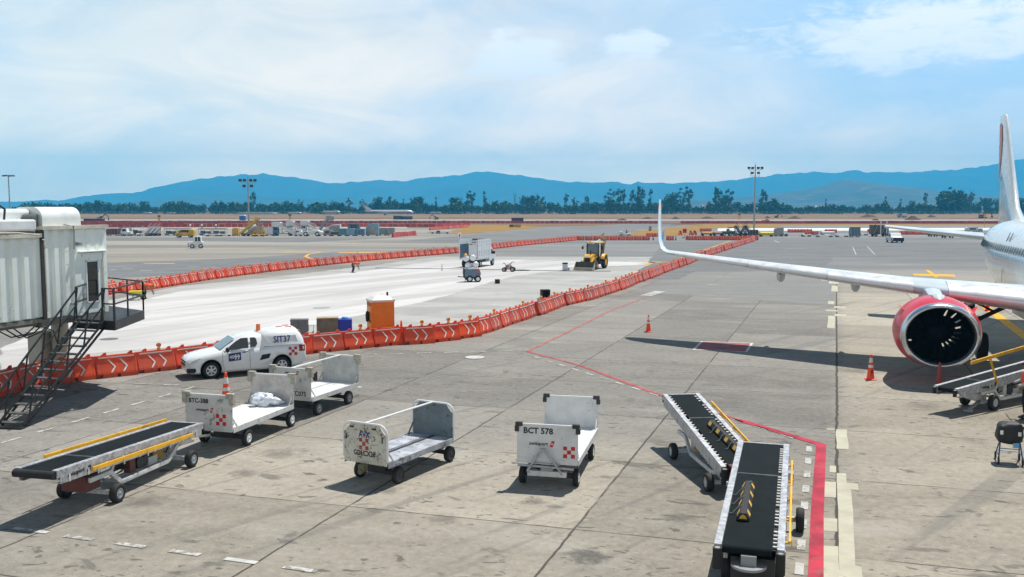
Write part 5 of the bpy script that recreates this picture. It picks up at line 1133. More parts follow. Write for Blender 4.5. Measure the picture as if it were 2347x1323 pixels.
MB().box(0, 0, .06, 1.02, .6, .98).build('crate_body', WOOD, c); MB().box(-.02, 0, .06, 0, .6, .96).build('end_panel', WOODL, c); MB().box(-.02, -.02, .98, 1.04, .62, 1.0).build('lid', WOODL, c); MB().bx(.15, .3, 0, .1, .6, .06).bx(.87, .3, 0, .1, .6, .06).build('skid', WOOD, c)  # end panel and lid a lighter tan than the crate body
c = thing('water_tank', 'bright blue plastic tank with light blue lid, right of the brown crate', 'tank', G(774, 774), radians(8))
MB().box(0, 0, 0, .70, .6, .90).build('tank_body', mat('blue_plastic', (.004, .03, .36), .4, var=.1), c, .05); MB().lathe([(.16, 0), (.16, .07), (.12, .10), (0, .10)], (.35, .25, .90)).build('tank_lid', mat('light_blue_lid', (.05, .28, .60), .4), c)
for i, (px, lab) in enumerate(((666, 'grey box, left one of the pair behind the utility van'), (686, 'grey box, right one of the pair next to the brown crate'))):
    c = thing('storage_box', lab, 'box', G(px, 776), radians(8)); MB().box(0, 0, 0, .42, .5, .92).build('box_body', mat('grey_box', (.115, .115, .125), .6, var=.15), c, .02); MB().box(-.01, -.01, .84, .43, .51, .93).build('box_lid', mat('grey_box_lid', (.14, .14, .15), .6), c)
c = thing('trestle', 'small pale folding trestle between the grey boxes and the brown crate', 'trestle', G(707, 776), 0)
MB().box(-.1, 0, .28, .22, .3, .31).bar((-.08, .02, 0), (-.05, .02, .3), .025, .025).bar((.2, .02, 0), (.18, .02, .3), .025, .025).bar((-.08, .28, 0), (-.05, .28, .3), .025, .025).bar((.2, .28, 0), (.18, .28, .3), .025, .025).build('trestle_frame', mat('pale_wood', (.55, .5, .4), .7), c)
MB().path([(-.05, .3, .3), (-.05, .32, .62), (.2, .32, .62), (.18, .3, .3)], .018).build('back_hoop', WHT, c)
# light tower
lt = thing('light_tower', 'blue-grey wheeled light tower with four round white lamps folded down on top', 'light tower', G(1082, 646), radians(8))
LTB = mat('tower_blue_grey', (.10, .17, .23), .4, var=.1)
MB().prism([(-.66, .42), (.66, .42), (.72, .75), (.60, 1.12), (-.60, 1.12), (-.66, .8)], 'xz', -.5, .5).build('housing', LTB, lt, .03); MB().prism([(-.40, 1.12), (.58, 1.12), (.50, 1.24), (-.35, 1.24)], 'xz', -.46, .46).build('housing_roof', WHT, lt)
MB().box(.30, -.52, .85, .58, -.5, 1.0).build('red_label', mat('label_red', (.6, .06, .02), .4), lt)
MB().box(-.75, -.35, .98 - .55, -.66, .35, 1.1).ball((-.72, 0, .85), .32, 10, 0, (.3, .9, 1.2)).build('coil', mat('olive_coil', (.09, .09, .06), .8, var=.3), lt)
for x in (-.25, .45):
    for s in (-1, 1): wheel(lt, (x, s * .55, .28), .28, .16, (0, s, 0), WHT, .55)
MB().box(-.7, -.5, .34, .7, .5, .44).bar((-.66, 0, .40), (-1.25, -.1, .48), .07, .07).bar((-.62, -.2, .4), (-.62, -.2, .05), .05, .05).bx(-.62, -.2, 0, .25, .2, .03).build('trailer_frame', DRK, lt)
MB().bar((-.15, .1, 1.2), (-.15, .1, 2.3), .1, .1).bar((-.55, .1, 2.05), (.5, .1, 2.05), .06, .06).bar((-.45, .1, 1.5), (.5, .1, 1.5), .06, .06).box(-.2, .1, 1.7, .2, .3, 2.1).build('mast', DRK, lt)
LAMPW = mat('lamp_white', (.72, .74, .76), .25, var=.1, spec=.7)
for x, z in ((-.52, 2.02), (.06, 2.08), (-.36, 1.42), (.30, 1.50)):
    MB().ball((x, -.12, z), .27, 14, 0, (1, .75, 1)).build('lamp_head', LAMPW, lt)
MB().lathe([(.16, 0), (.12, .08), (.05, .18), (0, .2)], (-.56, -.1, 2.28)).build('hard_hat', YPL, lt)
# stake truck
sk_ = thing('stake_truck', 'white stake-bed truck seen from behind with one rear door open, beyond the light tower', 'truck', G(1074, 614), -radians(20))
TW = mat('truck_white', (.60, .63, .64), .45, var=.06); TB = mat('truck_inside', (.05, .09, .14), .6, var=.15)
MB().box(-1.05, 0, .85, 1.05, 3.6, 1.0).build('bed', TW, sk_)
sd = MB()
for s in (-1, 1):
    for i in range(8):
        y = .05 + i * .5; sd.box(s * 1.05 - .04, y, 1.0, s * 1.05 + .04, y + .3, 2.95)
    for z in (1.0, 1.9, 2.1, 2.45, 2.8): sd.box(s * 1.05 - .03, 0, z, s * 1.05 + .03, 3.6, z + .22)
sd.build('side_stakes', TW, sk_)
sd = MB()
for z in (1.0, 1.35, 1.7, 2.05, 2.4, 2.75): sd.box(-1.0, 3.5, z, 1.0, 3.56, z + .24)
sd.build('front_stakes', TB, sk_); MB().box(-1.0, .1, 1.0, -.98, 3.5, 2.5).build('inner_lining', TB, sk_)
rd = MB().box(.04, -.03, 1.0, 1.0, .03, 2.35).box(.04, -.03, 2.35, 1.0, .03, 2.45).box(.04, -.03, 2.56, 1.0, .03, 2.68).box(.04, -.03, 2.8, 1.0, .03, 2.95).box(.04, -.04, 1, .12, .04, 2.95).box(.92, -.04, 1, 1.0, .04, 2.95).build('rear_door', TW, sk_)
MB().bar((-1.05, -.02, 1.0), (-1.05, -.02, 2.95), .08, .08).bar((-1.05, 0, 2.93), (1.05, 0, 2.93), .06, .06).build('rear_frame', TW, sk_)
cbp = MB().prism([(3.7, .55), (5.55, .55), (5.6, 1.15), (5.0, 1.30), (4.75, 1.95), (3.75, 2.0)], 'yz', -.95, .95).build('cab', TW, sk_, .06)
for s in (-1, 1): MB().prism([(3.95, 1.32), (4.72, 1.34), (4.58, 1.85), (3.95, 1.88)], 'yz', s * .955, s * .962).build('side_window', GLS, cbp); MB().box(s * .98, 4.65, 1.3, s * 1.2, 4.75, 1.6).build('mirror', BLK, sk_)
MB().box(-.4, .1, .45, -.25, 5.3, .85).box(.25, .1, .45, .4, 5.3, .85).build('chassis', DRK, sk_)
for y in (.9, 4.75):
    for s in (-1, 1): wheel(sk_, (s * .86, y, .40), .40, .34 if y < 2 else .22, (s, 0, 0), STL, .5)
pl = MB().bar((-1.05, 0, 2.9), (-1.0, 0, 3.35), .04, .04).build('flag_pole', GRY, sk_); MB().box(-1.18, -.02, 3.2, -.86, .02, 3.75).build('white_flag', WHT, pl); MB().box(-1.10, -.03, 3.3, -.94, -.021, 3.55).build('red_mark', RED, pl)
# backhoe loader
bh = thing('backhoe_loader', 'yellow backhoe loader facing the camera with dark front bucket lowered, on the grey concrete', 'digger', G(1337, 620), -radians(24))
BHY = mat('digger_yellow', (.72, .38, .015), .45, var=.1); BKT = mat('bucket_dark', (.055, .05, .03), .6, var=.25, vs=2)
MB().prism([(-.2, .05), (.55, .0), (.75, .35), (.70, .80), (.55, .85), (.45, .35), (.05, .2)], 'yz', -1.02, 1.02).build('front_bucket', BKT, bh)
for s in (-1, 1): MB().prism([(-.2, .05), (.5, .02), (.72, .4), (.62, .82)], 'yz', s * 1.02, s * 1.05).build('bucket_side', mat('bucket_edge', (.35, .33, .28), .5), bh); MB().bar((s * .5, .65, .5), (s * .48, 1.9, 1.15), .1, .16).bar((s * .48, 1.9, 1.15), (s * .48, 3.0, 1.3), .1, .16).build('loader_arm', BHY, bh)
MB().prism([(1.15, .75), (2.9, .75), (2.9, 1.62), (1.35, 1.48), (1.15, 1.30)], 'yz', -.42, .42).build('hood', BHY, bh, .06); MB().box(-.30, 1.13, .78, .30, 1.15, 1.22).build('grille', BLK, bh); MB().box(-.34, 1.12, 1.24, .34, 1.15, 1.36).build('grille_band', WHT, bh)
MB().tube((.22, 1.6, 1.5), (.22, 1.6, 2.0), .05).build('exhaust', BLK, bh)
cb_ = MB()
for x, y in ((-.65, 2.9), (.65, 2.9), (-.68, 3.7), (.68, 3.7), (-.65, 4.4), (.65, 4.4)): cb_.bar((x, y, 1.0), (x * .97, y, 2.68), .09, .09)
cb_.box(-.7, 2.85, .8, .7, 4.45, 1.25); cb_.build('cab_frame', BLK, bh)
MB().box(-.76, 2.75, 2.68, .76, 4.55, 2.80).build('cab_roof', mat('digger_roof', (.62, .52, .30), .5), bh, .03); MB().lathe([(.08, 0), (.08, .12), (0, .16)], (-.3, 3.0, 2.8)).build('beacon', AMB, bh)
MB().box(-.6, 2.93, 1.3, .6, 2.95, 2.6).build('cab_window', mat('tinted_glass', (.10, .15, .18), .08, spec=.8), bh); MB().bx(0, 3.7, 1.2, .5, .5, .7).build('seat', BLK, bh)
for s in (-1, 1):
    wheel(bh, (s * .78, 1.75, .44), .44, .28, (s, 0, 0), BHY, .5); wheel(bh, (s * .88, 4.1, .70), .70, .42, (s, 0, 0), BHY, .5)
    MB().lathe([(.80, -.24), (.80, .24), (.72, .24), (.72, -.24), (.80, -.24)], (s * .88, 4.1, .74), (1, 0, 0), 16, a0=-.9, a1=1.2).build('fender', BHY, bh)
    MB().bar((s * .66, 2.9, 2.3), (s * 1.05, 2.7, 2.45), .03, .03).box(s * 1.05 - .1, 2.66, 2.05, s * 1.05 + .1, 2.72, 2.35).build('mirror', BLK, bh)
MB().box(-.5, 2.0, .45, .5, 5.0, .85).box(-.9, 2.9, .55, .9, 3.5, .75).build('undercarriage', DRK, bh)
bm_ = MB().bar((.25, 4.9, .9), (.45, 5.4, 3.0), .22, .3).bar((.45, 5.4, 3.0), (.35, 4.7, 3.55), .18, .24).build('rear_boom', mat('boom_tan', (.40, .28, .12), .5), bh); MB().bar((.30, 4.5, 2.95), (-.1, 4.2, 2.6), .30, .26).build('boom_plate', WHT, bm_); MB().box(-.22, 4.05, 2.45, .12, 4.1, 2.78).build('red_light', RED, bm_); MB().bar((.15, 5.1, 2.9), (.42, 5.35, 3.7), .05, .05).build('boom_hose', BLK, bm_)
# concrete saw, canister, small things
sw = thing('concrete_saw', 'small orange and grey concrete saw on wheels between the truck and the digger', 'concrete saw', G(1166, 623), radians(-12))
MB().prism([(-.35, .3), (.3, .25), (.35, .55), (.05, .78), (-.3, .62)], 'xz', -.2, .2).build('motor_body', mat('saw_grey', (.16, .15, .14), .5, .3, var=.3), sw, .03); MB().box(-.14, -.23, .32, .02, -.2, .66).build('orange_cover', mat('saw_orange', (.60, .09, .02), .45), sw); MB().box(.05, -.22, .4, .12, -.2, .9).build('white_strip', WHT, sw)
MB().path([(.1, -.1, .7), (.30, -.1, .95), (.55, -.1, 1.0)], .025).path([(.1, .15, .7), (.30, .15, .95), (.55, .15, 1.0)], .025).path([(-.25, 0, .6), (-.45, 0, .88), (-.62, 0, .84)], .03).build('handle_bar', DRK, sw)
for x, r_ in ((-.45, .22), (.42, .24)):
    for s in (-1, 1): wheel(sw, (x, s * .24, r_), r_, .1, (0, s, 0), GRY, .6)
c = thing('fuel_canister', 'white canister with black top standing left of the digger bucket', 'canister', G(1295, 620), .1); MB().box(-.25, -.2, .03, .25, .2, .66).build('canister_body', mat('canister_white', (.50, .53, .56), .5, var=.15, vs=5), c, .03); MB().box(-.26, -.21, .66, .26, .21, .80).build('canister_top', BLK, c, .02); MB().bx(.36, -.1, 0, .16, .2, .28).build('side_tap', GRY, c)
c = thing('black_crate', 'small black cube standing alone on the concrete right of the light tower', 'box', G(1140, 650), .1); MB().box(-.20, -.2, 0, .20, .2, .36).build('crate_body', BLK, c, .03); MB().box(-.21, -.21, .30, .21, .21, .33).build('crate_rim', DRK, c)
c = thing('equipment_case', 'black open-fronted case behind the near barriers at their bend', 'case', G(1250, 686), .25); MB().box(-.3, -.2, .06, -.22, .3, .66).box(.22, -.2, .06, .3, .3, .66).box(-.3, -.2, .60, .3, .3, .68).box(-.3, .24, .06, .3, .3, .66).box(-.3, -.2, .06, .3, .3, .12).build('case_body', BLK, c); MB().box(-.55, -.1, .02, -.25, .3, .14).build('pale_tray', WHT, c)
c = thing('survey_post', 'thin dark post with small white box on the white concrete left of the truck', 'post', G(1013, 620), 0); MB().lathe([(.12, 0), (.12, .04), (.03, .06), (.03, .62), (0, .62)]).build('post', DRK, c); MB().bx(0, 0, .5, .12, .1, .16).build('post_head', WHT, c)
c = MB().ball((0, 0, .05), .9, 14, 0, (1, .25, .09)).build('sandbag', mat('black_sheet', (.03, .03, .032), .8)); c.location = G(1196, 621); tag(c, 'flat black weighted sheet lying on the hose right of the concrete saw', 'sheet')
hs_ = MB().path([G(x, y) + Vector((0, 0, .03)) for x, y in ((860, 615), (960, 616.5), (1060, 617.5), (1130, 619), (1200, 620), (1290, 622), (1400, 622.5))], .035, 6); tag(hs_.build('water_hose', mat('hose_dark', (.10, .11, .12), .7)), 'long dark hose lying straight across the white concrete past the saw', 'hose')

# ============================================================ PEOPLE
def skin_(name, chains, m, parent, sub=1):
    """one continuous surface grown along connected joints: chains of (point, radius); shared points join"""
    vs, rs, es, idx = [], [], [], {}
    for ch in chains:
        prev = None
        for p, r in ch:
            k = tuple(round(c_, 3) for c_ in p)
            if k not in idx: idx[k] = len(vs); vs.append(k); rs.append(r)
            if prev is not None and prev != idx[k]: es.append((prev, idx[k]))
            prev = idx[k]
    me = bpy.data.meshes.new(name); me.from_pydata(vs, es, []); o = bpy.data.objects.new(name, me); COL.objects.link(o)
    o.modifiers.new('s', 'SKIN'); sv = me.skin_vertices[0].data
    for i, r in enumerate(rs): sv[i].radius = r if isinstance(r, tuple) else (r, r)
    sv[0].use_root = True
    if sub: o.modifiers.new('u', 'SUBSURF').levels = sub; o.modifiers['u'].render_levels = sub
    m2 = bpy.data.meshes.new_from_object(o.evaluated_get(bpy.context.evaluated_depsgraph_get())); o.modifiers.clear(); o.data = m2
    m2.materials.clear(); m2.materials.append(m)
    for p in m2.polygons: p.use_smooth = True
    o.parent = parent; return o
SKN = mat('skin', (.26, .13, .08), .6, var=.06); HAIR = mat('dark_hair', (.012, .01, .009), .7)
VORG = mat('vest_orange', (.85, .11, .015), .6, var=.12, vs=6); TRS = mat('dark_trousers', (.018, .02, .026), .85, var=.2); GLOVE = mat('dark_glove', (.02, .02, .022), .8); SHOE = mat('dark_shoe', (.02, .018, .016), .7)
def person(label, loc, rz, J, vest=VORG, trouser=TRS, sleeve=None, hat=None, glove=None, stripe=False, group=None):
    """J: joints; x to the person's right, y ahead, z up"""
    r = thing('person', label, 'person', loc, rz, group); V = lambda k: Vector(J[k])
    mid = lambda a, b, t: tuple(V(a).lerp(V(b), t))
    body = [[(J['pelvis'], .13), (mid('pelvis', 'chest', .5), .125), (J['chest'], .15), (J['neck'], .06), (mid('neck', 'head', .45), .062)]]
    for s in 'LR':
        body.append([(J['chest'], .15), (J['sh' + s], .065), (J['el' + s], .045), (J['wr' + s], .032)]); body.append([(J['pelvis'], .13), (J['hip' + s], .095), (J['kn' + s], .065), (J['an' + s], .045), (J['toe' + s], .04)])
    skin_('body', body, SKN, r)
    hd = V('head'); nk = V('neck'); up = (hd - nk).normalized(); fw = Vector(J.get('face', (0, 1, 0))); fw = (fw - up * fw.dot(up)).normalized(); sdv = fw.cross(up)
    rings = []
    for t, w_, d, o_ in ((-.115, .030, .035, .035), (-.10, .052, .065, .022), (-.06, .066, .085, .008), (-.01, .073, .094, 0), (.04, .074, .096, -.004), (.08, .062, .080, -.006), (.108, .035, .045, -.006), (.118, .01, .012, -.006)):
        rings.append([hd + up * t + sdv * (w_ * cos(a)) + fw * (d * sin(a) + o_) for a in [2 * pi * i / 14 for i in range(14)]])
    h_ = MB().loft(rings); h_.add([hd + fw * .118 + up * -.02, hd + fw * .092 + up * .02, hd + fw * .09 + sdv * .018 + up * -.03, hd + fw * .09 - sdv * .018 + up * -.03], [(0, 1, 2), (0, 3, 1), (0, 2, 3)])
    for s in (-1, 1): h_.ball(hd + sdv * s * .076 + up * -.005 - fw * .005, .026, 8, 0, (.4, .8, 1.2))
    hdo = h_.build('head', SKN, r)
    for s in (-1, 1): MB().ball(hd + fw * .088 + sdv * s * .03 + up * .012, .011, 8).build('eye', HAIR, hdo)
    MB().bar(hd + fw * .092 + sdv * -.024 - up * .058, hd + fw * .092 + sdv * .024 - up * .058, .008, .008).build('mouth', mat('lips', (.2, .07, .06), .6), hdo)
    hr = MB().loft([[hd + up * (t + .004) - fw * .012 + sdv * (w_ * cos(a)) + fw * (d * sin(a)) for a in [2 * pi * i / 14 for i in range(14)]] for t, w_, d in ((.01, .079, .095), (.05, .082, .102), (.09, .069, .087), (.118, .04, .05), (.128, .01, .012))])
    hr.build('hair' if not hat else 'hard_hat', HAIR if not hat else hat, r)
    if hat: MB().lathe([(.13, 0), (.09, .02)], hd + up * .045, up, 14).build('hat_brim', hat, r)
    # hands
    for s in 'LR':
        w = V('wr' + s); f = (w - V('el' + s)).normalized(); side = f.cross(Vector((0, 0, 1))); side = side.normalized() if side.length > .1 else Vector((1, 0, 0)); dn = f.cross(side)
        pm = w + f * .05; ch = [[(tuple(w), .030), (tuple(pm), (.022, .040)), (tuple(w + f * .085), (.020, .040))]]
        for i, ln in enumerate((.055, .066, .062, .048)):
            b0 = w + f * .085 + side * (i - 1.5) * .019; k1 = b0 + f * ln * .55 + dn * .008; k2 = k1 + (f * .5 + dn * .85).normalized() * ln * .55; ch.append([(tuple(w + f * .085), (.020, .040)), (tuple(b0), .0095), (tuple(k1), .009), (tuple(k2), .0075)])
        tb_ = w + f * .03 + side * .036; ch.append([(tuple(pm), (.022, .040)), (tuple(tb_), .011), (tuple(tb_ + f * .035 + side * .02 + dn * .01), .009)])
        skin_('hand', ch, glove or SKN, r)
    sk2 = lambda a, b, t0, t1, r0, r1: [(mid(a, b, t0), r0), (mid(a, b, t1), r1)]
    skin_('vest', [[(mid('pelvis', 'chest', .10), (.15, .19)), (mid('pelvis', 'chest', .55), (.145, .18)), (J['chest'], (.16, .20)), (mid('chest', 'neck', .7), (.10, .12))]] + [[(J['chest'], (.16, .20)), (J['sh' + s], .085), (mid('sh' + s, 'el' + s, .25), .072)] for s in 'LR'], vest, r)
    for s in 'LR':
        if sleeve: skin_('sleeve', [[(mid('sh' + s, 'el' + s, .1), .062), (J['el' + s], .052), (mid('el' + s, 'wr' + s, .9), .042)]], sleeve, r)
    skin_('trousers', [[(mid('pelvis', 'chest', .15), (.14, .17)), (J['pelvis'], (.15, .17))]] + [[(J['pelvis'], (.15, .17)), (J['hip' + s], .11), (J['kn' + s], .082), (mid('kn' + s, 'an' + s, .92), .066)] for s in 'LR'], trouser, r)
    for s in 'LR':
        a, t_ = V('an' + s), V('toe' + s); d = (t_ - a); d.z = 0; d.normalize(); a0 = Vector((a.x, a.y, 0)); sd_ = Vector((-d.y, d.x, 0))
        MB().loft([[a0 + d * x + sd_ * w_ * y for y, z in ()] or [a0 + d * x - sd_ * w_ + Vector((0, 0, 0)), a0 + d * x + sd_ * w_, a0 + d * x + sd_ * w_ * .8 + Vector((0, 0, h)), a0 + d * x - sd_ * w_ * .8 + Vector((0, 0, h))] for x, w_, h in ((-.08, .035, .09), (0, .042, .10), (.08, .05, .08), (.17, .045, .05), (.20, .02, .03))]).build('shoe', SHOE, r)
        if stripe and s == 'L': MB().bar(mid('hip' + s, 'kn' + s, .1), mid('kn' + s, 'an' + s, .9), .02, .01).build('trouser_stripe', WST, r)
    return r
def standing(**k):
    J = dict(pelvis=(0, 0, .93), chest=(0, .02, 1.27), neck=(0, .02, 1.47), head=(0, .05, 1.62), shL=(-.19, .01, 1.40), shR=(.19, .01, 1.40), elL=(-.25, .02, 1.12), elR=(.25, .02, 1.12), wrL=(-.26, .14, .90), wrR=(.26, .14, .90), hipL=(-.10, 0, .88), hipR=(.10, 0, .88), knL=(-.11, .03, .48), knR=(.11, .02, .48), anL=(-.12, -.02, .09), anR=(.12, -.02, .09), toeL=(-.13, .12, .05), toeR=(.13, .12, .05)); J.update(k); return J
person('worker in orange vest and grey sleeves at the belt loader beside the engine', G(2351, 960), radians(78), standing(elL=(-.27, .10, 1.14), wrL=(-.22, .36, 1.02), elR=(.27, .10, 1.14), wrR=(.22, .34, 1.05)), sleeve=mat('grey_sleeve', (.42, .47, .55), .8, var=.1), glove=GLOVE, stripe=True)
bent = dict(pelvis=(0, -.12, .84), chest=(0, .24, .98), neck=(0, .43, .96), head=(0, .56, .90), face=(0, .6, -.8), shL=(-.18, .34, .95), shR=(.18, .34, .95), elL=(-.2, .42, .68), elR=(.2, .42, .68), wrL=(-.14, .52, .44), wrR=(.14, .50, .42), hipL=(-.1, -.12, .80), hipR=(.1, -.12, .80), knL=(-.14, .0, .45), knR=(.14, -.02, .45), anL=(-.15, -.12, .09), anR=(.15, -.14, .09), toeL=(-.15, .02, .05), toeR=(.15, 0, .05))
person('worker in orange vest and yellow helmet bending over beside the yellow wheelbarrow', G(334, 685), radians(-75), bent, hat=YPL)
person('worker in orange vest and black trousers bending over before the back barriers', G(811, 625), radians(-60), bent, hat=YPL)
wbx = thing('wheelbarrow', 'yellow wheelbarrow standing beside the bending worker behind the stair landing', 'wheelbarrow', G(313, 688), radians(10))
YGR = mat('lime_yellow', (.62, .60, .02), .45, var=.1)
MB().loft([[(x * k, y * k, z) for x, y in ((-.45, -.3), (.45, -.3), (.55, .0), (.45, .3), (-.45, .3))] for z, k in ((.36, .55), (.64, 1.0))], sm=False).build('tray', YGR, wbx); wheel(wbx, (.45, 0, .2), .2, .09, (0, -1, 0), YGR, .5)
MB().path([(.45, -.08, .2), (-.2, -.25, .35), (-.9, -.28, .58)], .02).path([(.45, .08, .2), (-.2, .25, .35), (-.9, .28, .58)], .02).path([(-.2, -.25, .35), (-.28, -.25, 0), (-.1, -.25, 0)], .02).path([(-.2, .25, .35), (-.28, .25, 0), (-.1, .25, 0)], .02).build('barrow_frame', DRK, wbx)

# ---- belt loader under the engine
LD, PD = loader('white belt loader with raised yellow bar beside the engine at the right edge', (15.0, 29.7, 0), -radians(57), -1.85, .84, 4.4, 1.22, w=.80, wb=2.5, drum=False, brandtext=(-.55, 1, .15), tk=.47, wr=.25, fb=FRW)
MB().bar((.42, -1.25, 1.62), (.42, 3.4, 2.0), .045, .10).bar((.42, -.2, 1.65), (.42, .25, .85), .05, .05).bar((.42, 2.0, 1.85), (.42, 2.3, 1.1), .05, .05).build('raised_bar', YEL, LD)
MB().bar((.05, 0, .25), (.30, -1.05, .12), .09, .07).box(.2, -1.2, .06, .4, -1.0, .12).build('tow_bar', GRY, LD); MB().tube((0, 0, .2), (0, 0, .62), .14).build('turntable', FRW, LD)
# ---- wheeled walker carrying a black bag
rlw = thing('wheeled_walker', 'blue-framed wheeled walker at the right edge of the apron', 'walker', G(2312, 1060), radians(-20))
BLU = mat('walker_blue', (.03, .10, .24), .35, .3); f_ = MB()
for s in (-1, 1): f_.path([(s * .27, -.28, .12), (s * .22, -.05, .55), (s * .22, .05, .92)], .018).path([(s * .27, .28, .12), (s * .23, .10, .45), (s * .22, -.05, .55)], .016).path([(s * .27, -.22, .22), (s * .26, .22, .22)], .01)
f_.path([(-.25, -.15, .38), (.25, -.15, .38)], .01).path([(-.26, .2, .24), (.26, .2, .24)], .01).path([(-.22, -.05, .55), (.22, -.05, .55)], .014); f_.build('frame', BLU, rlw)
for s in (-1, 1):
    for y in (-.28, .28): wheel(rlw, (s * .27, y, .095), .095, .035, (s, 0, 0), GRY, .5); MB().bar((s * .27, y, .08), (s * .27, y * .97, .2), .03, .05).build('fork', BLK, rlw)
bg_ = crumple('travel_bag', G(2312, 1060) + Vector((0, .02, .76)), .30, (1, 1, 1), mat('black_nylon', (.010, .012, .014), .5, var=.4, vs=9, bump=.6), 'bulging black bag with white tags strapped on the blue walker', 'bag', 6, 30, .0)
for v in bg_.data.vertices:
    c_ = v.co / .30; q_ = [(abs(k_) ** .5) * (1 if k_ > 0 else -1) for k_ in c_]; n_ = 1 + .10 * noise.fractal(Vector(q_) * 1.7, .8, 2.2, 4); v.co = Vector((q_[0] * .30 * n_, q_[1] * .22 * n_, q_[2] * .28 * n_ * (1 - .08 * q_[0] ** 2)))
bg_.rotation_euler = (0, 0, radians(-14))
for x, z in ((.17, .02), (-.24, .04)): MB().bx(x, -.236, z - .05, .07, .014, .10).build('white_tag', WST, bg_)
MB().bx(.10, -.235, -.33, .14, .012, .12).build('blue_ribbon', mat('pale_blue_ribbon', (.15, .38, .65), .6), bg_)
pj = standing(chest=(0, .07, 1.26), neck=(0, .10, 1.46), head=(0, .15, 1.60), elL=(-.27, .16, 1.13), wrL=(-.22, .42, .96), elR=(.27, .16, 1.13), wrR=(.22, .42, .96), knL=(-.11, .14, .49), anL=(-.12, .16, .09), toeL=(-.12, .30, .05), anR=(.12, -.22, .10), toeR=(.12, -.08, .05))
person('person in dark clothes pushing the blue walker at the right edge', G(2398, 1072), radians(76), pj, vest=mat('dark_jacket', (.03, .035, .05), .8), sleeve=mat('dark_sleeve', (.035, .04, .055), .8), glove=GLOVE)
# ============================================================ FAR THINGS
def spot(px, py, rz=0.): return G(px, py), rz
def fdim(x0, x1, yt, yb): k = M_(yb); return (x1 - x0) * k, (yb - yt) * k
MW = mat('far_white', (.64, .66, .67), .45, var=.06, vs=.6); MG = mat('far_grey', (.30, .31, .31), .5, var=.15, vs=.8); MD = mat('far_dark', (.05, .05, .06), .6, var=.3, vs=.8)
MY = mat('far_yellow', (.62, .36, .02), .5, var=.12, vs=.6); MB1 = mat('far_blue', (.06, .17, .30), .5, var=.15, vs=.6); MT = mat('far_teal', (.05, .20, .26), .5, var=.15, vs=.6); MLB = mat('far_light_blue', (.16, .36, .48), .5, var=.1, vs=.6); MM = mat('far_maroon', (.13, .05, .05), .6, var=.2, vs=.8); MP = mat('far_purple_grey', (.14, .14, .20), .6, var=.3, vs=.8)
def wheels(r, xs, y, rad, w=.25):
    for x in xs:
        for s in (-1, 1): wheel(r, (x, s * y, rad), rad, w, (0, s, 0), MG, .5)
def container(x0, x1, yt, yb, m, label, cat='container', arched=False, dep=1.6, top=None, opening=False, group=None):
    w, h = fdim(x0, x1, yt, yb); r = thing('cargo_container' if not arched else 'arched_container', label, cat, G((x0 + x1) / 2, yb) + Vector((0, dep / 2, 0)), 0, group); a = w / 2; b = dep / 2
    MB().box(-a, -b, .22, a, b, .36).build('dolly_bed', MG, r); wheels(r, (-a * .7, a * .7), b * .85, .17, .12)
    if arched:
        n = 10; pr = [(-a, .36)] + [(-a * cos(pi * i / n * .5) , .36 + (h - .36) * (.45 + .55 * sin(pi * i / n * .5))) for i in range(n + 1)] + [(a, h), (a, .36)]
        MB().prism(pr, 'xz', -b, b).build('body', m, r, .03); MB().prism([(p[0] * .86, .36 + (p[1] - .36) * .86) for p in pr], 'xz', -b - .02, -b).build('end_panel', MG, r)
    else:
        k = min(.35, h * .2); MB().prism([(-a, .36), (a, .36), (a, h), (-a + k, h), (-a, h - k)], 'xz', -b, b).build('body', m, r, .02)
        rb = MB(); n = max(2, int(w / .55))
        for i in range(n + 1): rb.box(-a + .05 + (w - .14) * i / n, -b - .03, .36, -a + .09 + (w - .14) * i / n, -b, h - .03)
        rb.box(-a, -b - .03, h - .08, a, -b, h); rb.build('frame_ribs', MG, r)
        if opening: MB().box(-a * .55, -b - .012, .6, a * .55, -b - .002, h - .25).build('dark_panel', MD, r)
    if top: MB().box(-a, -b, h, a, b, h + .12).build('cover', top, r, .04)
    return r
def canopy(x0, x1, yt, yb, label, m=MB1, dep=1.7, group=None):
    w, h = fdim(x0, x1, yt, yb); r = thing('canopy_cart', label, 'baggage cart', G((x0 + x1) / 2, yb) + Vector((0, dep / 2, 0)), 0, group); a = w / 2; b = dep / 2
    MB().box(-a, -b, .3, a, b, .46).build('deck', MG, r); MB().prism([(-a - .15, h - .16), (a + .15, h - .16), (a, h), (-a, h)], 'xz', -b - .1, b + .1).build('canopy', MD, r)
    for x in (-a + .04, a - .04):
        for y in (-b + .04, b - .04): MB().bar((x, y, .46), (x, y, h - .14), .06, .06).build('post', MG, r)
    MB().bx(-a * .45, 0, .46, w * .3, dep * .7, h * .38).build('curtain', m, r, .04); MB().bx(a * .45, 0, .46, w * .34, dep * .7, h * .30).build('load', MP, r, .05); wheels(r, (-a * .7, a * .7), b * .8, .2, .14)
    return r
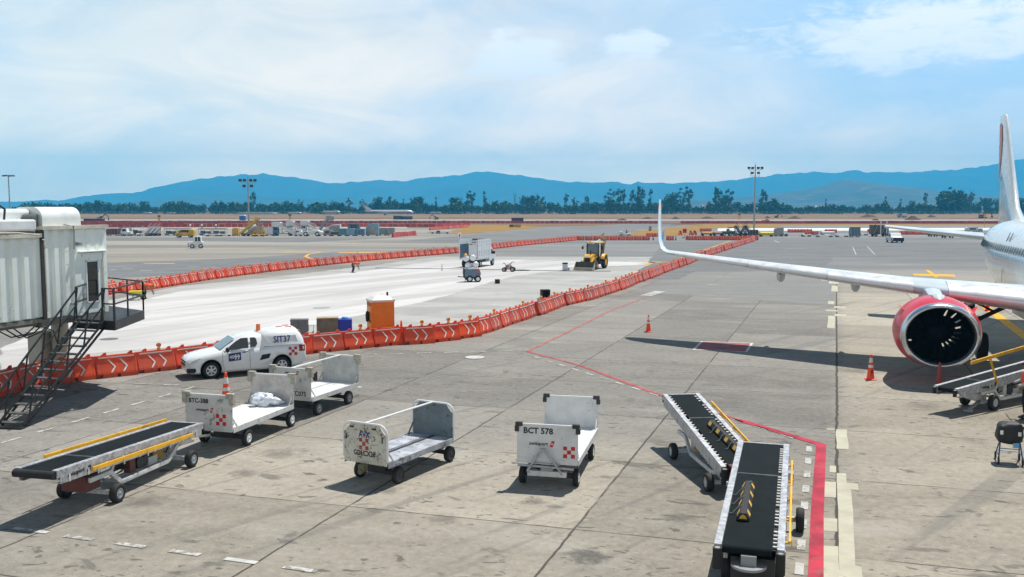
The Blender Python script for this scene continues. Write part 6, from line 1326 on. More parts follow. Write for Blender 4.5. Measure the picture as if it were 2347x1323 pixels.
def dolly(x0, x1, yb, label, m=MW, load=None, dep=1.5, lh=.45, group=None):
    w, _ = fdim(x0, x1, yb, yb); r = thing('dolly' if not load else 'covered_dolly', label, 'dolly', G((x0 + x1) / 2, yb) + Vector((0, dep / 2, 0)), 0, group); a = w / 2; b = dep / 2
    MB().box(-a, -b, .34, a, b, .46).box(-a, -b, .46, -a + .08, b, .56).box(a - .08, -b, .46, a, b, .56).build('deck', m, r); MB().bar((-a, 0, .35), (-a - .6, 0, .25), .06, .06).build('tow_bar', MG, r); wheels(r, (-a * .75, a * .75), b * .8, .19, .13)
    if load: MB().loft([[(x, y * k, z) for y, z in ((-b, .46), (-b, .46 + lh * .8), (-b * .6, .46 + lh), (b * .6, .46 + lh), (b, .46 + lh * .8), (b, .46))] for x, k in ((-a, .8), (-a * .85, 1), (0, 1.02), (a * .85, 1), (a, .8))], sm=False).build('cover', load, r, .05)
    return r
def stair_unit(x0, x1, yt, yb, label, m=MW, flip=False, cab=True, box=True, dep=2.0, low=None):
    w, h = fdim(x0, x1, yt, yb); r = thing('boarding_stair' if not cab else 'stair_truck', label, 'boarding stair', G((x0 + x1) / 2, yb) + Vector((0, dep / 2, 0)), 0); a = w / 2; b = dep * .38; f = -1 if flip else 1
    X = lambda t: f * t
    ht = h - (1.0 if box else 0.); p0, p1 = Vector((X(a), 0, .35)), Vector((X(-a * .15 if box else -a), 0, ht))
    for y in (-b, b):
        s_ = MB(); s_.bar(p0 + Vector((0, y, .1)), p1 + Vector((0, y, .1)), .09, .42); s_.bar(p0 + Vector((0, y, .95)), p1 + Vector((0, y, .95)), .06, .06); s_.bar((p0 + p1) / 2 + Vector((0, y, .1)), (p0 + p1) / 2 + Vector((0, y, .95)), .05, .05); s_.build('stair_flank', m, r)
    n = 12; t_ = MB()
    for i in range(n): q = p0.lerp(p1, (i + .5) / n); t_.bx(q.x, 0, q.z, .28, b * 1.9, .04)
    t_.build('steps', MG, r)
    sup = MB(); sup.bar((p1.x, -b * .8, .4), (p1.x, -b * .8, ht), .12, .12).bar((p1.x, b * .8, .4), (p1.x, b * .8, ht), .12, .12).bar((p1.x, 0, .5), (X(a * .2), 0, ht * .55), .1, .1); sup.build('support', MG, r)
    MB().bx(0, 0, .4, w, b * 2, .18).build('chassis', MG, r); wheels(r, (-a * .65, a * .65), b, .32, .2)
    if box:
        xa, xb = sorted((X(-a), X(-a * .15))); MB().box(xa, -b, ht - .06, xb, b, ht + .06).build('platform', m, r); MB().box(xa, -b, ht, xb, -b + .06, ht + .98).box(xa, b - .06, ht, xb, b, ht + .98).prism([(xa, ht + .98), (xb, ht + .98), (xb - .2, ht + 1.12), (xa + .1, ht + 1.12)], 'xz', -b, b).build('canopy', m, r)
    if cab:
        xa, xb = sorted((X(-a), X(-a * .45))); c_ = MB().prism([(xa, .5), (xb, .5), (xb, 1.5), (xb - .1 if f > 0 else xb, 2.0), (xa + .3, 2.0), (xa, 1.3)], 'xz', -b, b).build('cab', low or m, r, .05); MB().box(xa + .25, -b - .01, 1.35, xb - .1, -b - .002, 1.85).build('window', GLS, c_)
    return r
def vehicle(name, label, cat, x, yb, L_, W_, prof, wins, wr, wx, m, rz=0., extra=None, wm=None):
    r = thing(name, label, cat, G(x, yb), rz); b = W_ / 2
    bo = MB().prism(prof, 'xz', -b, b).build('body', m, r, .08)
    for w in wins:
        for s in (-1, 1): MB().prism(w, 'xz', s * (b + .002), s * (b + .015)).build('window', GLS, bo)
    for xx in wx:
        for s in (-1, 1): wheel(r, (xx, s * (b - .08), wr), wr, .22, (0, s, 0), wm or STL, .58)
    if extra: extra(r, b)
    return r
# left row of parked ground equipment, from the bridge to the grass
container(243, 270, 524, 541, MM, 'maroon cargo container beside the jet bridge in the far left equipment row')
container(273, 296, 521, 540, MG, 'grey cargo container next to the maroon one in the far left row')
def tugx(r, b): MB().bx(-.9, 0, .3, .2, b * 1.6, .4).build('bumper', MD, r)
vehicle('baggage_tug', 'white baggage tug parked before the grey container in the far left row', 'tug', 291, 541, 2.6, 1.4, [(-1.2, .35), (1.2, .35), (1.2, .95), (.3, 1.0), (.2, 1.75), (-.9, 1.75), (-1.15, 1.0)], [[(-.8, 1.05), (.05, 1.05), (.05, 1.6), (-.75, 1.6)]], .3, (-.75, .75), MW, 0, tugx)
canopy(300, 324, 519, 540, 'dark-roofed baggage cart right of the parked white tug in the far left row', MP)
for i, x in enumerate((331, 341, 351)): stair_unit(x, x + 14, 522, 541, 'white slanted ladder stair, one of three alike in the far left row', MW, flip=True, cab=False, box=False, dep=1.2)['group'] = 'slanted ladder stairs'
dolly(312, 338, 541, 'empty white dolly before the slanted ladders in the far left row')
for x0, x1, lab in ((376, 402, 'blue-loaded canopy cart left of the yellow van'), (404, 432, 'canopy cart hidden behind the yellow van'), (455, 482, 'canopy cart with blue curtain right of the yellow van'), (484, 516, 'wide dark-roofed canopy cart before the yellow cabinet')): canopy(x0, x1, 524, 540, lab)
dolly(470, 498, 542, 'low white dolly before the blue canopy carts'); dolly(500, 526, 542, 'low white dolly just left of the yellow cabinet')
def vanx(r, b):
    for s in (-1, 1): checker2 = MB().box(-.35, s * (b + .004), .95, .35, s * (b + .012), 1.3).box(-.18, s * (b + .004), .78, .18, s * (b + .012), 1.48).build('cross_emblem', WST, r); MB().box(-.14, s * (b + .016), .98, .14, s * (b + .022), 1.26).build('red_emblem', RED, r)
    MB().bx(1.9, 0, .5, .15, b * 1.9, .8).build('rear_panel', mat('van_rear_yellow', (.75, .48, .02), .45), r)
vehicle('yellow_van', 'yellow minivan with red and white emblem parked facing left before the canopy carts', 'van', 425, 544.5, 4.1, 1.7, [(-2.0, .35), (1.95, .35), (2.0, 1.1), (1.95, 1.72), (-.7, 1.74), (-1.35, 1.1), (-1.95, .9)], [[(-1.15, 1.12), (-.72, 1.12), (-.72, 1.62), (-.8, 1.62)], [(-.62, 1.12), (.95, 1.12), (.95, 1.62), (-.62, 1.62)]], .33, (-1.3, 1.15), MY, radians(4), vanx)
def tracx(r, b):
    MB().bx(-1.12, 0, .25, .16, b * 1.7, .55).build('grille', MD, r); MB().lathe([(.07, 0), (.06, .12), (0, .14)], (.1, 0, 1.95)).build('beacon', AMB, r)
    for s in (-1, 1): MB().bx(-1.0, s * b * .6, .75, .1, .2, .16).build('headlight', GRY, r)
vehicle('baggage_tug', 'small white tug with square cab standing alone on the apron below the yellow van', 'tug', 450, 569, 2.3, 1.5, [(-1.1, .3), (1.1, .3), (1.15, .95), (.85, 1.05), (.75, 1.9), (-.15, 1.95), (-.35, 1.1), (-1.1, .98)], [[(-.12, 1.12), (.22, 1.12), (.22, 1.78), (-.05, 1.78)], [(.32, 1.12), (.68, 1.12), (.64, 1.78), (.32, 1.78)]], .34, (-.55, .72), MW, radians(14), tracx)
container(532, 546, 523, 541, MY, 'small yellow cabinet on wheels left of the yellow stair', 'cabinet')
stair_unit(548, 592, 500, 541.5, 'tall yellow boarding stair beside the left light mast', MY, flip=True, cab=False, box=False, dep=2.0)
c = thing('drum_tank', 'white drum tank among yellow equipment beside the left light mast', 'tank', G(578, 536) + Vector((0, 1, 0)), 0); MB().tube((-.6, 0, 1.55), (.6, 0, 1.55), .75, n=18).build('drum', MW, c); MB().box(-.7, -.5, .3, .7, .5, .85).build('drum_base', MY, c); wheels(c, (-.5, .5), .5, .3, .2)
for x0, x1, lab in ((563, 590, 'beige conveyor slanting behind the left light mast'), (574, 603, 'long pale conveyor slanting up right of the left light mast')): stair_unit(x0, x1, 519, 541, lab, mat('far_beige', (.50, .44, .33), .6), flip=True, cab=False, box=False, dep=1.1)
container(582, 604, 524, 541, MY, 'mustard yellow cart body right of the left light mast', 'cart'); dolly(578, 604, 542.5, 'low yellow dolly at the foot of the mustard cart', MY)
container(606, 626, 521, 541, MW, 'white box trailer between the mustard cart and the stair trucks', 'trailer')
for x0, x1, yt, yb, lab, low in ((622, 672, 511, 541, 'white stair truck with blue cab, leftmost of the three stair trucks', MB1), (655, 697, 509, 536, 'white stair truck in the middle of the three stair trucks', None), (688, 732, 508, 536, 'white stair truck, rightmost of the three stair trucks', None)): stair_unit(x0, x1, yt, yb, lab, MW, low=low, dep=2.4)
stair_unit(728, 762, 496, 535, 'tall grey boarding stair with white top standing behind the white pushback tug', MG, flip=True, cab=False, box=True, dep=2.4)
def pbx(r, b): MB().bx(1.2, 0, .98, 1.4, b * 1.4, .5).build('driver_cab', MW, r); MB().bx(-2.5, 0, .35, .4, b * 1.8, .3).build('front_bumper', MY, r); MB().bx(2.2, 0, .4, 1.6, b * 1.9, .25).build('yellow_rail', MY, r)
vehicle('pushback_tug', 'big flat white pushback tug with large wheels before the stair trucks', 'aircraft tug', 712, 541.5, 6, 2.2, [(-3.0, .35), (3.0, .35), (3.0, .95), (1.9, 1.25), (.2, 1.2), (-2.6, .95), (-3.0, .8)], [], .52, (-.9, 1.7), MW, 0, pbx, MW)
container(674, 690, 527, 541.5, MW, 'white generator box left of the pushback tug', 'generator', opening=True)
container(741, 758, 527, 541.5, MG, 'grey mesh cart right of the pushback tug', 'cart', opening=True); container(758, 777, 531, 541.5, MD, 'low dark cart under the silver arched container', 'cart')
container(752, 780, 515, 533, MW, 'white arched container behind the dark cart', arched=True); container(838, 867, 513, 541, MLB, 'silver-blue arched container right of the dark blue ones', arched=True)
for x0, x1, yt, yb, m, lab in ((776, 794, 524, 541.5, MT, 'teal cargo container, leftmost of the blue containers'), (794, 812, 524, 541.5, MLB, 'light blue cargo container beside the teal one'), (812, 834, 525, 541.5, MB1, 'dark blue cargo container left of the arched one'), (797, 824, 513, 534, MP, 'grey-blue cargo container standing behind the blue containers')): container(x0, x1, yt, yb, m, lab, opening=yt < 520)
for x0, x1, lab in ((867, 885, 'grey mesh cargo cart right of the arched container'), (886, 904, 'grey mesh cargo cart at the right end of the far left row')): container(x0, x1, 523, 540, MG, lab, 'cart', top=mat('far_pale_cover', (.5, .46, .38), .6))
dolly(905, 940, 541, 'empty flat pallet dolly at the end of the far left row', MG); dolly(985, 1030, 536, 'low grey pallet pile by the dry grass', MG); container(1000, 1008, 529, 536, mat('far_olive', (.1, .1, .05), .6), 'small olive box by the dry grass', 'box')
# right row of parked equipment
dolly(1609, 1634, 541, 'yellow covered dolly at the left end of the far right row', MD, MY); dolly(1742, 1774, 543, 'long yellow covered dolly right of the right light mast', MD, mat('tarp_yellow', (.75, .55, .02), .5), lh=.6)
dolly(1637, 1658, 541, 'dolly with pink cover next to the green tractor', MD, mat('far_pink', (.40, .20, .20), .6))
def grx(r, b): MB().bx(.2, 0, 1.1, .5, .6, .5).build('seat', MD, r)
vehicle('tractor', 'small dark green tractor in the far right row', 'tractor', 1666, 541, 2.4, 1.3, [(-1.2, .4), (1.2, .4), (1.1, 1.0), (.3, 1.1), (-1.0, 1.05)], [], .36, (-.75, .7), mat('far_green', (.02, .12, .05), .5), 0, grx)
canopy(1672, 1688, 521, 541, 'blue-grey high cart right of the green tractor', MLB)
for i, x in enumerate((1686, 1697, 1708)): stair_unit(x, x + 14, 519, 541, 'dark purple-grey folded stair, one of three left of the right light mast', MP, flip=i % 2 == 1, cab=False, box=False, dep=1.3)['group'] = 'folded dark stairs'
container(1718, 1738, 527, 542, MD, 'dark low cart at the foot of the right light mast', 'cart')
container(1778, 1796, 522, 542, MG, 'grey tall container on a dolly right of the long yellow dolly'); dolly(1790, 1806, 542, 'low dark dolly beside the grey tall container', MD)
for x0, x1, yb, lab in ((1840, 1860, 543, 'small empty dolly below the red barriers in the far right row'), (1872, 1912, 544, 'long white dolly in the middle of the far right row'), (1918, 1946, 544, 'white dolly left of the teal container'), (1970, 1990, 540, 'white dolly right of the teal container')): dolly(x0, x1, yb, lab)
dolly(1884, 1914, 540, 'white-covered dolly behind the long white dolly', MW, MW); container(1951, 1972, 521, 544, mat('far_slate', (.10, .16, .19), .5, var=.1), 'slate teal container on a dolly in the far right row', top=MY)
for x0, x1, yb, lab in ((2133, 2150, 543, 'dark dolly under the tailplane'), (2152, 2162, 541, 'small dark dolly between two others under the tailplane'), (2164, 2187, 546, 'dark flat dolly nearest under the tailplane')): dolly(x0, x1, yb, lab, MD, MG, lh=.25)
container(2217, 2242, 521, 532, MW, 'white cooling unit with dark window left of the fuselage', 'cooling unit', opening=True); container(2243, 2252, 524, 532, MG, 'small grey box right of the white cooling unit', 'box')
bs = thing('boarding_stair', 'dark covered boarding stair with two tall white posts behind the white pickup', 'boarding stair', G(2024, 543) + Vector((0, 2, 0)), 0); k = M_(543)
MB().box(-20 * k, -.8, .5, 18 * k, 1.2, 2.6).build('body', mat('stair_brown_grey', (.09, .08, .075), .6, var=.4, vs=1), bs, .1); wheels(bs, (-12 * k, 12 * k), 1.0, .35, .2)
for x in (-2, 12): MB().bar((x * k, -1.0, .4), (x * k, -1.0, 3.5), .22, .1).build('white_post', MW, bs)
MB().bar((-14 * k, -.9, 2.6), (-14 * k, -.9, 3.3), .2, .2).bar((0, -.82, .6), (10 * k, -.82, 2.4), .12, .1).bar((-18 * k, -.82, .6), (-8 * k, -.82, 2.4), .12, .1).build('brace', MG, bs)
def pux(r, b):
    MB().add([(-1.02, -b + .18, 1.08), (-1.02, b - .18, 1.08), (-.52, b - .28, 1.62), (-.52, -b + .28, 1.62)], [(0, 1, 2, 3)]).build('windscreen', mat('bright_glass', (.25, .32, .36), .05, spec=.9), r)
    MB().bx(-2.42, 0, .3, .1, b * 2, .62).build('front_bumper', mat('bumper_navy', (.012, .014, .03), .5), r); MB().box(-2.44, -b, .92, -1.6, b, .97).build('bonnet_edge', MD, r)
vehicle('pickup', 'white pickup facing the camera with dark front, standing before the covered boarding stair', 'pickup', 2050, 556, 4.9, 1.9, [(-2.4, .35), (2.4, .35), (2.4, 1.05), (.9, 1.1), (.75, 1.75), (-.45, 1.78), (-1.05, 1.08), (-2.35, .98)], [[(-.85, 1.12), (.6, 1.12), (.55, 1.62), (-.45, 1.64)]], .38, (-1.5, 1.5), MW, radians(84), pux)
opx = vehicle('service_cart', 'small white open service cart with seated driver behind the cross row barriers', 'cart', 1432, 543.5, 2.7, 1.3, [(-1.35, .35), (1.3, .35), (1.3, .75), (.4, .8), (-.4, .95), (-.5, 1.25), (-1.3, 1.25)], [], .33, (-.8, .85), MW)
seatp = dict(pelvis=(0, 0, .95), chest=(0, .08, 1.28), neck=(0, .1, 1.47), head=(0, .14, 1.62), shL=(-.19, .06, 1.4), shR=(.19, .06, 1.4), elL=(-.25, .2, 1.18), elR=(.25, .2, 1.18), wrL=(-.2, .42, 1.2), wrR=(.2, .42, 1.2), hipL=(-.1, .05, .92), hipR=(.1, .05, .92), knL=(-.13, .45, .92), knR=(.13, .45, .92), anL=(-.13, .5, .52), anR=(.13, .5, .52), toeL=(-.13, .64, .48), toeR=(.13, .64, .48))
person('driver in green-grey shirt sitting on the small white service cart', G(1437, 543.5) + Vector((0, 0, -.05)), radians(90), seatp, vest=mat('green_shirt', (.10, .16, .09), .8))
st_ = thing('stop_sign', 'small red sign on a post in a weighted base among the cross row barriers', 'sign', G(1569, 546), 0); k = M_(546); MB().bar((0, 0, 0), (0, 0, 1.1), .06, .06).build('post', MG, st_); MB().box(-.42, -.05, 1.1, .42, -.01, 1.95).build('sign_plate', RED, st_); MB().bx(-.1, 0, 0, .9, .5, .18).build('base', MG, st_)
for x, lab in ((1559, 'red and white trestle left of the small red sign'), (1583, 'leaning red trestle right of the small red sign'), (1592, 'red trestle nearest the yellow covered dolly')):
    c = thing('trestle_barrier', lab, 'trestle', G(x, 539), random.uniform(-.3, .3)); MB().bar((-.4, -.25, 0), (0, 0, 1.0), .08, .5).build('front_leg', BARM, c); MB().bar((.4, .25, 0), (0, 0, 1.0), .08, .5).build('rear_leg', BARM, c); MB().box(-.28, -.32, .3, -.1, -.28, .6).build('white_band', WST, c)
ts = thing('taxiway_sign', 'long black and amber taxiway sign standing in the dry grass', 'sign', G(1180, 523.5), 0); MB().box(-1.7, -.08, .35, 1.8, .08, 1.15).build('sign_box', MD, ts); MB().box(-.6, -.1, .42, 1.7, -.085, 1.08).build('amber_face', mat('amber_face', (.45, .26, .02), .5), ts); text('A', .6, mat('sign_yellow_ink', (.6, .45, .05), .5), ts, (-1.4, -.09, .5), FRONT); MB().box(-1.4, -.04, 0, -1.3, .04, .35).box(1.3, -.04, 0, 1.4, .04, .35).build('sign_leg', MG, ts)
gs = thing('utility_box', 'small grey-green utility box on the dry grass left of the wing tip', 'box', G(1490, 529.5), 0); MB().bx(0, 0, 0, .7, .5, 1.3).build('box_body', mat('grey_green', (.18, .24, .22), .6), gs, .03); MB().bx(0, -.26, .3, .5, .02, .8).build('box_door', MG, gs)
# light masts
def mast(px, yb, ytop, label, ufo=False):
    D = G(px, yb).y; r = thing('light_mast', label, 'light mast', G(px, yb), 0); h = EYE + (HOR - ytop) / FPX * D; PM = mat('galvanised_pole', (.32, .36, .37), .5, .3, var=.1); HD = mat('lamp_head_dark', (.03, .035, .04), .5)
    MB().tube((0, 0, 0), (0, 0, h), .24, .13, 12).build('pole', PM, r)
    if ufo:
        MB().bar((-1.3, 0, h - .25), (1.3, 0, h - .25), .1, .1).bar((0, -1.0, h - .25), (0, 1.0, h - .25), .1, .1).build('cross_arm', HD, r)
        for x, y in ((-1.25, 0), (1.25, 0), (0, -1.0), (0, 1.0)): MB().lathe([(0, .28), (.25, .25), (.50, .05), (.52, -.1), (.3, -.16), (0, -.16)], (x, y, h - .25), n=14).build('lamp_head', HD, r)
    else:
        MB().bar((-1.9, 0, h - 1.3), (1.9, 0, h - 1.3), .1, .1).bar((-1.3, 0, h - 2.9), (1.3, 0, h - 2.9), .14, .1).bar((-1.25, 0, h - 2.9), (-1.25, 0, h - 1.3), .07, .07).bar((1.25, 0, h - 2.9), (1.25, 0, h - 1.3), .07, .07).tube((0, 0, h), (0, 0, h + .9), .04).build('cross_arm', PM, r)
        for x, z in ((-1.75, -.75), (-.75, -.75), (.75, -.75), (1.75, -.75), (-.85, -2.1), (.85, -2.1)): MB().bx(x, -.2, h + z - .3, .72, .4, .62).build('lamp_head', HD, r, .06)
mast(571, 538, 407, 'tall slim light mast with two rows of floodlights rising from the left equipment row'); mast(1728, 530, 380, 'tall slim light mast with two rows of floodlights above the right equipment row'); mast(25, 530, 402, 'light mast with round saucer lamps behind the jet bridge roof', True)
for x, y0, lab in ((367, 503, 'yellow beacon on thin pole above the far left barriers'), (666, 501, 'yellow beacon on thin pole behind the stair trucks'), (1693, 499, 'yellow beacon on thin pole left of the right light mast'), (2254, 496, 'yellow beacon on thin pole left of the tail fin')):
    D = 290; r = thing('beacon_pole', lab, 'beacon', ((x - 1173.5) / FPX * D, D, 0), 0); h = EYE + (HOR - y0) / FPX * D; MB().tube((0, 0, 0), (0, 0, h), .05).build('pole', mat('tan_pole', (.4, .25, .1), .6), r); MB().bx(0, 0, h - .3, .55, .4, 1.2).build('beacon_box', mat('beacon_yellow', (.42, .26, .02), .6, var=.2), r, .08); MB().bx(0, 0, h + .9, .8, .6, .35).build('beacon_top', MD, r)
for x, lab in ((436, 'white-topped field lamp, first of three above the canopy carts'), (463, 'white-topped field lamp, middle of three above the canopy carts'), (495, 'white-topped field lamp, last of three above the canopy carts')):
    r = thing('field_lamp', lab, 'lamp', G(x, 524.5), 0); MB().tube((0, 0, 0), (0, 0, .9), .12).build('stem', MD if x != 436 else MW, r); MB().ball((0, 0, 1.05), .36, 12, 0, (1, 1, .7)).build('lamp_cap', MW, r)
# far airliner on the other side of the field
fa = thing('far_airliner', 'distant white T-tail airliner taxiing to the right before the trees', 'aeroplane', ((893 - 1173.5) / FPX * 800, 800, -.1), 0); SIL = mat('bare_silver', (.58, .58, .60), .3, .3)
MB().loft([[(x, r_ * cos(a), 2.9 + dz + r_ * sin(a)) for a in [2 * pi * i / 14 for i in range(14)]] for x, r_, dz in ((21, .1, -.5), (20, .8, -.3), (18, 1.45, -.05), (15, 1.67, 0), (-8, 1.67, 0), (-15, 1.3, .3), (-20, .6, .7), (-22, .15, .9))]).build('fuselage', SIL, fa)
MB().prism([(-14, 4.3), (-19.5, 4.2), (-22.5, 8.6), (-20, 8.6)], 'xz', -.15, .15).build('fin', SIL, fa); MB().prism([(-19.5, -5.5), (-22, -5.5), (-23.3, 0), (-22, 5.5), (-19.5, 5.5), (-18.5, 0)], 'xy', 8.55, 8.8).build('tailplane', SIL, fa); MB().prism([(3, -1), (-3, -1), (-8, -15), (-6.2, -15)], 'xy', 1.7, 2.0).build('wing', SIL, fa); MB().prism([(3, 1), (-3, 1), (-8, 15), (-6.2, 15)], 'xy', 1.7, 2.0).build('wing', SIL, fa)
for s in (-1, 1): MB().tube((-9, s * 2.4, 3.4), (-15, s * 2.4, 3.5), .85, .6).build('engine', SIL, fa)
MB().box(-21, -1.69, 2.2, 19, -1.66, 2.6).build('dark_cheatline', mat('cheatline', (.06, .06, .10), .5), fa); MB().box(15.6, -.3, 0, 16, .3, 1.4).box(-4, -2.4, 0, -3.2, -1.8, 1.5).box(-4, 1.8, 0, -3.2, 2.4, 1.5).build('landing_gear', MD, fa)
# far buildings
BW = mat('building_white', (.60, .60, .58), .7, var=.08, vs=.1); BB = mat('building_beige', (.38, .33, .27), .7, var=.12, vs=.1); BT = mat('building_teal', (.30, .48, .50), .6, var=.1, vs=.1); RF = mat('roof_pale', (.66, .67, .67), .6, var=.06, vs=.1)
for x0, x1, yt, yb, D, m, lab in ((540, 632, 487.5, 491, 900, BB, 'long low shed with pale roof at the far field edge left'), (660, 690, 486.5, 491, 900, BB, 'short low shed with pale roof right of the long one'), (741, 778, 483, 491, 880, BB, 'beige flat-roofed building behind the tall boarding stair'), (827, 856, 472, 488, 1120, BT, 'pale teal building between trees left of the far airliner'),
                                  (1122, 1152, 468, 480, 1120, BW, 'white house with pitched roof between the far trees'), (1170, 1182, 467, 480, 1130, BW, 'small white house right of the pitched one between the trees'), (1050, 1060, 471, 482, 1120, BW, 'small white gable left among the far trees'), (1562, 1576, 471, 480, 1120, BW, 'white house half hidden behind spreading trees'), (1610, 1626, 469, 478, 1120, BB, 'beige house behind the trees left of the right mast'),
                                  (1716, 1742, 474, 482, 1120, BW, 'pale low building behind the right light mast'), (1868, 1892, 471, 481, 1120, BW, 'pale low house below the cone hill'), (1888, 1918, 477, 484, 1100, BB, 'long beige wall building below the cone hill'), (1982, 1998, 473, 481, 1120, BW, 'white house right of the cone hill summit'), (2008, 2024, 474, 481, 1120, BT, 'pale teal house far right among the trees'), (2130, 2146, 470, 478, 1120, BB, 'beige roofed house left of the big dark trees'), (2258, 2292, 477, 484, 1090, BT, 'long teal-roofed shed left of the tail fin'), (275, 290, 478, 486, 1100, BW, 'pale hut among the trees far left'), (330, 345, 487, 491, 930, BB, 'pale hut at the far field edge left'), (384, 402, 487, 491, 930, BB, 'long hut at the far field edge left of the mast'), (985, 1010, 486, 491, 930, BB, 'grey hut right of the far airliner')):
    r = thing('building', lab, 'building', ((x0 + x1) / 2 * D / FPX - 1173.5 * D / FPX, D, -.1), 0); w = (x1 - x0) * D / FPX / 2; h = EYE + (HOR - yt) / FPX * D; dp = max(6, w * .8)
    MB().box(-w, 0, 0, w, dp, h * .72).build('wall', m, r); ro = MB().prism([(-w - .4, h * .72), (w + .4, h * .72), (w * .8, h), (-w * .8, h)], 'xz', -.5, dp + .5).build('roof', RF, r)
    for i in range(max(2, int(w / 3))): MB().bx(-w + 1.5 + i * (2 * w - 3) / max(1, int(w / 3) - 1 or 1), -.03, h * .25, 1.2, .06, h * .25).build('window', GLS, r)
# perimeter fence
fe = thing('perimeter_fence', 'long wire fence with thin posts along the far edge of the field', 'fence', (-560, 905, -.1), 0); FM = mat('fence_wire', (.16, .20, .20), .6)
MBf = MB()
for i in range(7): MBf.bar((0, 0, .3 + i * .42), (1150, 0, .3 + i * .42), .06, .09)
for i in range(575): MBf.bar((i * 2, 0, .1), (i * 2, 0, 2.8), .1, .1)
MBf.build('wire_mesh', FM, fe); po = MB().bar((0, -.1, 0), (0, -.1, 3.3), .22, .22).build('post', mat('fence_post', (.36, .38, .38), .6), fe)
for i in range(1, 95): dup(po, (i * 12.2, 0, 0))
# mounds and machines of the runway works
SOIL = earth('heaped_soil', (.10, .06, .04), (.16, .10, .065), (.06, .04, .03), .2, .2)
for i, (x0, x1, yt, yb, lab) in enumerate(((1733, 1776, 502.5, 509, 'long dark soil heap behind the right light mast'), (1748, 1766, 495, 500, 'small dark soil heap left of the other heaps'), (1800, 1838, 495, 501, 'reddish soil heap between the mast and the wing root'), (1965, 2012, 491, 498, 'broad dark soil heap below the right hills'), (2068, 2112, 495, 504, 'tall reddish soil heap above the tailplane'), (2118, 2145, 492, 498, 'dark soil heap right of the tall reddish one'), (1992, 2016, 500, 505, 'low dark heap above the covered boarding stair'), (2290, 2330, 493, 499, 'soil heap beside the tail fin'), (1410, 1440, 500, 505, 'pale soil heap left of the wing tip'), (1465, 1500, 497, 502, 'red soil heap just left of the wing tip'), (1535, 1560, 497, 502, 'red soil heap just right of the wing tip'), (1600, 1640, 496, 501, 'flat red soil heap left of the right mast'))):
    D = G(1173.5, yb).y; w = (x1 - x0) * D / FPX / 2; h = EYE + (HOR - yt) / FPX * D + .4; n = 22; vs = [(0, 0, h)]; rows = 7
    for j in range(1, rows + 1):
        for a in range(n):
            t = j / rows; c_ = Vector((cos(2 * pi * a / n) * w * t, sin(2 * pi * a / n) * w * .6 * t, h * (1 - t) ** .85 * (1 + .35 * noise.noise(Vector((cos(2 * pi * a / n) * t * 3, sin(2 * pi * a / n) * t * 3, i * 3.1)))))); vs.append(tuple(c_))
    fs = [(0, 1 + a, 1 + (a + 1) % n) for a in range(n)] + [(1 + j * n + a, 1 + j * n + (a + 1) % n, 1 + (j + 1) * n + (a + 1) % n, 1 + (j + 1) * n + a) for j in range(rows - 1) for a in range(n)]
    o = MB().add(vs, fs, 0, True).build('soil_heap', SOIL); o.location = ((x0 + x1) / 2 * D / FPX - 1173.5 * D / FPX, D, -.4); tag(o, lab, 'soil heap')
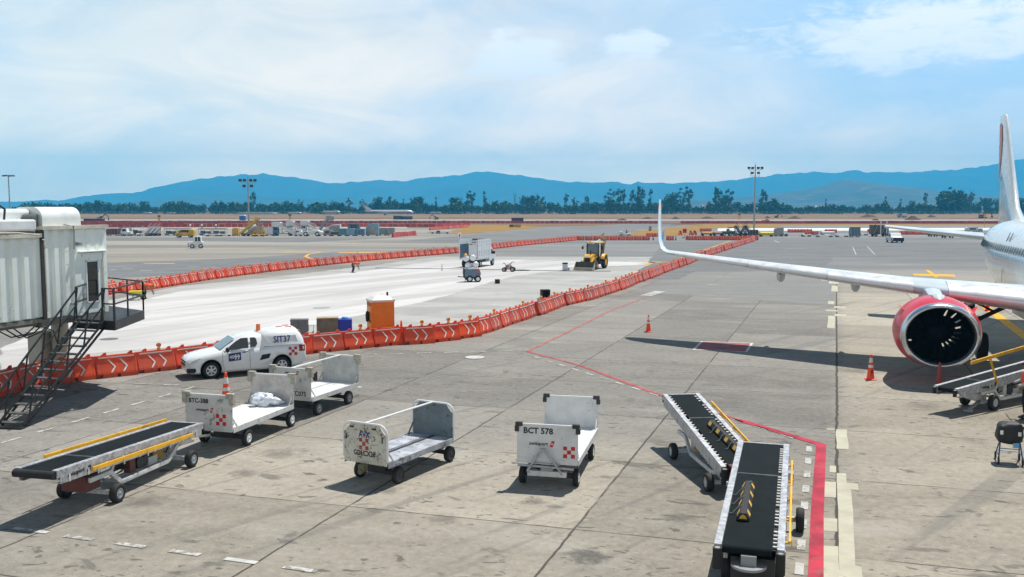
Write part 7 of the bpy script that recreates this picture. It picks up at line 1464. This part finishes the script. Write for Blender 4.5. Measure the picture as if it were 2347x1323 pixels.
def excavator(px, yb, label, m, k=1., flip=1):
    r = thing('excavator', label, 'excavator', G(px, yb) + Vector((0, 0, -.1)), 0); r.scale = (k * flip, k, k)
    for s in (-1, 1): MB().prism([(-2, .3), (-1.7, 0), (1.7, 0), (2, .3), (1.8, .9), (-1.8, .9)], 'xz', s * 1.2 - .3, s * 1.2 + .3).build('track', MD, r)
    MB().box(-2.0, -1.2, 1.0, 1.0, 1.2, 2.2).build('house', m, r, .1); cb2 = MB().box(.2, -1.2, 2.0, 1.3, -.2, 3.2).build('cab', m, r, .08); MB().box(.35, -1.23, 2.3, 1.2, -1.21, 3.1).build('window', GLS, cb2)
    MB().bar((1.0, .3, 1.8), (3.4, .3, 4.6), .5, .6).bar((3.4, .3, 4.6), (5.6, .3, 3.0), .45, .5).build('boom', m, r); MB().bar((5.6, .3, 3.0), (5.9, .3, 1.2), .35, .4).prism([(5.4, 1.3), (6.5, 1.2), (6.2, .3), (5.5, .4)], 'xz', -.2, .8).build('bucket', MD, r)
excavator(2252, 500, 'dark excavator with raised boom working left of the tail fin', mat('works_dark', (.07, .06, .05), .6)); excavator(1780, 499, 'small dark excavator right of the mast in the runway works', MD, .6); excavator(1000, 503, 'small dark excavator in the field behind the dry grass', mat('works_brown', (.12, .09, .06), .6), .6, -1); excavator(230, 505, 'small dark excavator above the jet bridge roof in the field', MD, .7)
def dmx(r, b): MB().prism([(-.6, 1.2), (2.6, 1.2), (3.0, 2.6), (-.9, 2.6)], 'xz', -b, b).build('tipper', MW, r)
vehicle('dump_truck', 'pale dump truck between the soil heaps at the far right', 'truck', 2068, 499, 6, 2.4, [(-3, .6), (2.6, .6), (2.6, 1.1), (-1.0, 1.2), (-1.0, 2.6), (-2.6, 2.6), (-3, 1.5)], [[(-2.4, 1.7), (-1.3, 1.7), (-1.3, 2.4), (-2.3, 2.4)]], .55, (-2.0, .8, 1.9), MG, 0, dmx)
tb2 = thing('portable_toilet', 'distant blue portable toilet with white roof left of the left mast', 'portable toilet', G(555, 505), 0); MB().box(-1.4, 0, 0, 1.4, 2, 2.2).build('cabin', mat('toilet_blue', (.03, .10, .35), .5), tb2); MB().prism([(-1.5, 2.2), (1.5, 2.2), (1.0, 2.7), (-1.0, 2.7)], 'xz', -.1, 2.1).build('roof', MW, tb2)
for x, yb, w, h, lab in ((912, 503, 5, 2.0, 'dark skip standing far in the field above the grass island'), (932, 503, 6, 1.7, 'yellow-ended dark skip beside the far skip'), (213, 507, 9, 1.2, 'long dark plate stack above the jet bridge roof'), (1186, 511.5, 5, 2.2, 'dark box on the far red barrier row')):
    r = thing('skip_box', lab, 'box', G(x, yb) + Vector((0, 0, -.1)), 0); MB().box(-w / 2, 0, 0, w / 2, 3, h).build('body', MD, r, .1); MB().box(-w / 2 - .1, -.1, h, w / 2 + .1, 3.1, h + .2).build('rim', MG, r)
